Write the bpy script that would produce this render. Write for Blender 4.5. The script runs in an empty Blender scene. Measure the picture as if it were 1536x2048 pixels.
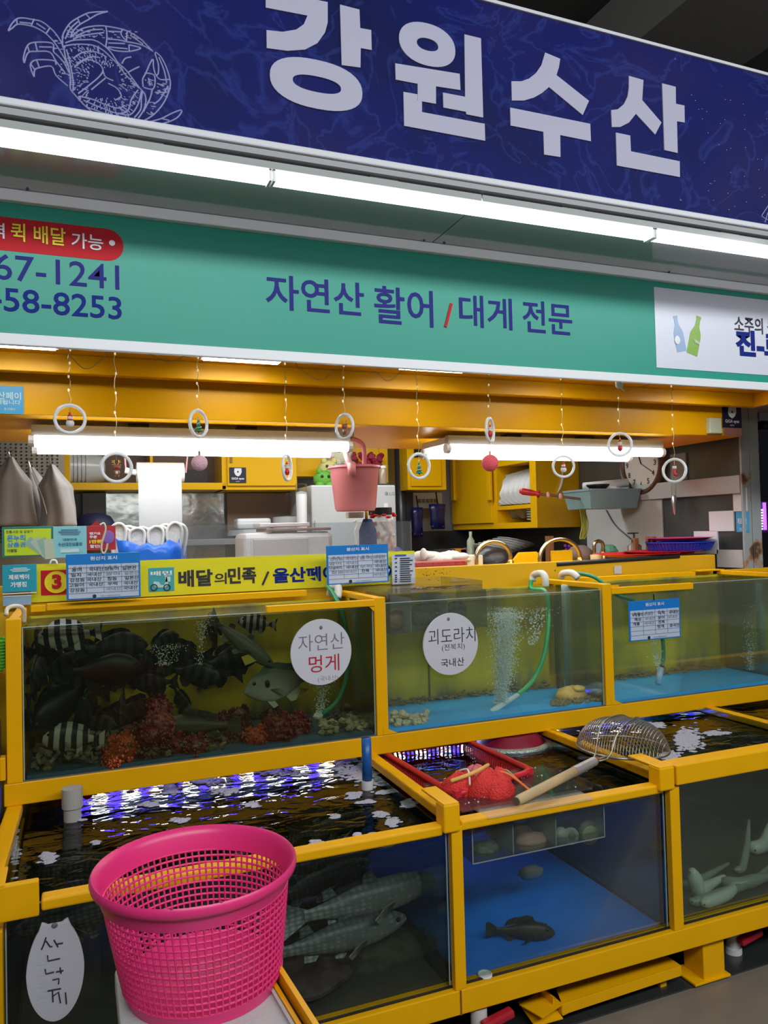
import bpy, bmesh, math, random
from mathutils import Vector, Matrix
random.seed(7)
D = bpy.data; SC = bpy.context.scene; COL = SC.collection
PI = math.pi
# ---------------------------------------------------------------- camera
FPX = 1545.696; YAW = 0.38169385; PIT = 0.02625057; ROL = 0.02544069; CH = 1.5
_cy, _sy = math.cos(YAW), math.sin(YAW)
_f = Vector((_sy*math.cos(PIT), _cy*math.cos(PIT), math.sin(PIT)))
_r = Vector((_cy, -_sy, 0)); _d = _f.cross(_r)
RR = math.cos(ROL)*_r + math.sin(ROL)*_d; DD = -math.sin(ROL)*_r + math.cos(ROL)*_d
cam = D.objects.new('camera', D.cameras.new('camera')); COL.objects.link(cam)
cam.matrix_world = Matrix(((RR.x, -DD.x, -_f.x, 0), (RR.y, -DD.y, -_f.y, 0), (RR.z, -DD.z, -_f.z, CH), (0, 0, 0, 1)))
cam.data.sensor_fit = 'VERTICAL'; cam.data.sensor_height = 36; cam.data.sensor_width = 27
cam.data.lens = 36*FPX/2048; cam.data.clip_start = .05; SC.camera = cam
# ---------------------------------------------------------------- world, exposure, render settings
SC.view_settings.view_transform = 'Standard'; SC.view_settings.look = 'None'
SC.view_settings.gamma = 1; SC.view_settings.use_curve_mapping = False
SC.view_settings.exposure = 0.0
w = D.worlds.new('market'); SC.world = w; w.use_nodes = True
w.node_tree.nodes['Background'].inputs[0].default_value = (.75, .82, 1, 1)
w.node_tree.nodes['Background'].inputs[1].default_value = .09
cy = SC.cycles; cy.max_bounces = 7; cy.diffuse_bounces = 3; cy.glossy_bounces = 4; cy.transmission_bounces = 4
cy.transparent_max_bounces = 28; cy.caustics_reflective = False; cy.caustics_refractive = False; cy.use_denoising = True
cy.sample_clamp_indirect = 6

def lamp(name, loc, aim, size, sy, power, color=(1, 1, 1)):
    l = D.lights.new(name, 'AREA'); l.shape = 'RECTANGLE'; l.size = size; l.size_y = sy; l.energy = power; l.color = color
    o = D.objects.new(name, l); COL.objects.link(o); o.location = loc
    o.rotation_euler = (Vector(aim)-Vector(loc)).to_track_quat('-Z', 'Y').to_euler(); return o
# unseen area lights assumed above the aisle behind the camera, added for frontal light
lamp('assumed_aisle_light', (.2, -1.2, 3.3), (.8, 2.2, .6), 3.0, .5, 82, (.93, .97, 1))
lamp('assumed_aisle_light', (3.2, -1.0, 3.3), (2.2, 2.2, .6), 3.0, .5, 70, (.93, .97, 1))

lamp('kitchen_fill_light', (1.4, 4.7, 2.5), (1.4, 4.9, 0), 2.4, .4, 34, (.95, .98, 1))  # added fill light that brightens the kitchen, no visible fixture

# ---------------------------------------------------------------- pixel -> point on a real plane
def ray(u, v): return RR*((u-768)/FPX) + DD*((v-1024)/FPX) + _f
def PY(u, v, y):
    d = ray(u, v); t = y/d.y; return Vector((d.x*t, y, CH+d.z*t))
def PZ(u, v, z):
    d = ray(u, v); t = (z-CH)/d.z; return Vector((d.x*t, d.y*t, z))
def PX(u, v, x):
    d = ray(u, v); t = x/d.x; return Vector((x, d.y*t, CH+d.z*t))

# ---------------------------------------------------------------- materials
MATS = {}
def mat(name, col, rough=.5, metal=0, spec=.5, emit=0, bump=0, bscale=40, var=0, vscale=6, alpha=1, trans=0, coat=0, ecol=None, sss=0):
    if name in MATS: return MATS[name]
    m = D.materials.new(name); m.use_nodes = True; MATS[name] = m
    nt = m.node_tree; b = nt.nodes['Principled BSDF']
    b.inputs['Base Color'].default_value = (*col, 1); b.inputs['Roughness'].default_value = rough
    b.inputs['Metallic'].default_value = metal; b.inputs['Specular IOR Level'].default_value = spec
    b.inputs['Alpha'].default_value = alpha; b.inputs['Transmission Weight'].default_value = trans
    b.inputs['Coat Weight'].default_value = coat
    if emit:
        b.inputs['Emission Color'].default_value = (*(ecol or col), 1); b.inputs['Emission Strength'].default_value = emit
    tc = nt.nodes.new('ShaderNodeTexCoord')
    if var:
        n = nt.nodes.new('ShaderNodeTexNoise'); n.inputs['Scale'].default_value = vscale; n.inputs['Detail'].default_value = 5
        nt.links.new(tc.outputs['Object'], n.inputs['Vector'])
        mx = nt.nodes.new('ShaderNodeMix'); mx.data_type = 'RGBA'
        mx.inputs[6].default_value = (*[c*(1-var) for c in col], 1); mx.inputs[7].default_value = (*[min(1, c*(1+var)) for c in col], 1)
        nt.links.new(n.outputs['Fac'], mx.inputs[0]); nt.links.new(mx.outputs[2], b.inputs['Base Color'])
    if bump:
        n = nt.nodes.new('ShaderNodeTexNoise'); n.inputs['Scale'].default_value = bscale
        nt.links.new(tc.outputs['Object'], n.inputs['Vector'])
        bp = nt.nodes.new('ShaderNodeBump'); bp.inputs['Strength'].default_value = bump; bp.inputs['Distance'].default_value = .01
        nt.links.new(n.outputs['Fac'], bp.inputs['Height']); nt.links.new(bp.outputs['Normal'], b.inputs['Normal'])
    return m
def ramp(nt, src, stops):
    r = nt.nodes.new('ShaderNodeValToRGB'); e = r.color_ramp.elements
    while len(e) < len(stops): e.new(.5)
    for i, (p, c) in enumerate(stops): e[i].position = p; e[i].color = (*c, 1) if len(c) == 3 else c
    nt.links.new(src, r.inputs[0]); return r.outputs[0]
def glass_mat(name, tint, refl=.5, rough=.03, murk=0, mcol=(.1, .12, .1), wave=0, wscale=(30, 30, 30), wdet=2, ior=1.45, foam=None):
    """clear pane or water sheet: tinted see-through, Fresnel reflection, optional cloudy film"""
    m = D.materials.new(name); m.use_nodes = True; MATS[name] = m
    nt = m.node_tree; nt.nodes.remove(nt.nodes['Principled BSDF']); out = nt.nodes['Material Output']
    tr = nt.nodes.new('ShaderNodeBsdfTransparent'); tr.inputs[0].default_value = (*tint, 1)
    gl = nt.nodes.new('ShaderNodeBsdfGlossy'); gl.inputs['Roughness'].default_value = rough
    fr = nt.nodes.new('ShaderNodeFresnel'); fr.inputs['IOR'].default_value = ior
    base = tr.outputs[0]
    if murk:
        df = nt.nodes.new('ShaderNodeBsdfDiffuse'); df.inputs[0].default_value = (*mcol, 1)
        mm = nt.nodes.new('ShaderNodeMixShader'); mm.inputs[0].default_value = murk
        nt.links.new(base, mm.inputs[1]); nt.links.new(df.outputs[0], mm.inputs[2]); base = mm.outputs[0]
    mu = nt.nodes.new('ShaderNodeMath'); mu.operation = 'MULTIPLY'; mu.inputs[1].default_value = refl*2; mu.use_clamp = True
    nt.links.new(fr.outputs[0], mu.inputs[0])
    mx = nt.nodes.new('ShaderNodeMixShader')
    nt.links.new(mu.outputs[0], mx.inputs[0]); nt.links.new(base, mx.inputs[1]); nt.links.new(gl.outputs[0], mx.inputs[2])
    res = mx.outputs[0]
    if wave:
        tc = nt.nodes.new('ShaderNodeTexCoord'); mp = nt.nodes.new('ShaderNodeMapping'); mp.inputs['Scale'].default_value = wscale
        nt.links.new(tc.outputs['Object'], mp.inputs['Vector'])
        n = nt.nodes.new('ShaderNodeTexNoise'); n.inputs['Scale'].default_value = 1; n.inputs['Detail'].default_value = wdet
        n.inputs['Distortion'].default_value = .6
        nt.links.new(mp.outputs[0], n.inputs['Vector'])
        bp = nt.nodes.new('ShaderNodeBump'); bp.inputs['Strength'].default_value = wave; bp.inputs['Distance'].default_value = .02
        nt.links.new(n.outputs['Fac'], bp.inputs['Height'])
        for q in (gl, fr): nt.links.new(bp.outputs['Normal'], q.inputs['Normal'])
    nt.links.new(res, out.inputs['Surface']); return m

YEL = mat('yellow_enamel', (.88, .44, .001), .36, spec=.22, var=.05, vscale=3, bump=.02, bscale=60)
YELW = mat('yellow_enamel_worn', (.84, .42, .001), .4, spec=.22, var=.08, vscale=9, bump=.06, bscale=30)
YELC = mat('yellow_laminate', (.78, .44, .002), .3, spec=.35, var=.05, vscale=2)
WHITE = mat('white_plastic', (.78, .79, .8), .4)
OFFW = mat('off_white_paint', (.55, .56, .56), .55, var=.06)
STEEL = mat('brushed_steel', (.6, .6, .6), .28, metal=1, bump=.05)
DSTEEL = mat('dark_steel_sheet', (.10, .105, .10), .3, metal=.5, var=.3, vscale=5)
BLACK = mat('black_plastic', (.012, .012, .014), .35)
LED = mat('led_diffuser', (1, 1, 1), .4, emit=3.4, ecol=(.93, .97, 1))
TUBE = mat('fluorescent_tube', (1, 1, 1), .4, emit=13, ecol=(.95, .98, 1))
PANEL = mat('ceiling_led_panel', (1, 1, 1), .4, emit=22, ecol=(1, .98, .92))
PAPER = mat('white_paper', (.75, .77, .82), .6)
PRED = mat('print_red', (.52, .012, .02), .6, spec=.2); PYEL = mat('print_yellow', (.85, .72, .0), .5)
PBLK = mat('print_black', (.015, .015, .02), .5); PBLU = mat('print_blue', (.02, .11, .55), .5)
PWHT = mat('print_white', (.8, .8, .85), .5)

# ---------------------------------------------------------------- mesh builder
_tcache = {}
def text_geo(s, bold):
    k = (s, bold)
    if k not in _tcache:
        c = D.curves.new('t', 'FONT'); c.body = s; c.offset = bold; c.resolution_u = 3; c.fill_mode = 'BOTH'
        o = D.objects.new('t', c); COL.objects.link(o)
        bpy.context.view_layer.update()
        me = D.meshes.new_from_object(o.evaluated_get(bpy.context.evaluated_depsgraph_get()))
        vs = [v.co.copy() for v in me.vertices]; fs = [tuple(p.vertices) for p in me.polygons]
        D.objects.remove(o); D.curves.remove(c); D.meshes.remove(me)
        x0 = min(v.x for v in vs); x1 = max(v.x for v in vs); y0 = min(v.y for v in vs); y1 = max(v.y for v in vs)
        _tcache[k] = ([((v.x-x0)/(x1-x0), (v.y-y0)/(y1-y0)) for v in vs], fs)
    return _tcache[k]
class MB:
    def __init__(s): s.v = []; s.f = []
    def add(s, vs, fs):
        n = len(s.v); s.v += [Vector(p) for p in vs]; s.f += [tuple(i+n for i in f) for f in fs]; return s
    def box(s, c, d, rz=0, M=None):
        x, y, z = d[0]/2, d[1]/2, d[2]/2; c = Vector(c)
        R = M or Matrix.Rotation(rz, 3, 'Z')
        vs = [c + R @ Vector(p) for p in ((-x, -y, -z), (x, -y, -z), (x, y, -z), (-x, y, -z), (-x, -y, z), (x, -y, z), (x, y, z), (-x, y, z))]
        return s.add(vs, [(0, 3, 2, 1), (4, 5, 6, 7), (0, 1, 5, 4), (1, 2, 6, 5), (2, 3, 7, 6), (3, 0, 4, 7)])
    def bb(s, a, b): # corner to corner
        return s.box([(a[i]+b[i])/2 for i in range(3)], [abs(b[i]-a[i]) for i in range(3)])
    def beam(s, p, q, w, h, up=(0, 0, 1)):
        p, q = Vector(p), Vector(q); d = (q-p).normalized(); r = d.cross(Vector(up)).normalized(); u = r.cross(d)
        vs = [e + r*a*w/2 + u*b*h/2 for e in (p, q) for a, b in ((-1, -1), (1, -1), (1, 1), (-1, 1))]
        return s.add(vs, [(0, 1, 2, 3), (7, 6, 5, 4), (0, 4, 5, 1), (1, 5, 6, 2), (2, 6, 7, 3), (3, 7, 4, 0)])
    def tube(s, pts, r, n=8, caps=True, close=False):
        pts = [Vector(p) for p in pts]; m = len(pts); rs = r if isinstance(r, (list, tuple)) else [r]*m
        nrm = None; vs = []
        for i, p in enumerate(pts):
            a = pts[(i-1) % m] if close else pts[max(0, i-1)]; b = pts[(i+1) % m] if close else pts[min(m-1, i+1)]
            t = (b-a).normalized()
            if nrm is None:
                nrm = t.cross(Vector((0, 0, 1)) if abs(t.z) < .9 else Vector((1, 0, 0))).normalized()
            else: nrm = (nrm - t*nrm.dot(t)).normalized()
            bn = t.cross(nrm)
            vs += [p + (nrm*math.cos(2*PI*k/n) + bn*math.sin(2*PI*k/n))*rs[i] for k in range(n)]
        fs = [(i*n+k, i*n+(k+1) % n, ((i+1) % m)*n+(k+1) % n, ((i+1) % m)*n+k) for i in range(m if close else m-1) for k in range(n)]
        if caps and not close: fs += [tuple(reversed(range(n))), tuple((m-1)*n+k for k in range(n))]
        return s.add(vs, fs)
    def lathe(s, prof, c, n=32, M=None, sx=1, sy=1, a0=0, a1=2*PI, cap=False):
        c = Vector(c); full = abs(a1-a0-2*PI) < 1e-6; k = n if full else n+1; M = M or Matrix.Identity(3); vs = []
        for r, z in prof:
            for i in range(k):
                a = a0 + (a1-a0)*i/n; vs.append(c + M @ Vector((r*math.cos(a)*sx, r*math.sin(a)*sy, z)))
        fs = [(j*k+i, j*k+(i+1) % k, (j+1)*k+(i+1) % k, (j+1)*k+i) for j in range(len(prof)-1) for i in range(n)]
        if cap: fs += [tuple(reversed(range(k))), tuple((len(prof)-1)*k+i for i in range(k))]
        return s.add(vs, fs)
    def ell(s, c, r, n=16, m=10, M=None, jit=0):
        if not isinstance(r, (tuple, list)): r = (r, r, r)
        M = M or Matrix.Identity(3); c = Vector(c); vs = []
        for j in range(1, m):
            for i in range(n):
                a = 2*PI*i/n; b = PI*j/m; q = 1+random.uniform(-jit, jit)
                vs.append(c + M @ Vector((r[0]*math.sin(b)*math.cos(a)*q, r[1]*math.sin(b)*math.sin(a)*q, r[2]*math.cos(b)*q)))
        fs = [(j*n+i, (j+1)*n+i, (j+1)*n+(i+1) % n, j*n+(i+1) % n) for j in range(m-2) for i in range(n)]
        t = len(vs); vs += [c + M @ Vector((0, 0, r[2])), c - M @ Vector((0, 0, r[2]))]
        fs += [(t, i, (i+1) % n) for i in range(n)] + [(t+1, (m-2)*n+(i+1) % n, (m-2)*n+i) for i in range(n)]
        return s.add(vs, fs)
    def prism(s, pts, off): # polygon with thickness
        pts = [Vector(p) for p in pts]; off = Vector(off); n = len(pts)
        return s.add(pts+[p+off for p in pts], [tuple(range(n)), tuple(reversed(range(n, 2*n)))] + [(i, i+n, (i+1) % n+n, (i+1) % n) for i in range(n)])
    def ring2(s, out, inn, off): # flat ring between two loops
        n = len(out); o = Vector(off); a = [Vector(p) for p in out]; b = [Vector(p) for p in inn]
        fs = []
        for i in range(n):
            j = (i+1) % n
            fs += [(i, j, n+j, n+i), (2*n+i, 3*n+i, 3*n+j, 2*n+j), (i, 2*n+i, 2*n+j, j), (n+i, n+j, 3*n+j, 3*n+i)]
        return s.add(a+b+[p+o for p in a]+[p+o for p in b], fs)
    def textq(s, t, O, U, V, bold=0, off=(0, -.0015, 0)):
        g, fs = text_geo(t, bold); O, U, V, off = Vector(O), Vector(U), Vector(V), Vector(off)
        return s.add([O+U*a+V*b+off for a, b in g], fs)
    def textp(s, t, u0, v0, u1, v1, y, bold=0, e=.0015): # lower left and upper right pixel, on plane Y=y
        a, b = PY(u0, v0, y), PY(u1, v1, y)
        return s.textq(t, a, (b.x-a.x, 0, 0), (0, 0, b.z-a.z), bold, (0, -e, 0))
    def build(s, name, m, parent=None, smooth=False, bev=0, sub=0, solid=0, auto=None):
        if parent is not None: o0 = parent['_o'] if '_o' in parent else None; loc = Vector(parent['_w'])
        else:
            xs = [p.x for p in s.v]; ys = [p.y for p in s.v]; zs = [p.z for p in s.v]
            loc = Vector(((min(xs)+max(xs))/2, (min(ys)+max(ys))/2, min(zs)))
        me = D.meshes.new(name); me.from_pydata([p-loc for p in s.v], [], s.f); me.update()
        bm = bmesh.new(); bm.from_mesh(me); bmesh.ops.recalc_face_normals(bm, faces=bm.faces)
        big = [f for f in bm.faces if len(f.verts) > 6 and not s.__dict__.get('keep')]
        if big: bmesh.ops.triangulate(bm, faces=big)
        bm.to_mesh(me); bm.free()
        if smooth:
            for p in me.polygons: p.use_smooth = True
            if auto is not None:
                try: me.set_sharp_from_angle(angle=math.radians(auto))
                except Exception: pass
        if m: me.materials.append(m)
        o = D.objects.new(name, me); COL.objects.link(o)
        if parent is not None: o.parent = parent; o['_w'] = list(loc); o.location = (0, 0, 0)
        else: o.location = loc; o['_w'] = list(loc)
        if solid: k = o.modifiers.new('s', 'SOLIDIFY'); k.thickness = solid; k.offset = 0
        if bev: k = o.modifiers.new('b', 'BEVEL'); k.width = bev; k.segments = 2; k.limit_method = 'ANGLE'
        if sub: k = o.modifiers.new('d', 'SUBSURF'); k.levels = sub; k.render_levels = sub
        return o
def tag(o, label, cat=None, group=None, kind=None):
    if label: o['label'] = label
    if cat: o['category'] = cat
    if group: o['group'] = group
    if kind: o['kind'] = kind
    return o
def root(name, loc, label, cat, group=None, kind=None):
    o = D.objects.new(name, None); COL.objects.link(o); o.location = loc; o['_w'] = list(loc); o.empty_display_size = .05
    return tag(o, label, cat, group, kind)
def struct(o): o['kind'] = 'structure'; return o
def kids(o): return [c for c in D.objects if c.parent == o]
def copy_tree(o, parent=None):
    c = o.copy(); COL.objects.link(c); c.parent = parent
    for ch in kids(o):
        if ch is not c: copy_tree(ch, c)
    return c
def bez(pts, n=10):
    pts = [Vector(p) for p in pts]; out = []
    for i in range(len(pts)-1):
        p0 = pts[max(0, i-1)]; p1 = pts[i]; p2 = pts[i+1]; p3 = pts[min(len(pts)-1, i+2)]
        for k in range(n):
            t = k/n; out.append(.5*((2*p1)+(p2-p0)*t+(2*p0-5*p1+4*p2-p3)*t*t+(3*p1-p0-3*p2+p3)*t**3))
    return out+[pts[-1]]
def box_thing(name, a, b, m, label, cat, bev=.003, **k):
    return tag(MB().bb(a, b).build(name, m, bev=bev), label, cat, **k)
# ================================================================ SETTING
FLOOR = mat('concrete_floor', (.20, .17, .135), .45, var=.25, vscale=5, bump=.05, bscale=20)
DFLOOR = mat('wet_gutter_floor', (.03, .032, .032), .2, var=.3, vscale=8)
struct(MB().bb((-6, -4, -.1), (9, 9, 0)).build('floor', FLOOR))
g0, g1 = PZ(1179, 2048, .004), PZ(1536, 1921, .004)
struct(MB().bb((-3, g0.y+.02, .0), (8, 3.3, .006)).build('trim_1', DFLOOR))
DARKC = mat('dark_market_ceiling', (.10, .092, .082), .8, var=.15, vscale=2)
struct(MB().bb((-6, -4, 4.2), (9, 9, 4.3)).build('ceiling', DARKC))
BEAMM = mat('dark_ceiling_beam', (.20, .19, .175), .7, var=.1)
for i, (a, b, c, d) in enumerate((((1070, 175), (1290, 0), 4.0, 0), ((1275, 225), (1536, 60), 4.0, 1))): pass
p1, p2 = PZ(1165, 215, 3.9), PZ(1412, 20, 3.9)
dd = (p2-p1)
struct(MB().beam(p1-dd*3, p2+dd*6, .62, .3).build('ceiling_beam', BEAMM))
WALLG = mat('grey_kitchen_wall', (.36, .36, .38), .45, var=.08)
struct(MB().bb((-3, 6.1, 0), (3.9, 6.2, 3)).build('wall_back', WALLG))
struct(MB().bb((3.44, 3.215, 0), (3.54, 6.2, 3)).build('wall_right', DSTEEL))
struct(MB().bb((-1.4, 3.3, 0), (-1.3, 6.2, 3)).build('wall_left', WALLG))
# low kitchen ceiling behind the yellow beams
struct(MB().bb((-1.4, 3.25, 2.55), (3.5, 6.2, 2.6)).build('ceiling_kitchen', mat('kitchen_ceiling', (.25, .25, .25), .6)))
# white glossy canopy underside between the two signs
CAN = mat('glossy_canopy_panel', (.40, .42, .41), .12, spec=.9, coat=.5)
t = root('ceiling_canopy', (1, 2, 2.42), None, None, kind='structure')
MB().bb((-1.6, 1.86, 2.412), (1.062, 2.2, 2.43)).build('panel', CAN, t)
MB().bb((1.066, 1.86, 2.412), (4.4, 2.2, 2.43)).build('panel', CAN, t)
for x in (1.03, 1.10, -.1, 2.0): MB().ell((x, 2.17, 2.411), .004, 8, 6).build('screw', BLACK, t)
struct(MB().bb((-1.6, 1.9, 2.44), (4.4, 2.3, 3.02)).build('wall_sign_box', DARKC))
# yellow beams over the counter
struct(MB().bb((-1.6, 2.26, 2.172), (4.3, 3.5, 2.2)).build('ceiling_soffit', YEL))
struct(MB().bb((-1.6, 3.0, 2.104), (3.292, 3.04, 2.172)).build('lintel_upper', YEL, bev=.003))
struct(MB().bb((3.296, 2.3, 2.104), (3.33, 3.04, 2.172)).build('lintel_return', YEL, bev=.003))
struct(MB().bb((-1.6, 3.1, 1.962), (3.31, 3.95, 2.135)).build('lintel_lower', YEL, bev=.004))
# side post, rusty grey steel
def post_mat():
    m = mat('peeling_grey_paint', (.36, .39, .40), .45)
    nt = m.node_tree; b = nt.nodes['Principled BSDF']; tc = nt.nodes.new('ShaderNodeTexCoord')
    n = nt.nodes.new('ShaderNodeTexNoise'); n.inputs['Scale'].default_value = 9; n.inputs['Detail'].default_value = 6; nt.links.new(tc.outputs['Object'], n.inputs['Vector'])
    s = nt.nodes.new('ShaderNodeSeparateXYZ'); nt.links.new(tc.outputs['Object'], s.inputs[0])
    mr = nt.nodes.new('ShaderNodeMapRange'); mr.inputs[1].default_value = 1.12; mr.inputs[2].default_value = 1.75; mr.inputs[3].default_value = .16; mr.inputs[4].default_value = -.08; nt.links.new(s.outputs['Z'], mr.inputs[0])
    ad = nt.nodes.new('ShaderNodeMath'); ad.operation = 'ADD'; nt.links.new(n.outputs['Fac'], ad.inputs[0]); nt.links.new(mr.outputs[0], ad.inputs[1])
    c = ramp(nt, ad.outputs[0], [(.55, (.36, .39, .40)), (.60, (.42, .22, .10)), (.66, (.10, .06, .045))])
    nt.links.new(c, b.inputs['Base Color']); return m
PM = post_mat()
t = root('steel_post', (3.47, 3.24, 0), 'rusty grey painted steel post at the right end of the counter', 'post')
MB().bb((3.405, 3.2, 0), (3.47, 3.212, 2.172)).build('front_flange', PM, t, bev=.004)
MB().bb((3.478, 3.204, 0), (3.545, 3.214, 2.172)).build('side_flange', PM, t, bev=.004)
a, b = PX(1488, 955, 3.42), PX(1160, 998, 3.42)
t = MB().beam((3.42, 3.215, a.z-.035), (3.42, 6.05, a.z-.035), .036, .1).build('wall_rail', mat('rusty_pale_rail', (.42, .44, .44), .5, var=.15, vscale=3), bev=.003)
tag(t, 'pale steel rail with rust stains along the dark right wall', 'rail')
# ================================================================ SIGN 1 : big blue fascia sign
def sign_mat():
    m = mat('blue_sign_print', (.01, .03, .25), .6, spec=.15)
    nt = m.node_tree; b = nt.nodes['Principled BSDF']; tc = nt.nodes.new('ShaderNodeTexCoord')
    def noise(sc, det, dist=0):
        n = nt.nodes.new('ShaderNodeTexNoise'); n.inputs['Scale'].default_value = sc; n.inputs['Detail'].default_value = det; n.inputs['Distortion'].default_value = dist
        nt.links.new(tc.outputs['Object'], n.inputs['Vector']); return n.outputs['Fac']
    n1 = ramp(nt, noise(1.5, 3), [(.30, (.001, .004, .035)), (.45, (.001, .005, .10)), (.60, (.010, .008, .09)), (.8, (.03, .03, .19))])
    n2 = ramp(nt, noise(5, 8, 1.5), [(.47, (0, 0, 0)), (.5, (.008, .016, .06)), (.53, (0, 0, 0))])
    a = nt.nodes.new('ShaderNodeMix'); a.data_type = 'RGBA'; a.blend_type = 'ADD'; a.inputs[0].default_value = 1
    nt.links.new(n1, a.inputs[6]); nt.links.new(n2, a.inputs[7]); nt.links.new(a.outputs[2], b.inputs['Base Color']); return m
YS = 1.85
t = root('shop_sign', (1.4, YS, 2.45), 'long dark blue shop signboard with large white lettering and a crab drawing', 'sign')
MB().bb((-1.7, YS, 2.47), (4.4, YS+.05, 2.973)).build('panel', sign_mat(), t)
TRIM = mat('white_aluminium_trim', (.62, .63, .66), .35)
tr = MB().bb((-1.7, YS-.008, 2.972), (4.4, YS+.05, 2.982)).build('top_trim', TRIM, t, bev=.002)
MB().bb((-1.7, YS-.012, 2.452), (4.4, YS+.05, 2.471)).build('bottom_trim', TRIM, t, bev=.004)
MB().bb((-1.7, YS-.004, 2.436), (4.4, YS+.06, 2.452)).build('bottom_channel', mat('grey_channel', (.32, .33, .34), .5), t)
LETT = mat('sign_lettering', (.42, .41, .52), .5, spec=.3)
Lf = lambda k, ox=0: [PY(ox+x/2, y/2, YS-.004) for x, y in k]
def ring(cx, y0, y1, x0, x1, jx0, jx1, jy0, jy1, ox, mb, p=2.35):
    a, b = PY(ox+x0/2, y0/2, YS), PY(ox+x1/2, y1/2, YS); c = PY(ox+cx/2, (y0+y1)/4, YS)
    def sup(rx, rz, n=40):
        r = []
        for i in range(n):
            q = 2*PI*i/n; cc, ss = math.cos(q), math.sin(q)
            r.append(Vector((c.x+rx*math.copysign(abs(cc)**(2/p), cc), YS-.004, c.z+rz*math.copysign(abs(ss)**(2/p), ss))))
        return r
    W = lambda u0, u1: (PY(ox+u1/2, y0/2, YS).x-PY(ox+u0/2, y0/2, YS).x)/2
    H = lambda v0, v1: (PY(ox+cx/2, v0/2, YS).z-PY(ox+cx/2, v1/2, YS).z)/2
    mb.ring2(sup(W(x0, x1), H(y0, y1)), sup(W(jx0, jx1), H(jy0, jy1)), (0, .004, 0))
gl = MB().prism(Lf([(1063, -42), (1311, 8), (1311, 90), (1300, 130), (1270, 172), (1220, 198), (1150, 203), (1067, 192), (1066, 120), (1130, 127), (1185, 118), (1215, 97), (1230, 62), (1063, 30)]), (0, .004, 0))
gl.prism(Lf([(1360, 18), (1438, 38), (1441, 112), (1485, 120), (1487, 200), (1443, 192), (1442, 270), (1367, 260)]), (0, .004, 0))
ring(1267, 243, 438, 1083, 1450, 1173, 1365, 309, 372, 0, gl); gl.build('letter_gang', LETT, t)
gl = MB(); ring(172, 97, 266, 60, 283, 131, 216, 156, 205, 768, gl, 2.2)
gl.prism(Lf([(45, 253), (303, 295), (306, 360), (208, 345), (208, 415), (135, 402), (135, 335), (47, 318)], 768), (0, .004, 0))
gl.prism(Lf([(322, 137), (388, 153), (397, 470), (330, 457), (328, 447), (238, 430), (236, 370), (325, 387)], 768), (0, .004, 0))
gl.prism(Lf([(78, 367), (134, 377), (134, 402), (152, 405), (152, 448), (403, 495), (405, 563), (81, 503)], 768), (0, .004, 0)); gl.build('letter_won', LETT, t)
gl = MB().prism(Lf([(645, 210), (705, 235), (700, 268), (690, 300), (820, 403), (795, 460), (660, 348), (632, 372), (600, 390), (560, 402), (512, 402), (510, 325), (550, 325), (580, 314), (608, 292), (630, 260)], 768), (0, .004, 0))
gl.prism(Lf([(505, 430), (825, 495), (828, 565), (705, 540), (706, 628), (641, 618), (638, 527), (507, 502)], 768), (0, .004, 0)); gl.build('letter_su', LETT, t)
gl = MB().prism(Lf([(980, 303), (1038, 320), (1033, 400), (1110, 490), (1085, 538), (1008, 455), (980, 490), (945, 508), (912, 508), (909, 440), (935, 437), (960, 416), (975, 385), (980, 350)], 768), (0, .004, 0))
gl.prism(Lf([(1113, 333), (1167, 347), (1168, 415), (1202, 422), (1203, 490), (1172, 485), (1175, 612), (1122, 600)], 768), (0, .004, 0))
gl.prism(Lf([(928, 530), (985, 542), (988, 605), (1183, 645), (1184, 708), (932, 662)], 768), (0, .004, 0)); gl.build('letter_san', LETT, t)
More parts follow.
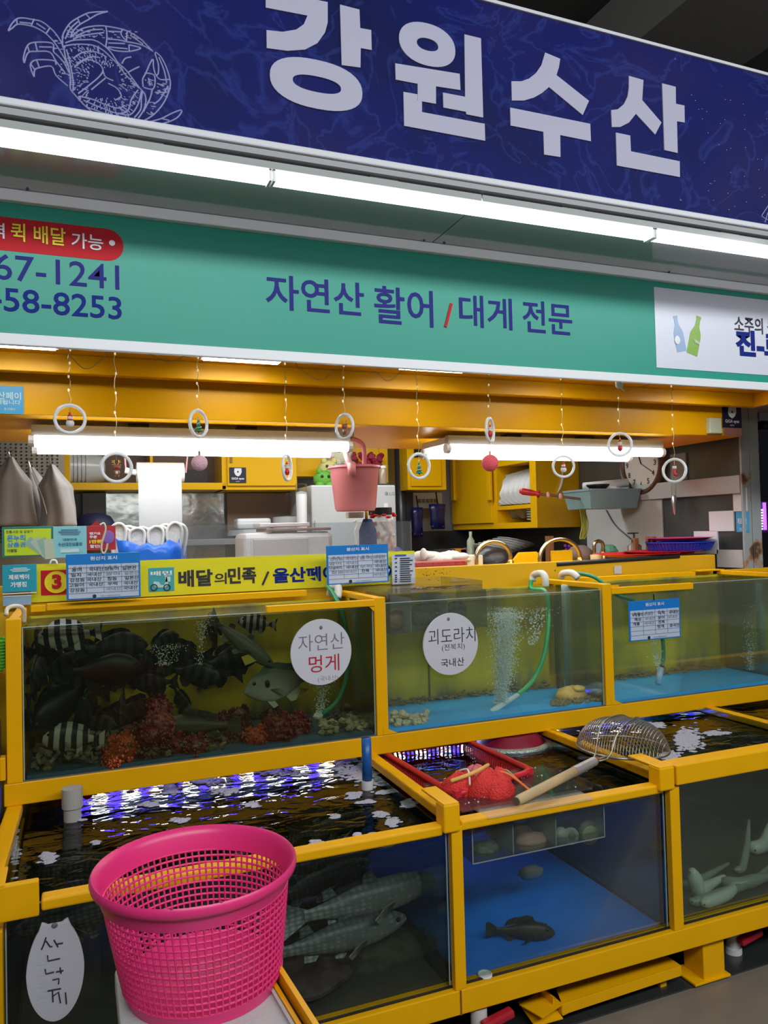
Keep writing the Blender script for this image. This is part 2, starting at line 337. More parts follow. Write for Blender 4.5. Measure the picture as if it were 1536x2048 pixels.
# engraved crab print (traced strokes, 3.84 px per photo px)
CR = [
 [(62,238),(85,190),(128,145),(180,138),(250,150),(318,165),(385,215),(430,262),(470,325),(485,370)], [(62,238),(95,215),(140,185),(240,200),(300,225),(360,265),(420,330),(490,440),(520,510)],
 [(240,195),(262,145)],[(355,255),(382,215)],[(128,145),(130,185)],[(150,170),(240,180)],[(280,180),(350,225)],
 [(185,485),(180,440),(210,350),(270,325),(400,332),(410,395),(440,425),(490,480),(530,560)],[(185,485),(215,405),(280,395),(380,400),(430,470),(500,560)],[(270,325),(285,390)],[(210,350),(225,400)],[(300,360),(400,362)],
 [(262,592),(240,540),(235,490),(280,460),(410,465),(430,500)],[(262,592),(265,540),(300,520),(395,510),(430,580),(520,660)],[(280,460),(300,515)],[(235,490),(265,535)],
 [(480,350),(482,270),(520,200),(560,160),(640,115),(700,95),(828,88)],[(540,290),(560,240),(610,190),(680,150),(750,110),(828,88)],[(525,195),(560,235)],[(595,140),(615,185)],[(500,300),(540,220),(600,165)],[(660,110),(690,140)],
 [(550,280),(620,225),(700,203),(790,198),(815,215),(820,300),(810,360)],[(790,198),(870,210),(950,228),(1010,255),(1080,300),(1130,350),(1175,395)],[(815,300),(900,305),(970,320),(1030,330),(1100,350),(1175,395)],[(815,360),(880,388),(990,395),(1080,372),(1040,355),(990,345)],
 [(940,225),(930,265),(975,320)],[(975,245),(970,320)],[(990,345),(992,395)],[(560,300),(650,270),(800,250)],[(580,280),(680,235),(790,225)],[(830,240),(930,245)],[(830,330),(960,335)],[(1000,270),(1100,340)],[(830,360),(980,375)],
 [(490,355),(560,342),(640,340),(720,350),(790,385),(850,440),(910,500),(960,570),(1020,630),(1070,680)],[(500,330),(560,310),(640,305),(720,308),(790,345),(850,400),(905,480),(960,530),(1000,580),(1075,680)],
 [(490,355),(500,430),(525,510),(540,600),(540,680),(580,735),(650,810),(720,870)],[(510,380),(540,500),(560,620),(560,700)],[(600,740),(700,760),(800,800),(900,830),(960,810)],[(600,720),(690,650),(760,590),(790,540),(760,490),(690,460),(620,470),(570,520)],
 [(790,540),(810,590),(870,620)],[(810,600),(760,640),(700,690)],[(830,640),(900,680),(930,740),(880,770)],[(560,450),(640,400),(740,400),(820,440)],[(590,500),(680,440),(760,440)],[(640,770),(760,820),(900,870),(980,850),(1010,760),(1060,690)],[(900,870),(1000,880),(1060,800),(1085,700)],
 [(660,820),(800,870),(930,905)],[(1075,680),(1110,720),(1120,780),(1100,850),(1060,910)],[(1095,700),(1085,760),(1080,840),(1030,905)],
 [(1100,670),(1095,610),(1120,560),(1150,490),(1175,455),(1178,510),(1195,575),(1215,560),(1215,490),(1190,405),(1230,430),(1270,500),(1300,590),(1308,650),(1290,720),(1250,800),(1180,880),(1100,930)],
 [(1110,560),(1180,575),(1190,640),(1170,685),(1105,672)],[(1195,575),(1230,610),(1300,610)],[(1170,685),(1150,760),(1100,860)],[(1190,710),(1280,710)],[(1220,440),(1260,540),(1280,640)],[(1180,800),(1230,760),(1290,660)],[(1140,600),(1150,660)],[(1205,640),(1260,660)],
 [(935,490),(960,450),(1008,437)],[(985,555),(1030,530),(1070,512)],[(1150,935),(1240,910),(1320,870),(1395,845),(1370,895),(1310,930),(1230,955)],[(1240,910),(1300,925)],
]
cm = MB(); cw = mat('crab_line_print', (.34, .35, .58), .6)
for st in CR:
    cm.tube([PY(x/3.84, y/3.84, YS-.001) for x, y in bez([(a, b, 0) for a, b in st], 4) for x, y in [(x, y)]] if False else [PY(q.x/3.84, q.y/3.84, YS-.0005) for q in bez([(a, b, 0) for a, b in st], 4)], .0016, 4)
rr = random.Random(3)
body = [(500,360),(640,345),(740,360),(850,440),(960,570),(1075,690),(1060,800),(980,890),(820,870),(650,800),(545,680),(530,520)]
def inside(x, y):
    c = False
    for i in range(len(body)):
        x1, y1 = body[i]; x2, y2 = body[i-1]
        if (y1 > y) != (y2 > y) and x < (x2-x1)*(y-y1)/(y2-y1)+x1: c = not c
    return c
for k in range(760):
    x, y = rr.uniform(500, 1080), rr.uniform(345, 890)
    if not inside(x, y) or (abs(x-800) < 110 and abs(y-640) < 110): continue
    ang = math.atan2(y-620, x-790)+rr.uniform(-.2, .2); l = rr.uniform(8, 26)
    cm.tube([PY(x/3.84, y/3.84, YS-.0005), PY((x+l*math.cos(ang))/3.84, (y+l*math.sin(ang))/3.84, YS-.0005)], .0011, 4)
for (x0, y0, x1, y1, n) in ((560, 300, 800, 215, 26), (830, 225, 1050, 300, 22), (1110, 590, 1170, 670, 10), (1200, 620, 1290, 760, 22), (1100, 780, 1180, 880, 16), (400, 250, 480, 380, 14), (440, 460, 520, 600, 14), (500, 220, 560, 290, 12)):
    for k in range(n):
        x = x0+(x1-x0)*rr.random(); y = y0+(y1-y0)*rr.random(); dx, dy = rr.uniform(8, 26), rr.uniform(-4, 12)
        cm.tube([PY(x/3.84, y/3.84, YS-.0005), PY((x+dx)/3.84, (y+dy)/3.84, YS-.0005)], .0011, 4)
o = cm.build('crab_drawing', cw, t)
st = MB()
for k in range(40):
    x, y = rr.uniform(1350, 1536), rr.uniform(180, 440); st.ell(PY(x, y, YS), (.0015, .001, .0015), 6, 4)
for p in ((1523, 432, 1536, 412), (1523, 432, 1536, 440), (1530, 445, 1536, 425)): st.tube([PY(p[0], p[1], YS-.0005), PY(p[2], p[3], YS-.0005)], .0015, 4)
st.build('printed_dots', cw, t)
for x, y in ((1350, 118), (1361, 400)): MB().ell(PY(x, y, YS), (.006, .003, .006), 8, 6).build('screw', mat('blue_screw', (.02, .03, .2), .4), t)
# LED bars under the sign
xs = [-1.93, -.733, .472, 1.671, 2.868, 4.05]
lab = ['leftmost bright white LED bar under the blue sign, above the red delivery notice', '', 'bright white LED bar under the blue sign, between the two visible joints', 'bright white LED bar under the blue sign at the right edge above the white advert']
for i, (x0, x1) in enumerate(((-.733, .470), (.474, 1.669), (1.673, 2.868))):
    t = root('led_light_bar', ((x0+x1)/2, 1.9, 2.385), [lab[0], lab[2], lab[3]][i], 'light', 'LED bars under the blue sign')
    MB().bb((x0, 1.868, 2.386), (x1, 1.908, 2.425)).build('diffuser', LED, t, bev=.008)
    MB().bb((x0, 1.868, 2.425), (x1, 1.908, 2.437)).build('mounting_channel', TRIM, t)
    for e in (x0, x1-.006): MB().bb((e, 1.866, 2.384), (e+.006, 1.91, 2.427)).build('end_cap', WHITE, t)
    for e in (.25, .75):
        MB().bb((x0+(x1-x0)*e-.04, 1.862, 2.428), (x0+(x1-x0)*e+.04, 1.9, 2.44)).build('clip', OFFW, t)
# ================================================================ SIGN 2 : green signboard
YG = 2.2
GRN = mat('green_sign_print', (.018, .30, .215), .38, spec=.3)
t = root('green_sign', (1.4, YG, 2.0), 'long teal green signboard with phone numbers and blue lettering', 'sign')
MB().bb((-1.6, YG, 2.03), (4.3, YG+.06, 2.39)).build('panel', GRN, t)
MB().bb((-1.6, YG-.020, 2.381), (4.3, YG+.02, 2.4115)).build('top_trim', mat('bright_white_trim', (.93, .92, .97), .5), t, bev=.003)
MB().bb((-1.6, YG-.006, 2.008), (4.3, YG+.008, 2.039)).build('bottom_trim', WHITE, t, bev=.003)
PURP = mat('print_violet', (.022, .024, .20), .6, spec=.15); NAVY = mat('print_navy', (.004, .018, .20), .6, spec=.15)
m = [MB().textp(s_, *q_, YG, .012).build('slogan_lettering', PURP, t) for s_, q_ in (('자연산', (532, 617, 727, 567)), ('활어', (749, 646, 865, 582)), ('대게', (919, 652, 1023, 598)), ('전문', (1046, 663, 1143, 609)))]
MB().beam(PY(891, 654, YG-.002), PY(903, 607, YG-.002), .003, .009, (1, 0, 0)).build('slash', PRED, t)
MB().textp('67-1241', -12, 558, 238, 531, YG, .004).build('phone_number', PURP, t)
MB().textp('458-8253', -34, 619, 243, 595, YG, .010).build('phone_number', NAVY, t)
a, b, c = PY(0, 433, YG), PY(0, 500, YG), PY(247, 487, YG)
zz0, zz1 = b.z, a.z; rad = (zz1-zz0)/2
pts = [Vector((-1.2, YG-.001, zz1)), Vector((-1.2, YG-.001, zz0))]+[Vector((c.x-rad+rad*math.cos(q), YG-.001, zz0+rad+rad*math.sin(q))) for q in [(-90+i*15)*PI/180 for i in range(13)]]
pl = MB().prism(pts, (0, .002, 0)).build('delivery_badge', PRED, t)
e = .0035
MB().textp('퀵 배달', 22, 482, 131, 458, YG, .012, e).build('badge_lettering', PYEL, pl)
MB().textp('지역', -52, 472, 9, 448, YG, .012, e).build('badge_lettering', PWHT, pl)
MB().textp('가능', 143, 496, 206, 472, YG, .012, e).ell(PY(224, 486, YG-e), (.008, .001, .008), 16, 6).build('badge_lettering', PWHT, pl)
a, b = PY(1307, 574, YG), PY(1310, 735, YG)
ad = MB().bb((a.x, YG-.002, b.z), (a.x+1.2, YG+.001, a.z)).build('advert_panel', mat('white_advert_print', (.66, .67, .76), .3), t)
MB().textp('소주의 원조', 1468, 664, 1570, 642, YG, .01, .004).build('advert_lettering', PBLK, ad)
MB().textp('진-로', 1471, 711, 1566, 668, YG, .045, .004).build('advert_lettering', NAVY, ad)
# two printed bottles of the advert
def flat_bottle(x, y, h, tilt, m, mb=None):
    c = PY(x, y, YG-.003); pr = [(.17, 0), (.17, .50), (.15, .58), (.07, .74), (.06, .93), (.075, .93), (.075, 1)]
    pts = [(r, z) for r, z in pr]+[(-r, z) for r, z in reversed(pr)]
    mb = mb or MB(); mb.prism([c+Vector((h*(r*math.cos(tilt)+z*math.sin(tilt)), 0, h*(z*math.cos(tilt)-r*math.sin(tilt)))) for r, z in pts], (0, .002, 0)); return mb
flat_bottle(1364, 703, .132, -.20, 0).build('printed_bottle', mat('printed_blue_bottle', (.30, .42, .62), .3), ad)
flat_bottle(1384, 709, .150, .27, 0).build('printed_bottle', mat('printed_green_bottle', (.22, .42, .05), .3), ad)
MB().ell(PY(1355, 680, YG-.005), (.013, .001, .016), 20, 6).build('bottle_label', PWHT, ad)
p = PY(1385, 684, YG); MB().textq('TERRA', p, (.030, 0, -.011), (.003, 0, .010), .02, (0, -.006, 0)).build('bottle_lettering', PWHT, ad)
# canopy soffit panel lights
for i, (u, v, l) in enumerate(((18, 681, 'at the left edge above the blue payment sticker'), (487, 712, 'above the two middle-left ring ornaments'), (872, 731, 'above the tree ornament right of the pink bucket'), (1166, 746, 'left of the white plug'), (1450, 766, 'at the right end near the security sticker'))):
    p = PZ(u, v+2, 2.16)
    t = root('panel_light', p, 'flat white ceiling light '+l, 'light', 'flat lights under the canopy')
    MB().box((p.x, p.y, 2.163), (.30, .12, .018)).build('housing', WHITE, t, bev=.003)
    MB().box((p.x, p.y, 2.153), (.28, .10, .006)).build('diffuser', PANEL, t)
# ================================================================ COUNTER and UPPER TANKS
YC = 3.2
COUNT = mat('yellow_counter_panel', (.74, .42, .01), .3, var=.06, vscale=3)
t = root('counter', (1.4, 3.5, 0), 'yellow panelled serving counter behind the fish tanks', 'counter')
MB().bb((-.30, YC, 0), (3.195, YC+.05, 1.335)).build('front_panel', COUNT, t, bev=.003)
MB().bb((-.30, YC+.05, 1.15), (3.195, 4.05, 1.19)).build('worktop', YELC, t)
MB().bb((-.30, 3.98, 0), (3.195, 4.03, 1.15)).build('back_panel', YELC, t)
sp = MB(); rr = random.Random(5)
for k in range(34):
    q = PY(rr.gauss(852, 8) if k % 2 else rr.gauss(882, 8), rr.gauss(1148, 5), YC); sp.ell(q, (rr.uniform(.001, .004), .001, rr.uniform(.001, .003)), 6, 4)
q = PY(1110, 1141, YC); sp.ell(q, (.004, .001, .004), 8, 4)
tag(sp.build('stain', mat('dark_stain', (.12, .05, .01), .7), t), None, kind='stuff')
YU = 2.7; ZU0 = .744; ZU1 = 1.257
t = root('upper_tank_stand', (1.4, 2.9, .675), 'yellow steel frame carrying the upper row of fish tanks', 'frame')
MB().bb((-.214, YU-.0, .675), (3.75, YU+.05, .744)).build('bottom_rail', YELW, t, bev=.003)
MB().bb((-.214, 3.11, .675), (3.75, 3.16, .744)).build('bottom_rail', YEL, t, bev=.003)
for x in (-.19, 1.055, 2.09, 3.2): MB().bb((x-.02, YU+.05, .69), (x+.02, 3.11, .735)).build('cross_rail', YEL, t)
for x0 in (-.205, 1.035, 2.071, 3.12): 
    MB().bb((x0, YU, .744), (x0+.045, YU+.03, ZU1)).build('post', YEL, t, bev=.003)
    MB().bb((x0+.005, 3.12, .744), (x0+.04, 3.15, ZU1)).build('post', YEL, t, bev=.003)
for x0 in (1.04, 2.078, 3.125): MB().bb((x0, YU+.02, ZU1-.022), (x0+.035, 3.15, ZU1)).build('depth_rail', YEL, t, bev=.003)
MB().bb((-.2, YU+.02, ZU1-.02), (-.17, 3.15, ZU1-.002)).build('depth_rail', YEL, t, bev=.003)
MB().bb((.627, YU-.004, 1.226), (1.036, YU+.02, 1.250)).build('top_rail', YEL, t, bev=.002)
MB().bb((2.115, YU-.004, 1.212), (2.56, YU+.02, 1.240)).build('top_rail', YEL, t, bev=.002)
a, b = PY(94, 1207, 3.14), PY(611, 1184, 3.14); c = PY(62, 1215, 3.14)
MB().bb((a.x, 3.12, a.z-.025), (b.x, 3.15, a.z)).build('back_rail', YEL, t, bev=.002)
MB().bb((c.x, 3.12, a.z-.028), (a.x-.004, 3.15, a.z-.004)).build('back_rail', YEL, t, bev=.002)
MB().bb((2.26, 3.12, 1.232), (2.98, 3.15, 1.256)).build('back_rail', YEL, t, bev=.002)
MB().bb((3.18, 3.12, 1.232), (3.8, 3.15, 1.256)).build('back_rail', YEL, t, bev=.002)
MB().bb((3.0, 3.10, 1.255), (3.16, 3.18, 1.262)).build('corner_plate', YEL, t, bev=.002)
for x0, sx in ((1.035, -1), (2.116, 1)): MB().prism([(x0, YU+.002, 1.25), (x0+sx*.045, YU+.002, 1.25), (x0, YU+.002, 1.205)], (0, .004, 0)).build('gusset', YEL, t)
for x0 in (1.058, 2.095): MB().prism([(x0-.0, YU-.002, .746), (x0+.06, YU-.002, .746), (x0, YU-.002, .775)], (0, .004, 0)).build('gusset', YEL, t)
MB().bb((-.224, YU-.012, .76), (-.208, YU+.03, .83)).build('side_plate', YEL, t, bev=.002)

GU = glass_mat('upper_tank_glass', (.93, .97, .93), .30, .02)
GUM = glass_mat('upper_tank_murky_pane', (.93, .97, .94), .26, .03, murk=.05, mcol=(.45, .5, .35))
GUD = glass_mat('upper_tank_dark_pane', (.74, .77, .68), .14, .03, murk=.03, mcol=(.1, .12, .08))
WU = glass_mat('upper_water_surface', (.93, .95, .88), .5, .06, wave=.8, wscale=(22, 60, 1), wdet=3, ior=1.33)
EDGE = mat('glass_edge', (.35, .48, .46), .2)
ALGB = D.materials.new('algae_yellow_back'); ALGB = mat('algae_yellow_back_wall', (.40, .33, .02), .5)
def algae_back():
    m = ALGB; nt = m.node_tree; b = nt.nodes['Principled BSDF']; tc = nt.nodes.new('ShaderNodeTexCoord')
    n = nt.nodes.new('ShaderNodeTexNoise'); n.inputs['Scale'].default_value = 4; n.inputs['Detail'].default_value = 8
    mp = nt.nodes.new('ShaderNodeMapping'); mp.inputs['Scale'].default_value = (1.6, 1, .5)
    nt.links.new(tc.outputs['Object'], mp.inputs[0]); nt.links.new(mp.outputs[0], n.inputs[0])
    s = nt.nodes.new('ShaderNodeSeparateXYZ'); nt.links.new(tc.outputs['Object'], s.inputs[0])
    mr = nt.nodes.new('ShaderNodeMapRange'); mr.inputs[1].default_value = 0; mr.inputs[2].default_value = .10; mr.inputs[3].default_value = -.25; mr.inputs[4].default_value = 0; nt.links.new(s.outputs['Z'], mr.inputs[0])
    ad = nt.nodes.new('ShaderNodeMath'); ad.operation = 'ADD'; nt.links.new(n.outputs['Fac'], ad.inputs[0]); nt.links.new(mr.outputs[0], ad.inputs[1])
    c = ramp(nt, ad.outputs[0], [(.22, (.035, .035, .02)), (.34, (.25, .25, .08)), (.42, (.42, .36, .02)), (.6, (.62, .50, .015)), (.75, (.55, .50, .08))])
    nt.links.new(c, b.inputs['Base Color'])
algae_back()
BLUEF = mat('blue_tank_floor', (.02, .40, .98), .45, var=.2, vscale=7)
def tank(name, label, x0, x1, y0, y1, z0, z1, gf, floor_m, back_m, side_m, side_t=.008, zf=None):
    t = root(name, ((x0+x1)/2, (y0+y1)/2, z0), label, 'fish tank', 'glass fish tanks')
    MB().bb((x0, y0, z0), (x1, y0+.008, z1)).build('front_pane', gf, t)
    MB().bb((x0, y0+.008, z0), (x0+side_t, y1-.01, z1)).build('side_pane', side_m, t)
    MB().bb((x1-side_t, y0+.008, z0), (x1, y1-.01, z1)).build('side_pane', side_m, t)
    MB().bb((x0, y1-.01, z0), (x1, y1, z1)).build('back_pane', back_m, t)
    MB().bb((x0+side_t, y0+.008, z0), (x1-side_t, y1-.01, z0+.012)).build('tank_floor', floor_m, t)
    ed = MB().bb((x0, y0, z1), (x1, y0+.008, z1+.002)).bb((x0, y0-.0005, z0), (x0+.003, y0+.004, z1)).bb((x1-.003, y0-.0005, z0), (x1, y0+.004, z1))
    ed.build('glass_edge', EDGE, t)
    return t
def water(name, label, x0, x1, y0, y1, z, m, par=None):
    o = MB().add([(x0, y0, z), (x1, y0, z), (x1, y1, z), (x0, y1, z)], [(0, 1, 2, 3)]).build(name, m, par)
    return tag(o, label, 'water', kind='stuff')
DKSILT = mat('brown_silt_floor', (.06, .055, .035), .8, var=.5, vscale=30, bump=.3)
T1 = tank('upper_fish_tank', 'upper left glass tank crowded with dark striped fish above red sea squirts', -.158, 1.033, 2.712, 3.115, .746, 1.226, GUD, mat('upper_left_floor', (.03, .08, .12), .7, var=.6, vscale=9), ALGB, GU)
T2 = tank('upper_fish_tank', 'upper middle glass tank with bubbles, green air hose and the second round foam label', 1.082, 2.069, 2.712, 3.115, .746, 1.232, GUM, BLUEF, ALGB, GU)
T3 = tank('upper_fish_tank', 'upper right glass tank with a blue and white origin notice on its glass', 2.118, 3.118, 2.712, 3.115, .746, 1.236, GUM, BLUEF, ALGB, GU)
T3b = tank('upper_fish_tank', 'fourth upper glass tank cut off at the right edge', 3.168, 3.72, 2.712, 3.115, .746, 1.236, GUM, BLUEF, ALGB, GU)
for x0, x1, z, l in ((-.15, 1.025, 1.218, 'rippled water in the upper left fish tank'), (1.09, 2.06, 1.224, 'rippled water in the upper middle fish tank'), (2.126, 3.11, 1.226, 'rippled water in the upper right fish tank'), (3.176, 3.71, 1.226, 'water in the tank at the right edge')):
    water('water', l, x0, x1, 2.72, 3.105, z, WU)
MB().bb((-.5, 3.165, .70), (3.9, 3.19, 1.0)) 

rr = random.Random(77)
for xa_, xb_, l in ((1.095, 2.055, 'middle'), (2.13, 3.1, 'right')):
    mb = MB()
    for k in range(420):
        a_ = rr.uniform(.003, .010); mb.ell((rr.uniform(xa_, xb_), 3.10-abs(rr.gauss(0, .018)), .758+abs(rr.gauss(0, .010))), (a_*1.5, a_, a_*.6), 6, 4, jit=.25)
    tag(mb.build('algae_crust', mat('algae_crust', (.16, .17, .09), .9, var=.6, vscale=60)), 'crumbly green grey algae along the back edge of the upper '+l+' tank floor', 'algae', kind='stuff')
# ================================================================ LOWER TANKS
YL = 2.0
t = root('lower_tank_stand', (1.4, 2.5, 0), 'large yellow steel frame on legs carrying the lower row of fish tanks', 'frame')
zb1 = .212; zb0 = .144
MB().bb((-.42, 1.974, zb0), (3.9, 2.03, zb1)).build('bottom_rail', YELW, t, bev=.003)
MB().bb((-.22, 3.12, zb0), (3.9, 3.17, zb1)).build('bottom_rail', YEL, t, bev=.003)
MB().bb((-.7, 1.972, .66), (-.163, 2.03, .69)); 
MB().bb((-.42, 1.975, zb1), (-.163, 2.03, .62)).build('post', YELW, t, bev=.003)
P1a, P1b = PY(896, 1700, YL).x, PY(918, 1700, YL).x
P2a, P2b = PY(1333, 1700, YL).x, PY(1352, 1700, YL).x
for xa, xb in ((P1a, P1b), (P2a, P2b), (P2b+.83, P2b+.87)):
    MB().bb((xa, 1.975, zb1), (xb, 2.0, .665)).build('post', YELW, t, bev=.002)
    MB().bb((xa+.0, 3.12, zb1), (xb, 3.15, .675)).build('post', YEL, t, bev=.002)
a = PY(78, 1755, 1.97); b = PY(20, 1838, 1.97)
MB().bb((-.44, 1.955, b.z), (a.x, 1.975, a.z)).build('corner_plate', YELW, t, bev=.004)
MB().bb((-.44, 1.955, a.z-.004), (a.x-.07, 2.06, a.z+.004)).build('corner_plate', YEL, t, bev=.002)
def trail(u0, v0, u1, v1, h, y=1.978):
    a, b = PY(u0, v0, y), PY(u1, v1, y); z = (a.z+b.z)/2
    MB().bb((a.x, y, z-h), (b.x, y+.045, z)).build('top_rail', YELW, t, bev=.005)
trail(82, 1800, 886, 1652, .027); trail(923, 1642, 1328, 1570, .027)
a, b = PY(1353, 1532, 1.96), PY(1353, 1572, 1.96); TZ1, TZ0 = a.z, b.z
MB().bb((a.x, 1.96, b.z), (3.9, 2.03, a.z)).build('top_rail', YELW, t, bev=.004)
for (u0, v0, u1, v1) in ((887, 1611, 922, 1663), (1319, 1537, 1351, 1579)):
    a, b = PY(u0, v0, 1.965), PY(u1, v1, 1.965)
    MB().bb((a.x, 1.965, b.z), (b.x, 2.02, a.z)).build('corner_cap', YEL, t, bev=.006)
    MB().bb((a.x+.002, 1.968, a.z-.005), (b.x-.002, 2.12, a.z+.002)).build('corner_cap', YEL, t, bev=.002)
LZ = .675
MB().beam((-.205, 1.99, .66), (-.185, 2.72, .66), .045, .03).build('depth_rail', YEL, t, bev=.004)
XA, XB = (P1a+P1b)/2, (P2a+P2b)/2
for x, zf in ((XA, .69), (XB, .69), (XB+.85, .69)):
    MB().beam((x+.005, 2.02, zf-.015), (x+.03, 3.1, .66), .04, .03).build('depth_rail', YEL, t, bev=.005)
for u, yy in ((1412, 2.0), (975, 2.9), (300, 2.3)):
    q = PZ(u, 1945, .01); MB().bb((q.x-.045, yy, .012), (q.x+.045, yy+.09, zb0)).build('leg', YELW, t, bev=.003)
    MB().bb((q.x-.09, yy-.01, .008), (q.x+.06, yy+.10, .016)).build('foot_plate', YEL, t, bev=.002)
MB().bb((-.22, 1.99, .18), (3.9, 3.14, .1985)).build('bottom_deck', mat('dark_deck', (.03, .03, .03), .6), t)
sl = MB().bb((-.16, 1.994, .2115), (3.85, 2.0015, .2165))
sl.build('black_sealant', mat('black_sealant', (.008, .008, .008), .5), t)
MB().bb((-.158, 2.7055, .7435), (3.7, 2.7115, .7475)).build('grey_sealant', mat('grey_sealant', (.10, .11, .11), .5), t)
GL = glass_mat('lower_tank_glass', (.90, .95, .93), .20, .015)
GL2 = glass_mat('lower_tank_glass_dark', (.88, .97, .92), .16, .015)
GS = glass_mat('lower_tank_divider', (.82, .92, .88), .25, .02)
WL = glass_mat('lower_water_surface', (.55, .60, .58), .5, .04, wave=.36, wscale=(9, 16, 1), wdet=2.5, ior=1.33)
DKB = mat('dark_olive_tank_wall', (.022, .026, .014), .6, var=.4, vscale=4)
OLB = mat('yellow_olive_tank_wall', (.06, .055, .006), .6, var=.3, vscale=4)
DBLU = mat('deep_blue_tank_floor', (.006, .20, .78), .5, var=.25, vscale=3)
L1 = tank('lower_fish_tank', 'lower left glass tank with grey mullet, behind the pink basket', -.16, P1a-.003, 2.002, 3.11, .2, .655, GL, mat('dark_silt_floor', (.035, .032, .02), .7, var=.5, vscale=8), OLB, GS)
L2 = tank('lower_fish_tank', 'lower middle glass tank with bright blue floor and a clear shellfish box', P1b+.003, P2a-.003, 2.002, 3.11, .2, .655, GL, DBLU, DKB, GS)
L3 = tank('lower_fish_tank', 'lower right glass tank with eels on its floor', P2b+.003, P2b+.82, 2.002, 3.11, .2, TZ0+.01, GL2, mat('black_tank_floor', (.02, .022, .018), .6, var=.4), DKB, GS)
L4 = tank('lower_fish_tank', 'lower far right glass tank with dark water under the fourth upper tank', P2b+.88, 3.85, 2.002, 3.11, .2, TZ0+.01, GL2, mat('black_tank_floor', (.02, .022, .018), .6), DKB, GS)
WZ = .628
for x0, x1, z, l in ((-.15, P1a-.012, WZ, 'dark rippled water in the lower left tank, flecked with foam'), (P1b+.012, P2a-.012, WZ, 'dark water in the lower middle tank around the red baskets'), (P2b+.012, P2b+.81, .655, 'dark water with violet reflections in the lower right tank'), (P2b+.89, 3.84, .655, 'dark water beyond the lower right tank')):
    water('water', l, x0, x1, 2.012, 3.10, z, WL)
# unseen blue-violet and white lamps, assumed under the upper stand to colour water reflections
BL = mat('blue_led_module', (.1, .05, 1), .4, emit=24, ecol=(.06, .03, 1)); WLm = mat('white_led_module', (1, 1, 1), .4, emit=20)
for x0, x1, l in ((-.05, .95, 'lower left'), (1.15, 1.68, 'lower middle'), (1.95, 2.6, 'lower right')):
    t = root('assumed_light_strip', ((x0+x1)/2, 3.0, .76), 'strip of blue and white lamps under the stand, above the '+l+' tank', 'light')
    MB().bb((x0, 3.09, .70), (x1, 3.108, .73)).build('rail', WHITE, t)
    n = int((x1-x0)/.11)
    b = MB(); w_ = MB()
    for k in range(n):
        xx = x0+.05+k*.11
        MB().bb((xx, 3.07, .698), (xx+.035, 3.09, .728)).build('blue_lamp', BL, t)
        MB().bb((xx+.045, 3.07, .70), (xx+.10, 3.09, .725)).build('white_lamp', WLm, t)
# ================================================================ KITCHEN INTERIOR
def PB(mb, u0, v0, u1, v1, y, d): # box whose front face spans the two pixel corners on plane y
    a, b = PY(u0, v0, y), PY(u1, v1, y); return mb.bb((a.x, y, min(a.z, b.z)), (b.x, y+d, max(a.z, b.z)))
# fluorescent fixtures
for u0, u1, l in ((57, 703, 'double fluorescent fixture over the hanging plastic roll and the pink bucket'), (890, 1338, 'double fluorescent fixture in front of the plate cabinet and wall clock')):
    a, b = PY(u0, 880, 3.2), PY(u1, 880, 3.2); x0, x1 = a.x, b.x
    if u0 > 100: x1 = x0+1.27
    t = root('fluorescent_fixture', ((x0+x1)/2, 3.3, 1.86), l, 'light', 'fluorescent fixtures under the yellow beam')
    MB().bb((x0+.01, 3.22, 1.905), (x1-.01, 3.48, 1.935)).build('housing', WHITE, t, bev=.004)
    MB().bb((x0+.01, 3.185, 1.90), (x1-.01, 3.22, 1.94)).build('reflector', mat('grey_reflector', (.5, .5, .5), .3), t)
    for y, dx in ((3.2, 0), (3.46, -.0)):
        MB().tube([(x0+.02, y, 1.880), (x1-.02, y, 1.880)], .023, 12).build('tube', TUBE, t, smooth=True, auto=40)
        for e in (x0, x1-.02): MB().tube([(e, y, 1.880), (e+.02, y, 1.880)], .0235, 12).build('tube_cap', WHITE, t)
    for e in (.28, .62): MB().bb((x0+(x1-x0)*e, 3.24, 1.935), (x0+(x1-x0)*e+.08, 3.3, 1.962)).build('bracket', BLACK, t)
# pegboard partition
t = root('pegboard', (-.4, 5.2, .9), 'beige pegboard panel behind the hanging plastic bags', 'pegboard')
a = PY(128, 900, 5.2)
m = MB().bb((-1.3, 5.2, .9), (a.x, 5.22, 2.5))
m.build('board', mat('beige_pegboard', (.30, .27, .21), .7, var=.1), t)
m = MB()
for i in range(46):
    for j in range(40):
        x, z = -1.25+i*.029, 1.5+j*.022
        if x < a.x-.01: m.box((x, 5.1985, z), (.009, .002, .009))
m.build('peg_holes', PBLK, t)['kind'] = 'stuff'
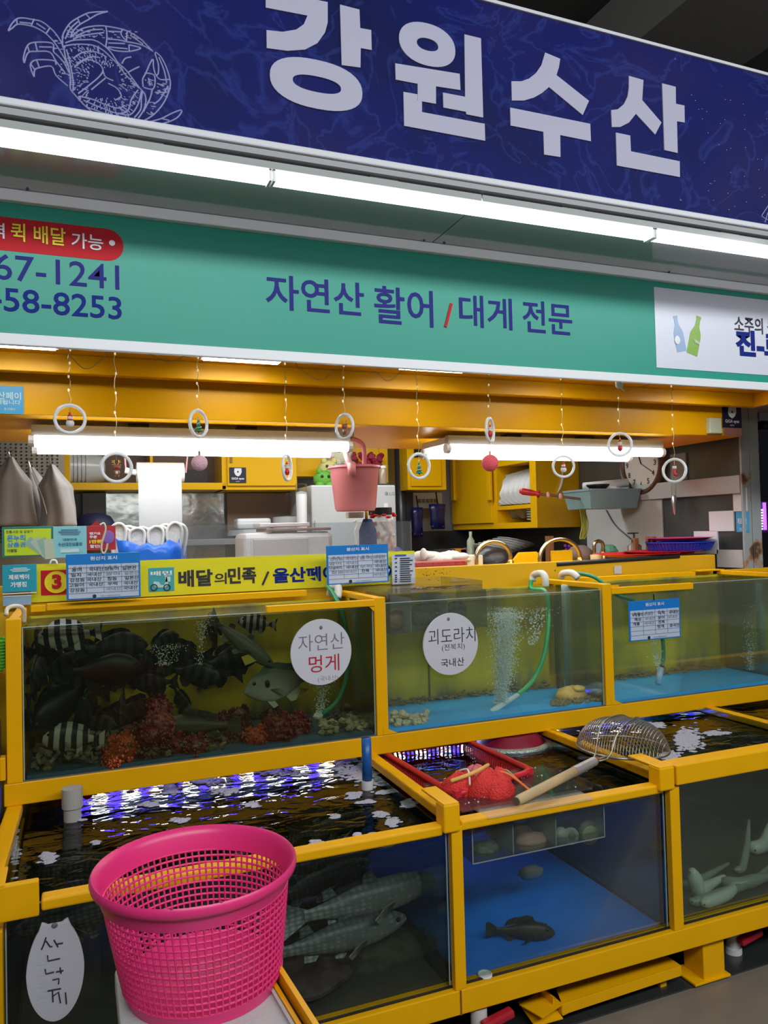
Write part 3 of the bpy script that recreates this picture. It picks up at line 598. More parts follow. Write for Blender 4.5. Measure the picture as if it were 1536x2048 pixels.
# hanging bags
BAG = mat('white_plastic_bag', (.44, .41, .40), .45, bump=.5, bscale=9, var=.08)
def bag(u0, u1, utop, v0, v1, y, label, sx=1):
    a, b = PY(u0, v1, y), PY(u1, v1, y); tp = PY(utop, v0, y); w = b.x-a.x; cx = (a.x+b.x)/2; h = tp.z-a.z
    rows = 15; cols = 22; vs = []; fs = []; rr = random.Random(u0)
    ph = [rr.uniform(0, 6) for _ in range(6)]
    for j in range(rows):
        q = j/(rows-1); ww = w/2*(1-.12*math.sin(q*3)) if q < .58 else w/2*max(0, 1-(q-.58)/.42)**1.15*.93+.016
        c = cx+(tp.x-cx)*max(0, (q-.3)/.7)
        for i in range(cols):
            an = 2*PI*i/cols; f = 1+.14*math.sin(3*an+ph[0]+q*2)+.11*math.sin(7*an+ph[1]+q)+.05*math.sin(11*an+ph[2])
            vs.append((c+ww*math.cos(an)*f, y+.10*math.sin(an)*f*(1-q*.6), a.z+h*q))
    for j in range(rows-1):
        for i in range(cols): fs.append((j*cols+i, j*cols+(i+1) % cols, (j+1)*cols+(i+1) % cols, (j+1)*cols+i))
    fs.append(tuple(range(cols)))
    t = root('plastic_bag', (cx, y, a.z), label, 'bag', 'plastic bags on the pegboard')
    MB().add(vs, fs).build('bag_body', BAG, t, smooth=True, sub=1)
    MB().tube(bez([(tp.x, y, tp.z-.01), (tp.x-.015, y+.02, tp.z+.05), (tp.x+.005, 5.19, tp.z+.07)], 6), .004, 6).build('hook', STEEL, t)
    return t
bag(-30, 75, 22, 915, 1053, 4.95, 'white plastic carrier bags hanging at the far left of the pegboard')
bag(66, 118, 62, 935, 1053, 5.08, 'white plastic bag with a silver string, between two other hanging bags')
bag(84, 158, 104, 930, 1055, 4.85, 'white printed plastic bag nearest the yellow wall cabinet')
p = MB(); a = PY(64, 945, 4.8); b = PY(99, 1048, 4.8)
tag(MB().tube([a, (a+b)/2+Vector((.01, 0, 0)), b], .0035, 6).build('silver_string', STEEL), 'thin silver cord hanging diagonally over the plastic bags', 'cord')
# back wall cabinets (yellow, open shelf on the left)
YB = 5.7
def cab_open(name, label, u0, v0, u1, v1, y, depth, door_u=None, extra=0):
    a, b = PY(u0, v1, y), PY(u1, v0, y); t = root(name, ((a.x+b.x)/2, y, a.z), label, 'cabinet', 'yellow wall cabinets'); return a, b, t
a, b, t = cab_open('wall_cabinet', 'yellow wall cabinet with an open shelf behind the plastic roll', 125, 860, 450, 980, YB, .35)
zt = 2.4
MB().bb((a.x, YB, a.z), (b.x, YB+.35, a.z+.03)).bb((a.x, YB, a.z), (a.x+.05, YB+.35, zt)).bb((b.x-.03, YB, a.z), (b.x, YB+.35, zt)).bb((a.x, YB+.33, a.z), (b.x, YB+.35, zt)).bb((a.x, YB, zt-.03), (b.x, YB+.35, zt)).build('body', YELC, t, bev=.003)
MB().bb((a.x+.04, YB+.31, a.z+.03), (b.x-.03, YB+.329, zt-.03)).build('inner_back', mat('dark_brown_sheet', (.10, .045, .012), .4), t)  # dark brown sheet added over the yellow back to darken the interior
MB().bb((a.x, YB, a.z-.001), (b.x, YB+.03, a.z+.05)).build('front_rail', YELC, t, bev=.003)
q = PY(300, 900, YB); MB().bb((q.x, YB+.02, a.z+.03), (q.x+.02, YB+.33, zt)).build('divider', YELC, t)
ca, cz = a, a.z+.03
a, b = PY(452, 980, YB), PY(592, 860, YB)
t = root('wall_cabinet', ((a.x+b.x)/2, YB, a.z), 'yellow wall cabinet with closed doors above the microwave shelf, left of the fridge', 'cabinet', 'yellow wall cabinets')
MB().bb((a.x, YB, a.z), (b.x, YB+.38, 2.4)).build('body', YELC, t, bev=.003)
MB().bb((a.x+.01, YB-.018, a.z+.03), (b.x-.01, YB, 2.39)).build('door', YELC, t, bev=.003)
MB().bb((a.x+.03, YB-.03, a.z+.2), (a.x+.045, YB-.018, a.z+.5)).build('handle', mat('dark_gold_handle', (.3, .16, .02), .3), t)
a, b = PY(592, 1060, YB+.05), PY(772, 850, YB+.05)
t = root('tall_cabinet', ((a.x+b.x)/2, YB+.05, 1.9), 'yellow cupboard front behind the pink bucket, above the fridge', 'cabinet')
MB().bb((a.x, YB+.1, 1.95), (b.x, YB+.38, 2.45)).build('body', YELC, t, bev=.003)
MB().bb((b.x-.05, YB+.08, 1.9), (b.x+.02, YB+.1, 2.45)).build('frame', YELC, t, bev=.003)
# bowls stack in open shelf
WH = mat('white_ceramic', (.50, .51, .50), .25)
p = PY(172, 962, YB+.12)
t = root('bowl_stack', (p.x, p.y, cz), 'row of nested white bowls on the open cabinet shelf', 'bowl')
for k in range(11):
    MB().lathe([(.03, 0), (.09, .01), (.12, .13), (.115, .13), (.085, .02)], (p.x-.13+k*.026, p.y, cz+.125), 24, M=Matrix.Rotation(-PI/2, 3, 'Y')).build('bowl', WH, t, smooth=True, auto=40)
box_thing('tray', (ca.x+.55, YB+.1, cz), (ca.x+1.0, YB+.3, cz+.12), BLACK, 'black box on the dark open shelf right of the hanging plastic roll', 'box')
# items below cabinets: steel back-splash with reflections
a, b = PY(210, 1050, 6.05), PY(455, 975, 6.05)
t = MB().bb((a.x, 6.06, 1.1), (b.x, 6.085, b.z)).build('steel_splashback', mat('shiny_splashback', (.30, .33, .32), .18, metal=.9, var=.5, vscale=14, bump=.2, bscale=12)); tag(t, 'shiny metal splashback under the left wall cabinet', 'panel')
a, b = PY(165, 1060, 5.9), PY(212, 985, 5.9)
tag(MB().bb((a.x, 5.9, a.z-.1), (b.x, 6.05, b.z)).build('kitchen_appliance', BLACK, bev=.003), 'dark appliance side in the shadow under the left cabinet', 'appliance')
a, b = PY(455, 1065, 6.0), PY(632, 985, 6.0)
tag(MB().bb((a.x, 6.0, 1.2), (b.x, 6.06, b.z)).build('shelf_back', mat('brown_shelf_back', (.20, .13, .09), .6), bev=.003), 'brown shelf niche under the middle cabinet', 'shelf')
for (u, v, w, h, l) in ((500, 1068, .17, .06, 'white bowl upside down in the brown niche, left'), (575, 1060, .12, .13, 'white round dish standing in the brown niche')):
    p = PY(u, v, 5.8)
    tag(MB().lathe([(w*.6, 0), (w, .02), (w*.92, h), (0, h+.01)], p-Vector((0, 0, .03)), 24).build('bowl', WH, smooth=True, auto=40), l, 'bowl')
p = PY(505, 1050, 5.82); box_thing('lid_stack', (p.x-.13, 5.75, p.z-.03), (p.x+.13, 5.9, p.z+.05), WHITE, 'white plastic food container in the brown niche', 'container', .02)
KZ = PY(500, 1068, 5.8).z-.03
box_thing('kitchen_shelf', (-.25, 5.3, KZ-.04), (1.62, 6.0, KZ), mat('grey_shelf_top', (.22, .22, .22), .4), 'grey kitchen shelf along the back wall left of the fridge', 'shelf')
p = PY(190, 1035, 5.6); p.z = KZ+.1
t = root('handbag', (p.x, p.y, p.z-.1), 'dark bag with a red strap in the shadow left of the splashback', 'bag')
MB().ell((p.x, p.y, p.z), (.14, .1, .10), 14, 8, jit=.05).build('bag_body', mat('navy_cloth', (.01, .012, .05), .6), t, smooth=True)
MB().beam((p.x-.12, p.y-.1, p.z-.1), (p.x+.02, p.y-.1, p.z+.03), .03, .04).build('strap', mat('red_cloth', (.4, .02, .03), .6), t)
p = PY(606, 1060, 5.35)
for u, l in ((604, 'tall white tumbler stack beside the left edge of the fridge'),):
    p = PY(u, 1055, 5.35); q = PY(u, 968, 5.35)
    p.z = KZ
    t = root('paper_cup_stack', (p.x, 5.35, p.z), l, 'cups')
    MB().lathe([(.035, 0), (.04, q.z-p.z-.06), (.0, q.z-p.z-.05)], p, 20).build('cups', WHITE, t, smooth=True, auto=40)
    MB().lathe([(.042, q.z-p.z-.07), (.042, q.z-p.z), (0, q.z-p.z+.005)], p, 20).build('clear_sleeve', GU, t)
# fridge
a, b = PY(624, 1060, 5.4), PY(791, 970, 5.4)
FR = mat('silver_white_fridge', (.50, .52, .53), .3)
t = root('refrigerator', ((a.x+b.x)/2, 5.4, 0), 'pale silver refrigerator behind the pink bucket', 'refrigerator')
MB().bb((a.x, 5.43, 0), (b.x, 6.02, b.z)).build('body', FR, t, bev=.01)
MB().bb((a.x, 5.4, .7), (b.x, 5.43, b.z)).build('door', FR, t, bev=.01)
MB().textp('LG', 779, 991, 789, 984, 5.4, .02).ell(PY(773, 987, 5.399), (.014, .002, .014), 14, 6).build('logo', mat('grey_logo', (.25, .25, .27), .4), t)
MB().bb((a.x+.02, 5.385, 1.0), (a.x+.04, 5.4, 1.6)).build('handle', FR, t, bev=.004)
for (u0, v0, u1, v1) in ((774, 1040, 786, 1028), (768, 1016, 776, 1007)): PB(MB(), u0, v0, u1, v1, 5.392, .006).build('sticker', WHITE, t)
ztop = b.z
def plush(u, v, r, col, label, y=5.6, ears=True, eye=True):
    p = PY(u, v, y); t = root('plush_toy', (p.x, p.y, ztop), label, 'toy', 'plush toys on the fridge')
    M = mat('plush_'+label.split()[0], col, .9, bump=.4, bscale=60)
    MB().ell((p.x, p.y, p.z), (r, r*.9, r*.85), 18, 12, jit=.02).ell((p.x-.5*r, p.y-.4*r, p.z+.75*r), (r*.3, r*.25, r*.3), 10, 8).ell((p.x+.5*r, p.y-.4*r, p.z+.75*r), (r*.3, r*.25, r*.3), 10, 8).ell((p.x-.5*r, p.y-.5*r, p.z-.6*r), (r*.45, r*.4, r*.3), 10, 8).ell((p.x+.5*r, p.y-.5*r, p.z-.6*r), (r*.45, r*.4, r*.3), 10, 8).build('body', M, t, smooth=True)
    for s in (-1, 1): MB().ell((p.x+s*.35*r, p.y-.86*r, p.z+.2*r), (.012, .008, .012), 8, 6).build('eye', BLACK, t)
plush(646, 958, .075, (.14, .42, .05), 'green plush toy on the fridge, left of the bucket')
plush(656, 938, .08, (.62, .58, .22), 'yellow plush toy on top of the green one', 5.66)
plush(680, 910, .11, (.66, .64, .48), 'cream plush toy seen behind the bucket handle', 5.75)
fl = root('flower_bunch', PY(735, 925, 5.65), 'bunch of dark red artificial flowers above the bucket', 'flowers')
m = MB(); rr = random.Random(2)
for k in range(26): m.ell(PY(rr.uniform(706, 764), rr.uniform(908, 932), 5.6+rr.uniform(0, .1)), rr.uniform(.016, .03), 7, 5, jit=.25)
m.build('petals', mat('dark_red_petals', (.25, .01, .03), .7), fl)['kind'] = 'stuff'
MB().bb(tuple(PY(710, 955, 5.65)), tuple(PY(755, 935, 5.75))).build('pot', mat('dark_pot', (.1, .02, .02), .6), fl)
p = PY(766, 968, 5.5); t = root('spice_jar', p, 'small spice jar on the fridge right of the pink bucket', 'jar')
MB().lathe([(.03, 0), (.03, .11), (.024, .12)], p, 16).build('glass_jar', mat('brown_jar', (.35, .25, .18), .2), t, smooth=True)
MB().lathe([(.027, .12), (.027, .14), (0, .14)], p, 16).build('lid', WHITE, t)
# dark pipe and wall next to the fridge
a = PY(796, 1050, 5.9); b = PY(815, 880, 5.9)
tag(MB().tube([(a.x+.03, 5.9, .2), (a.x+.03, 5.9, 2.5)], .045, 14).build('drain_pipe', mat('dark_pipe', (.03, .035, .04), .3), smooth=True), 'dark vertical pipe between the fridge cupboard and the small wall cabinet', 'pipe')
a, b = PY(816, 980, YB), PY(890, 870, YB)
t = root('wall_cabinet', ((a.x+b.x)/2, YB, a.z), 'small yellow wall cabinet above the wall sockets and blue gloves', 'cabinet', 'yellow wall cabinets')
MB().bb((a.x, YB, a.z), (b.x, YB+.38, 2.4)).build('body', YELC, t, bev=.003)
q = PY(850, 920, YB); MB().bb((a.x+.025, YB-.015, a.z+.03), (b.x-.05, YB, q.z)).build('door', YELC, t, bev=.003)
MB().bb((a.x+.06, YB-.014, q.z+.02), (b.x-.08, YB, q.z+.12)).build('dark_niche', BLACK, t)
# socket strip
a, b = PY(822, 1017, 5.95), PY(884, 985, 5.95)
t = root('socket_panel', ((a.x+b.x)/2, 5.95, a.z), 'white wall socket panel above the blue rubber gloves', 'socket')
MB().bb((a.x, 5.95, a.z), (b.x, 5.99, b.z)).build('plate', OFFW, t, bev=.003)
for k in range(5):
    x = a.x+.08+k*.037; MB().box((x, 5.948, (a.z+b.z)/2-.004), (.026, .006, .035)).build('socket', mat('grey_socket', (.14, .15, .14), .5), t)
NG = mat('navy_rubber', (.008, .010, .08), .25)
for u0, u1, v0, v1, l in ((824, 848, 1015, 1070, 'dark blue rubber glove hanging left under the sockets'), (858, 893, 1008, 1055, 'dark blue rubber glove hanging right under the sockets')):
    p = PY((u0+u1)/2, v1, 5.85); q = PY((u0+u1)/2, v0, 5.85); w = (PY(u1, v1, 5.85).x-PY(u0, v1, 5.85).x)/2; h = q.z-p.z
    t = root('rubber_glove', (p.x, 5.85, p.z), l, 'glove', 'rubber gloves')
    m = MB().lathe([(w*.5, 0), (w*.85, h*.1), (w*.8, h*.4), (w*.9, h*.75), (w*.95, h), (w*.7, h)], p, 18, sy=.45)
    for k in range(4): m.tube([p+Vector((w*(-.6+.4*k), 0, h*.12)), p+Vector((w*(-.55+.37*k), -.01, -h*.05))], w*.2, 8)
    m.build('glove', NG, t, smooth=True)
    MB().tube([q, q+Vector((.01, .05, .10))], .006, 6).build('strap', NG, t)
tag(MB().bb(tuple(PY(800, 1060, 5.88)), tuple(PY(822, 985, 5.92))).build('dark_apron', mat('black_apron', (.01, .012, .02), .5)), 'black apron hanging beside the dark pipe', 'apron')
# plate cabinet on the right wall: doors face left, end panel faces us
XP = 3.07; ye = PX(1073, 1000, XP).y
cb = CH+ (PY(1073, 1057, ye).z-CH); zb = PY(1073, 1056, ye).z; zt = 2.3
yb = PX(905, 1000, XP).y
t = root('plate_cabinet', (3.25, (ye+yb)/2, zb), 'yellow kitchen cabinet on the right wall with white plates on its open shelf', 'cabinet', 'yellow wall cabinets')
MB().bb((XP, ye, zb), (3.44, ye+.02, zt)).build('end_panel', YELC, t, bev=.002)
yo = PX(990, 1000, XP).y
MB().bb((XP+.001, ye+.012, zb+.001), (3.43, yb, zb+.045)).build('bottom_panel', YELC, t, bev=.002)
zs = PX(1070, 1007, XP).z; zo = PX(1065, 922, XP).z
MB().bb((XP+.001, ye+.012, zs-.03), (3.43, yo, zs)).build('shelf', YELC, t, bev=.002)
MB().bb((XP+.001, ye+.012, zo), (3.43, yo, zt-.001)).build('top_panel', YELC, t, bev=.002)
MB().bb((XP-.001, ye+.003, zb+.002), (XP+.02, ye+.08, zt-.002)).build('stile', YELC, t, bev=.002)
MB().bb((XP, yo-.03, zb), (3.43, yo, zt)).build('divider', YELC, t, bev=.002)
MB().bb((XP+.0, yo, zb+.045), (3.42, yb, zt)).build('closed_section', YELC, t, bev=.002)
MB().bb((XP-.02, yo+.03, zb+.05), (XP, yb-.02, zt)).build('door', YELC, t, bev=.002)
for u in (980, 908):
    q = PX(u, 1000, XP-.03); z0, z1 = PX(u, 1001, XP-.03).z, PX(u, 930, XP-.03).z
    MB().bb((XP-.045, q.y-.03, z0), (XP-.02, q.y+.03, zt)).build('handle', YELC, t, bev=.004)
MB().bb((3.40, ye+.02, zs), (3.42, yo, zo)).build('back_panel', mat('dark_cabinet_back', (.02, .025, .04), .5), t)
# plates standing on the shelf
for k in range(9):
    yy = ye+.13+k*.055; rad = .155-.004*k; cz_ = zs+rad*.95
    M = Matrix.Rotation(math.radians(72), 3, 'X') @ Matrix.Rotation(math.radians(-12), 3, 'Y')
    tag(MB().lathe([(0, .0), (rad*.55, .0), (rad*.62, .008), (rad, .030), (rad, .036), (rad*.6, .013), (0, .008)], (XP+.20-k*.014, yy, cz_), 40, M=Matrix.Rotation(math.radians(-62+k*1.5), 3, 'Z') @ M).build('plate', WH, smooth=True, auto=50), ['large white plate standing at the front of the cabinet shelf', 'second white plate leaning on the cabinet shelf'][k] if k < 2 else 'white plate standing behind others on the cabinet shelf', 'plate', 'plates on the cabinet shelf')
for k in range(5):
    tag(MB().lathe([(0, 0), (.05, 0), (.10, .02), (.10, .024), (0, .006)], (XP+.12, ye+.14, zb+.046+k*.018), 28).build('saucer', WH, smooth=True, auto=50), 'small white saucer in the stack on the lowest cabinet shelf', 'plate', 'saucers on the lowest cabinet shelf')
for k in range(3):
    M = Matrix.Rotation(math.radians(60), 3, 'Y') @ Matrix.Rotation(k*.4, 3, 'X')
    tag(MB().lathe([(0, .0), (.05, .0), (.08, .05), (.075, .05), (.045, .006), (0, .006)], (XP+.12, ye+.42+k*.16, zb+.12), 20, M=M).build('bowl', mat('grey_bowl', (.25, .25, .25), .3), smooth=True, auto=50), 'tilted grey bowl lying on the lowest cabinet shelf', 'bowl', 'bowls on the lowest cabinet shelf')
# dark splashback + counter stuff under the plate cabinet
tag(MB().bb((2.1, 6.0, 1.0), (3.43, 6.09, 1.5)).build('dark_splashback', mat('dark_tiles', (.03, .03, .035), .3)), 'dark splashback under the plate cabinet', 'panel')
PL2 = root('plate_rack', PY(985, 1110, 5.0), 'stack of white plates leaning behind the left arched faucet', 'plates')
for k in range(6):
    p = PY(985+k*9, 1105-k*3, 5.0+k*.06); MB().lathe([(0, 0), (.12, .01), (.15, .03), (.15, .034), (0, .012)], p, 28, M=Matrix.Rotation(math.radians(14), 3, 'Y')).build('plate', WH, PL2, smooth=True, auto=50)
# wall clock on right wall
q = PX(1285, 928, 3.42)
zc = q.z; rad = .205
t = root('wall_clock', (3.42, q.y, zc-rad), 'round brown wall clock on the dark right wall', 'clock')
Mx = Matrix.Rotation(-PI/2, 3, 'Y')
c = (3.44, q.y, zc)
MB().lathe([(rad*.80, .03), (rad*.84, .045), (rad*.93, .05), (rad, .03), (rad, 0)], c, 44, M=Mx).build('rim', mat('brown_wood_rim', (.10, .045, .02), .35), t, smooth=True, auto=50)
MB().lathe([(0, .028), (rad*.82, .028)], c, 44, M=Mx).build('dial', mat('cream_dial', (.62, .58, .52), .5), t)
nm = MB()
for h in range(1, 13):
    an = PI/2-h*PI/6; yy = q.y-rad*.64*math.cos(an); z = zc+rad*.64*math.sin(an)  # seen from -X: right is -Y
    nm.textq(str(h), (3.411, yy+.018*len(str(h))**.3, z-.018), (0, -.036 if h > 9 else -.022, 0), (0, 0, .036), .02, (-.001, 0, 0))
nm.build('numerals', PBLK, t)
for an, l, w_, n in ((PI/2-PI*11.3/6, .09, .010, 'hour_hand'), (PI/2-2*PI*20/60, .13, .006, 'minute_hand')):
    MB().beam((3.409, q.y, zc), (3.409, q.y-l*math.cos(an), zc+l*math.sin(an)), .003, w_, (1, 0, 0)).build(n, BLACK, t)
# papers on the right wall
for k, (u0, v0, u1, v1, mt, l) in enumerate(((1418, 1062, 1467, 1021, PAPER, 'white square paper taped in the middle of the dark right wall'), (1466, 1022, 1492, 975, PAPER, 'white paper on the right wall directly under the pale rail'), (1388, 1108, 1435, 1062, PAPER, 'white paper on the right wall beside the basin stack'), (1434, 1136, 1486, 1100, mat('white_tiles_print', (.70, .71, .73), .35), 'white tiled panel low on the right wall beside the post'), (1173, 1110, 1325, 990, OFFW, 'large pale board on the right wall behind the soap pump'))):
    a, b = PX(u0, (v0+v1)/2, 3.43), PX(u1, (v0+v1)/2, 3.43); z0, z1 = PX(u1, v0, 3.43).z, PX(u1, v1, 3.43).z
    tag(MB().bb((3.43, a.y, z0), (3.439, b.y, z1)).build('wall_notice', mt), l, 'notice')
a, b = PX(1473, 1064, 3.425), PX(1494, 1023, 3.425)
t = root('payment_notice', (3.43, a.y, a.z), 'light blue payment notice on the right wall beside the post', 'notice')
MB().bb((3.425, a.y, a.z), (3.437, b.y, b.z)).build('card', mat('sky_blue_card', (.06, .38, .72), .4), t)
m = MB(); m.textq('제로페이', (3.4245, a.y-.01, b.z-.07), (0, -(a.y-b.y)*.8, 0), (0, 0, .035), .02, (0, 0, 0)); m.textq('가맹점', (3.4245, a.y-.02, b.z-.11), (0, -(a.y-b.y)*.6, 0), (0, 0, .022), .02, (0, 0, 0)); m.build('lettering', PWHT, t)
# blue-grey basket on the rail + things in it
a, b = PY(1152, 1018, 4.15), PY(1217, 982, 4.15)
xr = PY(1251, 1000, 4.15).x
BG = mat('grey_blue_plastic', (.20, .32, .34), .4)
t = root('storage_basket', (3.25, 4.2, a.z), 'grey blue plastic basket hanging on the right wall rail', 'basket')
zz0, zz1 = a.z, PY(1152, 982, 4.15).z; X0 = a.x; X1 = 3.4; 
m = MB()
def frus(x0, x1, y0, y1, z0, z1, k, th=.006):
    mm = MB(); o = [(x0+k, y0+k, z0), (x1-k, y0+k, z0), (x1-k, y1-k, z0), (x0+k, y1-k, z0), (x0, y0, z1), (x1, y0, z1), (x1, y1, z1), (x0, y1, z1)]
    mm.add(o, [(0, 1, 2, 3), (0, 1, 5, 4), (1, 2, 6, 5), (2, 3, 7, 6), (3, 0, 4, 7)]); return mm
frus(X0, 3.39, 4.0, 4.28, zz0, zz1, .02).build('body', BG, t, solid=.006)
rm = MB()
for p_, q_ in (((X0, 4.0), (3.39, 4.0)), ((3.39, 4.0), (3.39, 4.28)), ((3.39, 4.28), (X0, 4.28)), ((X0, 4.28), (X0, 4.0))): rm.beam((*p_, zz1), (*q_, zz1), .016, .012)
rm.build('rim', BG, t)
tag(MB().lathe([(.03, 0), (.07, .035), (.075, .045), (.06, .04)], (X0+.10, 4.05, zz1-.01), 24).build('black_bowl', BLACK, smooth=True), 'small black bowl lying in the grey blue basket', 'bowl')
tag(MB().tube([(X0+.1, 4.2, zz1+.03), (3.37, 4.1, zz1+.05)], .028, 14).build('white_roll', WHITE, smooth=True), 'white roll lying across the grey blue basket', 'roll')
tag(MB().ell((X0+.26, 4.12, zz1), (.09, .06, .03), 12, 8, jit=.15).build('crumpled_wrap', WHITE), 'crumpled clear wrap in the grey blue basket', 'wrap')
# knife steel with red handle pointing left from the basket
p, q = PY(1040, 982, 4.25), PY(1078, 988, 4.22); r = PY(1150, 996, 4.1)
t = root('sharpening_steel', r, 'knife sharpening steel with a red handle sticking out of the basket', 'tool')
MB().tube([p, p.lerp(q, .15), p.lerp(q, .6), p.lerp(q, .88), q], [.014, .022, .02, .014, .026], 12).build('handle', mat('red_handle', (.50, .02, .03), .3), t, smooth=True)
MB().tube([q, r+Vector((.08, 0, -.01))], .008, 8).build('rod', mat('rusty_rod', (.2, .14, .12), .4, metal=.6), t)
for s in (.25, .6): 
    c = q.lerp(r, s); MB().ell(c, (.012, .012, .02), 8, 6).build('rubber_tie', mat('pink_tie', (.6, .3, .28), .6), t)
# bottle hanging on rail
p = PX(1347, 968, 3.36); t = root('hanging_dispenser', p, 'clear glass tube with metal tip hanging from the right wall rail', 'tube')
MB().lathe([(.0, -.16), (.012, -.15), (.014, -.10), (.014, .14), (0, .14)], p+Vector((0, 0, .03)), 12).build('glass_tube', GU, t)
MB().lathe([(0, -.24), (.012, -.22), (.016, -.18), (.02, -.15), (.012, -.12)], p+Vector((0, 0, .05)), 12).build('metal_tip', STEEL, t, smooth=True)
tag(MB().bb((3.428, PX(1372, 930, 3.43).y, PX(1372, 958, 3.43).z), (3.439, PX(1341, 930, 3.43).y, PX(1372, 905, 3.43).z)).build('grey_card', mat('grey_card', (.3, .3, .3), .5)), 'grey card behind the rightmost ring ornament', 'card')
# yellow cable under the basket
m = MB()
for k in range(4): m.tube(bez([PY(1160+k*3, 1018, 4.3), PY(1164+k*4, 1050, 4.3), PY(1160+k*3, 1078, 4.3), PY(1172-k*2, 1060, 4.3), PY(1170, 1020, 4.3)], 6), .004, 6)
tag(m.build('yellow_cable', mat('yellow_cable', (.5, .5, .05), .5)), 'bundle of yellow cable hanging under the grey blue basket', 'cable')
tag(MB().tube(bez([PX(1212, 1020, 3.42), PX(1230, 1050, 3.42), PX(1262, 1078, 3.42)], 5), .004, 6).build('wall_cable', mat('dark_cable', (.05, .05, .05), .5)), 'thin dark cable running down the pale board on the right wall', 'cable')
# right side behind the post
t = root('neon_shop_sign', PY(1526, 1055, 5), 'narrow purple and white vertical sign beyond the steel post', 'sign')
MB().bb(tuple(PY(1521, 1065, 5)), tuple(PY(1534, 1003, 5.02))).build('panel', mat('purple_panel', (.12, .03, .2), .3), t)
m = MB()
for k in range(8): m.box(PY(1524, 1020+k*5.4, 4.99), (.016, .004, .012))
m.build('lit_characters', mat('lit_white', (1, 1, 1), .5, emit=2.5), t)
MB().bb(tuple(PY(1528, 1060, 4.985)), tuple(PY(1531, 1005, 4.99))).build('lit_edge', mat('lit_violet', (.5, .15, .8), .5, emit=1.5, ecol=(.5, .15, .9)), t)
struct(MB().bb((3.7, 5.3, 0), (9, 5.4, 4.2)).build('wall_far', mat('dark_far_wall', (.02, .02, .022), .5)))
t = root('roll_shutter_box', PY(1520, 830, 3.6), 'grey roll shutter box beyond the steel post', 'box')
MB().bb(tuple(PY(1519, 840, 3.6)), (5.2, 3.75, PY(1525, 805, 3.6).z)).build('housing', OFFW, t, bev=.004)
MB().tube([PY(1518, 850, 3.66), PY(1518, 850, 3.66)+Vector((1, 0, 0))], .035, 10).build('roller', BLACK, t)

# ================================================================ things on / behind the counter
# container, lid
a, b = PY(490, 1118, 3.5), PY(667, 1062, 3.5)
IV = mat('ivory_plastic', (.66, .61, .60), .4)
t = root('ivory_container', ((a.x+b.x)/2, 3.6, 1.19), 'large ivory plastic container with rounded corners on the counter', 'container')
MB().bb((a.x, 3.5, 1.19), (b.x, 3.75, b.z)).build('body', IV, t, bev=.025)
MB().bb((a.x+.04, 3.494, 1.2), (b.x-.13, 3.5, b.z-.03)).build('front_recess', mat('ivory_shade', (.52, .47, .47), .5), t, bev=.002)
a, b = PY(538, 1066, 3.45), PY(669, 1060, 3.45)
tag(MB().bb((a.x, 3.5, b.z+.001), (b.x, 3.72, b.z+.014)).build('wooden_board', mat('brown_wood_board', (.30, .16, .11), .5), bev=.003), 'thin brown board lying on the ivory container', 'board')
a, b = PY(520, 1060, 3.55), PY(620, 1054, 3.55)
tag(MB().bb((a.x, 3.55, b.z+.004), (b.x, 3.7, b.z+.022)).build('ivory_tray', IV, bev=.003), 'shallow ivory tray resting on the brown board', 'tray')
# clear acrylic screen on top of banner
a, b = PY(362, 1112, 3.3), PY(822, 1042, 3.3)
ACR = glass_mat('clear_acrylic', (.86, .88, .9), .5, .05, murk=.07, mcol=(.6, .62, .65))
tag(MB().bb((a.x, 3.3, 1.19), (b.x, 3.305, b.z)).build('acrylic_screen', ACR), 'clear acrylic screen standing along the counter behind the yellow banner', 'screen')
# white cotton gloves in blue bag
BB = mat('blue_plastic_bag', (.015, .14, .72), .3, bump=.5, bscale=12)
p0 = PY(230, 1105, 3.42); p1 = PY(365, 1105, 3.42)
t = root('blue_plastic_bag', ((p0.x+p1.x)/2, 3.42, 1.19), 'crumpled blue plastic bag holding white gloves on the counter', 'bag')
m = MB(); rr = random.Random(4); n = 30; vs = []; fs = []; rows = 7
for j in range(rows):
    q = j/(rows-1)
    for i in range(n):
        an = 2*PI*i/n; f = 1+rr.uniform(-.09, .09)
        vs.append(((p0.x+p1.x)/2+(p1.x-p0.x)/2*math.cos(an)*f*(1+.06*(q > .8)), 3.42+.10*math.sin(an)*f, 1.19+q*(PY(300, 1084, 3.32).z-1.19)+(rr.uniform(-.022, .022) if j else 0)))
for j in range(rows-1):
    for i in range(n): fs.append((j*n+i, j*n+(i+1) % n, (j+1)*n+(i+1) % n, (j+1)*n+i))
m.add(vs, fs).build('bag_body', BB, t, smooth=True, solid=.003)
CG = mat('white_cotton', (.66, .65, .63), .9, bump=.2, bscale=80)
for k in range(14):
    u = 237+k*9.4; p = PY(u, 1085, 3.37+.022*(k % 4)); q = PY(u+rr.uniform(-4, 4), 1048+rr.uniform(-2, 12), p.y)
    h = q.z-p.z; w_ = .032
    pts = [p+Vector((-w_*.6, 0, -.06)), p+Vector((-w_, 0, h*.5)), p+Vector((-w_*.4, 0, h*.97)), p+Vector((w_*.5, 0, h*.97)), p+Vector((w_*.95, 0, h*.5)), p+Vector((w_*.4, 0, -.06))]
    g = root('cotton_glove', p-Vector((0, 0, .06)), 'white cotton glove cuff standing in the blue bag', 'glove', 'white gloves in the blue bag')
    MB().tube(bez(pts, 5), .0065, 8).build('cuff_hem', CG, g, smooth=True)
    MB().prism([x+Vector((0, .005, 0)) for x in bez(pts, 3)], (0, .006, 0)).build('cuff', mat('white_cotton_shade', (.60, .59, .58), .9, bump=.5, bscale=50), g)
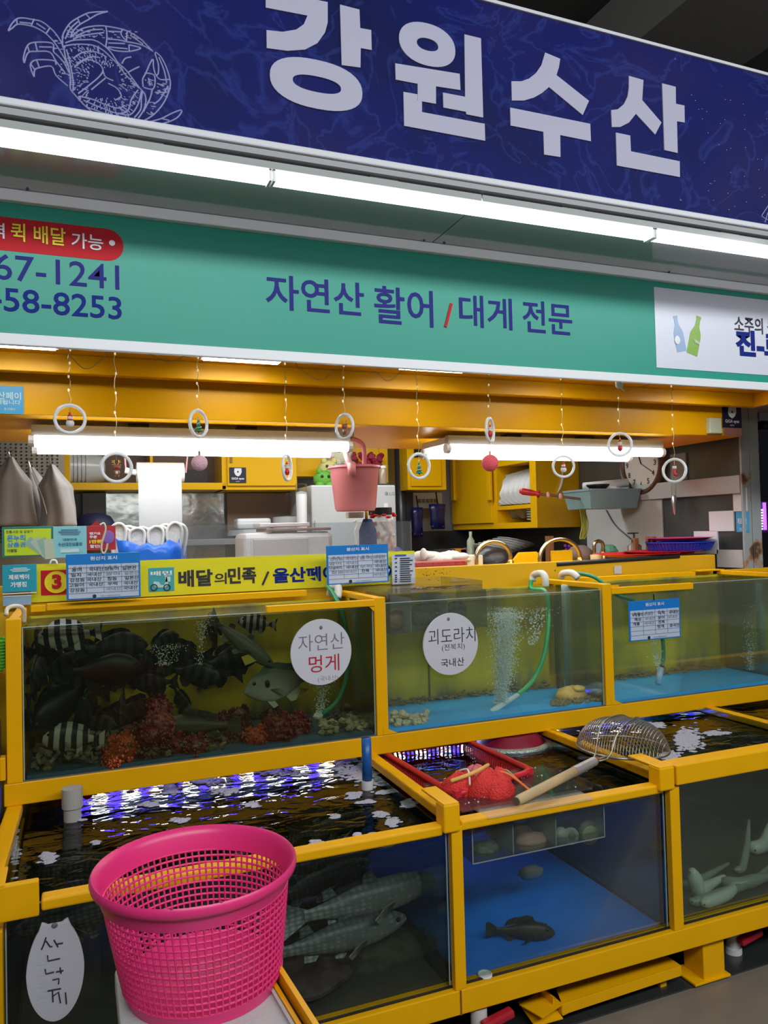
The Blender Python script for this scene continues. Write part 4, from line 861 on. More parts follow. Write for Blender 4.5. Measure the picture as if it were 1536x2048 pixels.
# jar with red and yellow candy, mop-like blue stick
p = PY(762, 1085, 3.5); p.z = 1.19
zt_ = PY(762, 1030, 3.5).z; h = zt_-1.19
t = root('candy_jar', p, 'clear jar packed with red, yellow and orange sweets with a black lid', 'jar')
MB().lathe([(.05, 0), (.075, .02), (.075, h*.85), (.055, h*.95), (.055, h)], p, 24).build('glass_body', mat('jar_glass', (.9, .85, .8), .1, alpha=.3), t, smooth=True)
MB().lathe([(.058, h), (.058, h+.035), (0, h+.035)], p, 24).build('lid', BLACK, t, smooth=True, auto=40)
for cn, cc in (('red', (.6, .03, .02)), ('yellow', (.8, .45, .03)), ('white', (.7, .65, .6))):
    m = MB()
    for k in range(40): 
        an = rr.uniform(0, 6.28); r_ = rr.uniform(.03, .062); m.ell(p+Vector((r_*math.cos(an), r_*math.sin(an), rr.uniform(.02, h*.9))), rr.uniform(.008, .016), 6, 5, jit=.2)
    m.build(cn+'_sweets', mat('sweet_'+cn, cc, .4), t)['kind'] = 'stuff'
m = MB()
for k in range(14): m.ell(p+Vector((rr.uniform(-.07, .07), rr.uniform(-.07, .0), h+rr.uniform(-.012, .008))), (.014, .01, .007), 6, 4)
m.build('ribbon', PRED, t)['kind'] = 'stuff'
p = PY(736, 1085, 3.45); p.z = 1.19; q = PY(733, 1040, 3.45); q2 = PY(731, 980, 3.45)
t = root('handled_brush', p, 'brush with a yellow stick and dark blue head beside the candy jar', 'brush')
MB().tube([q, q2], [.008, .006], 8).build('handle', mat('amber_stick', (.75, .42, .03), .25), t, smooth=True)
MB().lathe([(.035, 0), (.045, .05), (.042, q.z-p.z-.05), (.02, q.z-p.z+.005)], p, 14).build('head', mat('navy_bristle', (.02, .03, .12), .8, bump=.6, bscale=60), t, smooth=True)
a, b = PY(787, 1108, 3.42), PY(822, 1042, 3.42)
t = root('wrapped_bottles', ((a.x+b.x)/2, 3.42, 1.19), 'clear wrapped package with glossy plastic behind the acrylic, right of the candy jar', 'package')
MB().ell(((a.x+b.x)/2, 3.5, 1.28), (.05, .05, .10), 12, 10, jit=.1).build('wrap', mat('shiny_wrap', (.45, .45, .5), .15, alpha=.6), t)
MB().ell(((a.x+b.x)/2-.02, 3.48, 1.40), (.05, .04, .03), 12, 8, jit=.15).build('blue_top', mat('blue_cap', (.03, .05, .3), .3), t)
# red basket w white cloth
a, b = PY(828, 1140, 3.45), PY(930, 1122, 3.45)
RB = mat('red_plastic_lattice', (.55, .05, .06), .4)
t = root('red_basket', ((a.x+b.x)/2, 3.55, 1.25), 'shallow red lattice basket heaped with white cloth on the counter', 'basket')
z1 = b.z+.004; m = MB()
for i in range(36):
    x = a.x+(b.x-a.x)*i/35; m.beam((x, 3.45, 1.24), (x, 3.45, z1), .004, .004, (0, 1, 0))
for j in range(6): m.beam((a.x, 3.45, 1.24+(z1-1.24)*j/5), (b.x, 3.45, 1.24+(z1-1.24)*j/5), .004, .004)
m.build('front_lattice', RB, t)
MB().bb((a.x, 3.46, 1.19), (b.x, 3.75, 1.25)).build('base', RB, t)
MB().beam((a.x-.005, 3.45, z1), (b.x+.005, 3.45, z1), .014, .008).build('rim', mat('pink_rim', (.75, .2, .2), .4), t)
MB().bb((a.x+.005, 3.47, 1.25), (b.x-.005, 3.74, z1-.01)).build('lining', mat('pink_lining', (.60, .30, .28), .6), t)
m = MB()
for k in range(22): m.ell(PY(rr.uniform(832, 926), rr.uniform(1112, 1122), 3.5+rr.uniform(0, .2)), (rr.uniform(.04, .07), .05, rr.uniform(.018, .03)), 10, 7, M=Matrix.Rotation(rr.uniform(-.4, .4), 3, 'Y'), jit=.06)
m.ell(PY(847, 1108, 3.5), (.02, .02, .03), 8, 6)
tag(m.build('white_cloth', mat('white_towel', (.66, .65, .60), .9, bump=.3), smooth=True), 'heap of white cloth in the red basket', 'cloth')
a, b = PY(934, 1133, 3.55), PY(956, 1110, 3.55)
box_thing('cream_container', (a.x, 3.55, 1.19), (b.x+.03, 3.8, b.z), mat('cream_plastic', (.66, .60, .44), .5), 'cream plastic container between the red basket and the left faucet', 'container', .006)
# arched faucets
GS_ = mat('brass_steel', (.55, .48, .32), .22, metal=1)
for (u0, uc, u1, vt, vb, y, l) in ((953, 985, 1021, 1083, 1135, 3.55, 'arched metal faucet left of the black bar'), (1080, 1110, 1160, 1078, 1130, 3.55, 'taller arched metal faucet behind the black bar'), (1189, 1195, 1207, 1082, 1118, 3.9, 'small arched metal faucet behind the cream cup')):
    a, b, c = PY(u0, vb, y), PY(u1, vb-8, y), PY((u0+u1)/2, vt, y); a.z = 1.19
    t = root('faucet', a, l, 'faucet', 'arched faucets')
    r_ = (b.x-a.x)/2; zc = c.z-r_*.8
    pts = [a, Vector((a.x, y, zc))]+[Vector((a.x+r_-r_*math.cos(q*PI/12), y, zc+r_*.8*math.sin(q*PI/12))) for q in range(1, 12)]+[Vector((b.x, y, zc)), Vector((b.x, y, b.z-.03))]
    MB().tube(pts, .011, 12).build('spout', GS_, t, smooth=True)
    MB().lathe([(.018, 0), (.018, .05), (.012, .06)], Vector((b.x, y, b.z-.04)), 14).build('nozzle', mat('brass', (.6, .42, .12), .25, metal=1), t, smooth=True)
    MB().lathe([(.025, 0), (.02, .03), (.012, .05)], a, 14).build('base', STEEL, t, smooth=True)
# dark basin behind left faucet, cutting boards
tag(MB().ell(PY(985, 1125, 3.9), (.12, .1, .09), 18, 10, jit=.05).build('black_bag', mat('black_bag', (.012, .012, .015), .4, bump=.3), smooth=True), 'crumpled black bag behind the left arched faucet', 'bag')
a, b = PY(1025, 1130, 3.8), PY(1083, 1103, 3.8)
tag(MB().prism([(a.x, 3.8, 1.19), (b.x, 3.8, 1.19), (b.x, 3.8, b.z-.03), (b.x-.03, 3.8, b.z), (a.x+.05, 3.8, b.z), (a.x, 3.8, b.z-.05)], (0, .02, 0)).build('cutting_board', YELC, bev=.003), 'yellow cutting board standing between the two faucets', 'board')
a, b = PY(1105, 1128, 3.9), PY(1145, 1100, 3.9)
tag(MB().bb((a.x, 3.9, 1.19), (b.x, 3.92, b.z)).build('cutting_board', YELC, bev=.003), 'second yellow board under the arch of the taller faucet', 'board')
# small yellow and purple boxes far back
for (u0, v0, u1, v1, cc, l) in ((912, 1110, 932, 1097, (.65, .3, .03), 'small orange box on the back worktop'), (922, 1110, 936, 1098, (.3, .03, .3), 'small purple box on the back worktop'), (940, 1112, 955, 1095, (.35, .05, .32), 'purple striped packet on the back worktop'), (880, 1112, 910, 1098, (.04, .04, .05), 'dark tin on the back worktop')):
    a, b = PY(u0, v0, 5.2), PY(u1, v1, 5.2); tag(MB().bb((a.x, 5.2, a.z-.1), (b.x, 5.3, b.z)).build('small_box', mat('box'+l[6:10], cc, .5), bev=.002), l, 'box')
tag(MB().bb((1.3, 5.1, 1.1), (3.0, 5.9, 1.3)).build('back_worktop', mat('dark_worktop', (.06, .06, .065), .3)), 'dark kitchen worktop along the back wall', 'worktop')
p = PY(930, 1098, 5.15); t = root('glass_bottle', p, 'pale green glass bottle on the back worktop', 'bottle')
MB().lathe([(.03, -.1), (.03, .06), (.012, .09), (.012, .13), (0, .13)], p+Vector((.05, 0, 0)), 14).build('body', mat('pale_green_glass', (.35, .42, .3), .15), t, smooth=True)
# pot plant / utensils region
p = PY(1130, 1120, 4.1); t = root('potted_plant', p-Vector((0, 0, .1)), 'small green and purple potted plant behind the taller faucet', 'plant')
MB().lathe([(.03, -.1), (.045, -.02), (0, -.02)], p, 14).build('pot', mat('dark_pot', (.1, .02, .02), .6), t)
m = MB()
for k in range(22): m.ell(p+Vector((rr.uniform(-.06, .06), rr.uniform(-.04, .04), rr.uniform(-.03, .07))), (.014, .008, .012), 6, 4, M=Matrix.Rotation(rr.uniform(0, 3), 3, 'X'))
m.build('foliage', mat('dark_leaf', (.03, .10, .02), .6), t)['kind'] = 'stuff'
m = MB()
for k in range(6): m.ell(p+Vector((rr.uniform(-.04, .04), -.04, rr.uniform(.02, .09))), .011, 6, 4)
m.build('blossom', mat('purple_petals', (.2, .02, .3), .6), t)['kind'] = 'stuff'
tag(MB().bb((PY(1091, 1120, 4.0).x, 3.96, 1.19), tuple(PY(1100, 1072, 4.0))).build('knife_block', mat('brown_block', (.22, .09, .035), .5), bev=.003), 'brown wooden block behind the yellow boards', 'block')
tag(MB().ell(PY(1160, 1108, 4.0), (.09, .07, .055), 14, 9, jit=.08).build('brown_cloth', mat('taupe_cloth', (.22, .17, .14), .9, bump=.3), smooth=True), 'crumpled taupe cloth right of the taller faucet', 'cloth')
p = PY(1193, 1118, 3.7); p.z = 1.24; t = tag(MB().lathe([(.026, -.05), (.036, .10), (.033, .10), (.024, -.045), (0, -.045)], p, 18).build('cream_cup', mat('cream_cup', (.75, .66, .40), .5), smooth=True, auto=40), 'cream coloured cup on the counter left of the red trays', 'cup')
tag(MB().ell(PY(1218, 1102, 4.0), (.06, .05, .04), 12, 8, jit=.12).build('green_sponge_bag', mat('green_wrap', (.12, .35, .25), .4, bump=.4)), 'green plastic wrap beside the soap pump', 'wrap')
# soap pump
p = PY(1269, 1102, 3.75); p.z = 1.19; zz = PY(1269, 1085, 3.75).z; h = zz-1.19
t = root('soap_pump', p, 'clear soap pump bottle with a black pump head', 'bottle')
MB().lathe([(.04, 0), (.042, .01), (.042, h-.02), (.015, h), (0, h)], p, 20).build('bottle', mat('brown_soap', (.20, .16, .14), .2), t, smooth=True)
MB().lathe([(.016, h), (.016, h+.015), (.005, h+.018), (.005, h+.05), (.012, h+.055), (0, h+.06)], p, 14).beam(p+Vector((.01, 0, h+.056)), p+Vector((-.045, 0, h+.056)), .01, .008).beam(p+Vector((0, 0, h+.056)), p+Vector((.03, 0, h+.056)), .012, .006).build('pump_head', BLACK, t)
for k, (u, v0, v1) in enumerate(((1274, 1105, 1076), (1300, 1100, 1073), (1309, 1100, 1073))):
    a, b = PY(u-4, v0, 3.7-.02*k), PY(u+4, v1, 3.7-.02*k); tag(MB().bb((a.x, a.y, 1.19), (b.x, a.y+.02, b.z)).build('wooden_block', mat('brown_block', (.22, .09, .035), .5), bev=.004), ['brown wooden block in front of the soap pump', 'left of two brown wooden blocks beside the basin stack', 'right one of two brown wooden blocks beside the basin stack'][k], 'block')
# basins and trays
def basin(u, v, ru, h, y, col, name, label, cat, flare=.8, ribs=0):
    c = PY(u, v, y); r = (PY(u+ru, v, y).x-PY(u-ru, v, y).x)/2
    t = root(name, c, label, cat, 'stacked plastic basins')
    m = MB().lathe([(0, .003), (r*flare*.95, .0), (r*flare, .004), (r*.97, h*.92), (r, h), (r*1.03, h*.97), (r*1.03, h*.9), (r*.99, h*.86)], c, 40)
    M_ = mat('plastic_'+name, col, .3)
    m.build('body', M_, t, smooth=True, auto=50)
    if ribs:
        m = MB()
        for k in range(ribs): an = 2*PI*k/ribs; m.beam(c+Vector((r*flare*math.cos(an), r*flare*math.sin(an), .005)), c+Vector((r*.985*math.cos(an), r*.985*math.sin(an), h*.85)), .004, .004, (0, 0, 1))
        m.build('ribs', M_, t)
    return t
zc_ = 1.19
c = PY(1262, 1110, 3.45)
basin(1272, 1113, 66, .02, 3.42, (.62, .02, .03), 'red_tray', 'round red plastic tray at the right end of the counter behind the black bar', 'tray', .7)
basin(1325, 1108, 58, .02, 3.47, (.55, .01, .05), 'crimson_tray', 'crimson round tray directly under the blue basin', 'tray', .75)
basin(1360, 1101, 51, .052, 3.5, (.03, .06, .55), 'blue_basin', 'blue ribbed plastic colander on the crimson tray', 'basin', .88, 60)
basin(1358, 1081, 50, .018, 3.5, (.75, .06, .25), 'pink_basin', 'shallow pink plastic basin on top of the blue colander', 'basin', .8)
a, b = PY(1118, 1129, 3.18), PY(1364, 1114, 3.18)
tag(MB().tube([(a.x, 3.205, a.z), (b.x, 3.205, a.z+.012)], .012, 12).build('black_bar', BLACK, smooth=True, auto=40), 'black padded bar lying along the counter edge', 'bar')
tag(MB().ell(PY(1016, 1129, 3.22), (.016, .014, .008), 10, 6).build('round_knob', YEL, smooth=True), 'small yellow knob on the counter edge under the left faucet', 'knob')
# ---- plastic film roll with hanging sheet
a, b = PY(273, 945, 3.7), PY(367, 945, 3.7); r_ = .047
FILM = mat('white_film', (.66, .67, .68), .35)
t = root('film_roll', ((a.x+b.x)/2, 3.7, a.z-.4), 'large white plastic film roll hanging with its sheet pulled down', 'roll')
MB().tube([(a.x, 3.7, a.z), (b.x, 3.7, a.z)], r_, 28).build('roll', FILM, t, smooth=True, auto=40)
vs = []; z0 = 1.25
for j in range(14):
    for i in range(9): vs.append((a.x+.004+(b.x-a.x-.02)*i/8, 3.7-r_+.004*math.sin(i*1.3+j*.5), a.z-.0-(a.z-z0)*j/13))
MB().add(vs, [(j*9+i, j*9+i+1, (j+1)*9+i+1, (j+1)*9+i) for j in range(13) for i in range(8)]).build('sheet', mat('white_film_sheet', (.60, .62, .64), .4, alpha=.93), t, smooth=True)
MB().tube([(a.x-.05, 3.7, a.z+.01), (a.x, 3.7, a.z)], .014, 10).build('core', WHITE, t)
MB().tube([(a.x-.045, 3.7, a.z), (a.x-.055, 3.7, 1.96)], .004, 6).tube([(b.x+.01, 3.7, a.z), (b.x+.03, 3.7, 1.96)], .004, 6).build('hanger', mat('pink_cord', (.65, .3, .35), .5), t)
# ---- pink bucket hanging
c = PY(711, 1022, 3.3); top = PY(711, 933, 3.3); r1 = (PY(761, 935, 3.3).x-PY(661, 935, 3.3).x)/2; r0 = (PY(752, 1020, 3.3).x-PY(675, 1020, 3.3).x)/2
BK = mat('pink_translucent_bucket', (.72, .23, .25), .35, sss=.1)
t = root('pink_bucket', c, 'pink plastic bucket hanging under the yellow beam in front of the fridge', 'bucket')
H = top.z-c.z
MB().lathe([(0, .01), (r0*.93, 0), (r0*.97, .008), (r0, .012), (r1*.92, H*.93), (r1*.94, H*.95), (r1, H*.955), (r1, H), (r1*.95, H), (r1*.90, H*.92), (r0*.94, .02), (0, .02)], c, 48).build('body', BK, t, smooth=True, auto=40)
hs = top+Vector((-.010, 0, 0)); xa = c.x-r1*.45; xb = c.x+r1*.42
MB().tube(bez([(xa, 3.3-r1*.9, top.z-.04), (xa-.01, 3.3-r1*.5, top.z+.07), (xa+.03, 3.3, 1.925), (xb-.02, 3.3+r1*.3, 1.925), (xb+.02, 3.3+r1*.5, top.z+.09), (xb+.03, 3.3+r1*.8, top.z-.02)], 8), .011, 10).build('handle', mat('pink_handle', (.75, .27, .30), .3), t, smooth=True)
MB().tube([(xa, 3.3-r1*.96, top.z-.05), (xa, 3.3-r1*.96, top.z+.005)], .018, 10).build('handle_lug', mat('pink_handle', (.75, .27, .30), .3), t, smooth=True)
MB().tube([((xa+xb)/2, 3.3, 1.93), ((xa+xb)/2, 3.3, 1.965)], .004, 6).build('hook', STEEL, t)
tag(MB().bb(tuple(PY(697, 1036, 3.42)), tuple(PY(722, 1024, 3.46))).build('small_speaker', mat('beige_plastic', (.45, .40, .32), .5), bev=.003), 'small beige perforated box just under the pink bucket', 'box')
# ================================================================ FISH
def fish_mat(name, top, belly, kind='plain', s1=(.5, .5, .5), scale=30, zmid=0., zw=.03, rough=.3):
    m = mat(name, top, max(rough, .4), spec=.25); nt = m.node_tree; b = nt.nodes['Principled BSDF']; tc = nt.nodes.new('ShaderNodeTexCoord')
    s = nt.nodes.new('ShaderNodeSeparateXYZ'); nt.links.new(tc.outputs['Object'], s.inputs[0])
    mr = nt.nodes.new('ShaderNodeMapRange'); mr.inputs[1].default_value = zmid-zw; mr.inputs[2].default_value = zmid+zw; nt.links.new(s.outputs['Z'], mr.inputs[0])
    g = ramp(nt, mr.outputs[0], [(0, belly), (1, top)]); outc = g
    if kind == 'stripe':
        wv = nt.nodes.new('ShaderNodeTexWave'); wv.bands_direction = 'X'; wv.inputs['Scale'].default_value = scale; wv.inputs['Distortion'].default_value = 1.2; wv.inputs['Detail'].default_value = 1
        nt.links.new(tc.outputs['Object'], wv.inputs[0]); c = ramp(nt, wv.outputs['Fac'], [(.42, (0, 0, 0)), (.58, (1, 1, 1))])
        mx = nt.nodes.new('ShaderNodeMix'); mx.data_type = 'RGBA'; nt.links.new(c, mx.inputs[0]); nt.links.new(g, mx.inputs[6]); mx.inputs[7].default_value = (*s1, 1); outc = mx.outputs[2]
    if kind == 'scale':
        mp = nt.nodes.new('ShaderNodeMapping'); mp.inputs['Scale'].default_value = (1, .2, 1.6); nt.links.new(tc.outputs['Object'], mp.inputs[0])
        v = nt.nodes.new('ShaderNodeTexVoronoi'); v.inputs['Scale'].default_value = scale; v.inputs['Randomness'].default_value = .25; nt.links.new(mp.outputs[0], v.inputs['Vector'])
        c = ramp(nt, v.outputs['Distance'], [(.15, (1, 1, 1)), (.55, (.45, .45, .45))])
        mx = nt.nodes.new('ShaderNodeMix'); mx.data_type = 'RGBA'; mx.blend_type = 'MULTIPLY'; mx.inputs[0].default_value = 1; nt.links.new(g, mx.inputs[6]); nt.links.new(c, mx.inputs[7]); outc = mx.outputs[2]
    if kind == 'mottle':
        n = nt.nodes.new('ShaderNodeTexNoise'); n.inputs['Scale'].default_value = scale; n.inputs['Detail'].default_value = 7; nt.links.new(tc.outputs['Object'], n.inputs[0])
        c = ramp(nt, n.outputs['Fac'], [(.42, (0, 0, 0)), (.62, (1, 1, 1))])
        mx = nt.nodes.new('ShaderNodeMix'); mx.data_type = 'RGBA'; nt.links.new(c, mx.inputs[0]); nt.links.new(g, mx.inputs[6]); mx.inputs[7].default_value = (*s1, 1); outc = mx.outputs[2]
    nt.links.new(outc, b.inputs['Base Color']); return m
PROF = { # t along body (0 snout .. 1 tail root), up, down, half width  (fractions of length)
 'bream': [(0, .015, .02, .012), (.05, .075, .06, .035), (.12, .135, .105, .06), (.25, .20, .165, .078), (.42, .225, .20, .08), (.6, .185, .17, .062), (.75, .115, .11, .04), (.87, .058, .055, .022), (1, .045, .042, .012)],
 'mullet': [(0, .018, .02, .02), (.04, .045, .04, .04), (.12, .072, .07, .062), (.25, .092, .095, .075), (.42, .10, .108, .078), (.6, .088, .092, .065), (.78, .058, .062, .042), (.92, .036, .038, .022), (1, .034, .034, .012)],
 'rock': [(0, .02, .03, .03), (.06, .07, .07, .06), (.18, .125, .10, .095), (.35, .15, .125, .10), (.55, .125, .10, .075), (.75, .07, .065, .045), (.9, .042, .04, .025), (1, .04, .038, .012)]}
def fish_mesh(L, kind):
    P = PROF[kind]; m = MB(); n = 16; vs = []
    def lerp(t):
        for i in range(len(P)-1):
            if P[i][0] <= t <= P[i+1][0]:
                k = (t-P[i][0])/(P[i+1][0]-P[i][0]); k = k*k*(3-2*k) if 0 else k; return [P[i][j]+(P[i+1][j]-P[i][j])*k for j in (1, 2, 3)]
    N = 20
    for j in range(N+1):
        t = (j/N)**1.15; u, d, w = lerp(min(t, 1)); x = (.5-t*.84)*L
        for i in range(n):
            a = 2*PI*i/n; s, c = math.sin(a), math.cos(a); vs.append((x, w*L*c*(1-.12*abs(s)), (u if s > 0 else d)*L*s))
    fs = [(j*n+i, j*n+(i+1) % n, (j+1)*n+(i+1) % n, (j+1)*n+i) for j in range(N) for i in range(n)]
    fs += [tuple(range(n)), tuple(N*n+i for i in reversed(range(n)))]
    m.add(vs, fs)
    th = .004*L/.2
    def fin(pts, yo=0, tilt=0):
        m.prism([(x*L, yo*L+abs(z)*tilt*L, z*L) for x, z in pts], (0, th, 0))
    xe = -.34
    if kind == 'bream':
        fin([(xe+.02, .04), (xe-.06, .10), (xe-.16, .17), (xe-.125, .02), (xe-.12, 0), (xe-.125, -.02), (xe-.16, -.17), (xe-.06, -.10), (xe+.02, -.04)])
        fin([(.30, .17), (.24, .245), (.14, .275), (.04, .27), (-.06, .235), (-.13, .225), (-.21, .15), (-.22, .08), (-.1, .14), (.1, .20)])
        fin([(-.02, -.17), (-.07, -.24), (-.14, -.235), (-.21, -.13), (-.21, -.07), (-.1, -.12)])
        fin([(.24, -.16), (.16, -.27), (.10, -.25), (.14, -.18)])
    elif kind == 'mullet':
        fin([(xe+.02, .03), (xe-.06, .07), (xe-.16, .13), (xe-.11, .01), (xe-.11, -.01), (xe-.16, -.12), (xe-.06, -.07), (xe+.02, -.03)])
        fin([(.13, .09), (.10, .155), (.05, .14), (.03, .09)]); fin([(-.13, .07), (-.16, .12), (-.22, .10), (-.22, .055)])
        fin([(-.10, -.075), (-.16, -.15), (-.20, -.13), (-.20, -.055)]); fin([(.10, -.09), (.04, -.17), (-.01, -.15), (.03, -.09)])
    else:
        fin([(xe+.02, .035), (xe-.09, .10), (xe-.14, .09), (xe-.14, -.09), (xe-.09, -.10), (xe+.02, -.035)])
        fin([(.22, .13), (.18, .21), (.10, .22), (0, .19), (-.08, .18), (-.17, .14), (-.22, .06), (-.1, .09), (.05, .12)])
        fin([(-.06, -.09), (-.12, -.16), (-.18, -.13), (-.20, -.05)])
    for s in (-1, 1):
        w = .07 if kind == 'bream' else (.075 if kind == 'mullet' else .1)
        m.prism([(.20*L, s*w*L, -.02*L), (.12*L, s*(w+.05)*L, -.01*L), (.04*L, s*(w+.07)*L, -.06*L), (.07*L, s*(w+.04)*L, -.10*L), (.17*L, s*w*L, -.05*L)], (0, th*s*.6, 0))
    return m
EYE = mat('fish_eye', (.01, .01, .01), .1); EYR = mat('fish_eye_ring', (.35, .35, .28), .3)
PRO = {}
def fish(kind, m, L, label, group, uv, y, yaw=0, pitch=0, roll=0, name='fish', p=None):
    """yaw: heading in the horizontal plane, 0 = towards +X; pitch: nose up"""
    key = (kind, m.name)
    p = p or PY(uv[0], uv[1], y)
    if key not in PRO:
        o = fish_mesh(.2, kind); loc0 = o
        t = root(name, (0, 0, 0), label, 'fish', group)
        b = o.build('body', m, t, smooth=True, auto=55)
        er = {'bream': .0055, 'mullet': .0030, 'rock': .0045}[kind]; ex = {'bream': .075, 'mullet': .085, 'rock': .076}[kind]; ez = {'bream': .016, 'mullet': .006, 'rock': .014}[kind]; ey = {'bream': .0085, 'mullet': .0112, 'rock': .0145}[kind]
        for s in (-1, 1):
            e = MB().ell((ex, s*ey, ez), (er, er*.5, er), 10, 8).build('eye', EYE, t, smooth=True)
        PRO[key] = t
    else:
        t = copy_tree(PRO[key]); t['label'] = label
        t['group'] = group
    t.name = name
    t.location = p; t.rotation_euler = (roll, -pitch, yaw); t.scale = (L/.2,)*3; return t
FD = fish_mat('striped_bream_dark', (.008, .009, .011), (.018, .018, .022), 'stripe', (.032, .032, .036), 9.5)
FB = fish_mat('black_bream', (.004, .004, .006), (.010, .010, .012), 'plain')
FW = fish_mat('striped_bream_bright', (.012, .012, .015), (.02, .02, .02), 'stripe', (.42, .42, .40), 9.5)
FR_ = fish_mat('reddish_dark_bream', (.022, .015, .016), (.04, .028, .028), 'stripe', (.05, .042, .042), 9)
G1 = 'dark striped fish in the upper left tank'
A = math.radians
LST = [
 (FW, .215, (140, 1271), 2.80, A(175), A(-4), 'boldly striped fish just under the water at the top left of the upper left tank'),
 (FR_, .20, (80, 1300), 3.02, A(100), A(60), 'dark reddish fish nose up near the left corner of the upper left tank'),
 (FD, .25, (72, 1362), 2.86, A(80), A(25), 'large dark fish against the left side of the upper left tank'),
 (FD, .25, (222, 1296), 2.88, A(5), 0, 'dark fish to the right of the bright striped one near the surface'),
 (FB, .27, (205, 1342), 2.78, A(0), A(-3), 'black oval fish in the middle left of the upper left tank'),
 (FD, .19, (322, 1291), 2.90, A(40), A(15), 'round dark fish beneath the fine bubbles, above a smaller one'),
 (FD, .17, (312, 1366), 2.80, A(150), A(-5), 'small dark banded fish above the tallest red sea squirt clump'),
 (FD, .21, (386, 1348), 2.84, A(-20), A(-12), 'dark fish right of the small banded one, above the red clump'),
 (FD, .26, (462, 1318), 2.92, A(0), A(10), 'broad dark fish behind the grey yellow finned fish'),
 (FB, .27, (128, 1410), 2.80, A(205), A(-38), 'black fish diving nose down at the lower left of the upper left tank'),
 (FD, .24, (182, 1402), 2.95, A(250), A(-15), 'shadowy fish left of centre in the dark middle of the tank'),
 (FW, .21, (148, 1478), 2.77, A(182), A(6), 'black and white banded fish low in the left corner above the gravel'),
 (FR_, .20, (245, 1405), 2.98, A(-100), A(-50), 'dim reddish fish hanging tail up left of the sea squirts'),
 (FR_, .17, (362, 1402), 2.96, A(-60), A(-50), 'small dim reddish fish under the dark fish by the red clump'),
 (FW, .15, (515, 1247), 2.90, A(178), A(8), 'small black and white banded fish below the yellow top rail'),
 (FD, .22, (290, 1330), 3.03, A(200), A(5), 'shadowy fish at the back between the two black ones'),
 (FD, .20, (120, 1335), 3.0, A(10), A(15), 'shadowy fish behind the black oval fish on its left'),
 (FB, .24, (428, 1270), 3.03, A(90), A(40), 'dark fish half hidden behind the bent grey fish near the surface'),
 (FR_, .20, (195, 1450), 3.0, A(-30), A(-15), 'dim fish low at the back between the banded fish and the red clump'),
]
LST += [(FD, .24, (u_, v_), y_, A(a_), A(p_), l_) for u_, v_, y_, a_, p_, l_ in (
 (110, 1290, 3.05, 30, 10, 'dark fish at the very back under the bright striped one'), (165, 1310, 3.06, 190, -8, 'dark fish at the very back in the upper left crowd'), (255, 1345, 3.06, 20, -10, 'dark fish at the back, right of the black oval one'),
 (90, 1420, 3.05, 60, 30, 'dark fish at the back in the lower left corner'), (160, 1380, 3.06, 200, 12, 'dark fish at the back above the diving black one'), (230, 1440, 3.06, 10, 8, 'dark fish at the back just above the orange sea squirt'),
 (365, 1310, 3.06, 170, 5, 'dark fish at the back between the two bubble streams'), (60, 1460, 3.0, 100, 20, 'dark fish low against the left side'), (275, 1420, 3.04, 220, -20, 'dark fish at the back left of the tallest red clump'), (430, 1345, 3.05, 190, 8, 'dark fish at the back under the bent grey fish'))]
for m_, L, uv, y, yw, pt, l in LST: fish('bream', m_, L, l, G1, uv, y, yw, pt)
FG = fish_mat('grey_yellowfin', (.055, .065, .055), (.16, .17, .13), 'plain', zw=.02)
t = fish('mullet', FG, .30, 'long grey fish with yellow fins slanting down from the water surface', G1, (480, 1282), 2.79, A(-12), A(-40))
MB().prism([(.0, .008, -.012), (-.03, .012, -.030), (-.045, .012, -.020), (-.02, .01, -.008)], (0, .001, 0)).build('yellow_fin', mat('yellow_fin', (.5, .45, .04), .4), t)
MB().prism([(.07, .01, -.01), (.05, .014, -.034), (.035, .014, -.03), (.04, .01, -.01)], (0, .001, 0)).prism([(.06, -.010, -.012), (.045, -.016, -.036), (.025, -.016, -.026), (.035, -.012, -.01)], (0, .001, 0)).build('yellow_fin', mat('yellow_fin', (.5, .45, .04), .4), t)
FS = fish_mat('silver_bream', (.10, .13, .11), (.55, .58, .52), 'plain', zw=.035, rough=.25)
t = fish('bream', FS, .30, 'large silver fish with a yellow fin beside the first round label', G1, (566, 1366), 2.79, A(188), A(-6))
MB().prism([(-.015, -.003, -.033), (-.04, -.003, -.045), (-.065, -.003, -.03), (-.045, -.003, -.022)], (0, .002, 0)).build('yellow_fin', mat('yellow_fin', (.5, .45, .04), .4), t)
MB().ell((.045, -.0135, .008), (.008, .003, .012), 8, 6).ell((.045, .0135, .008), (.008, .003, .012), 8, 6).build('gill_spot', BLACK, t)
FRK = fish_mat('olive_rockfish', (.03, .032, .022), (.10, .095, .07), 'mottle', (.07, .07, .05), 60)
fish('rock', FRK, .30, 'thick olive brown rockfish resting on the sea squirts facing left', 'rockfish', (400, 1452), 2.84, A(172), A(3))
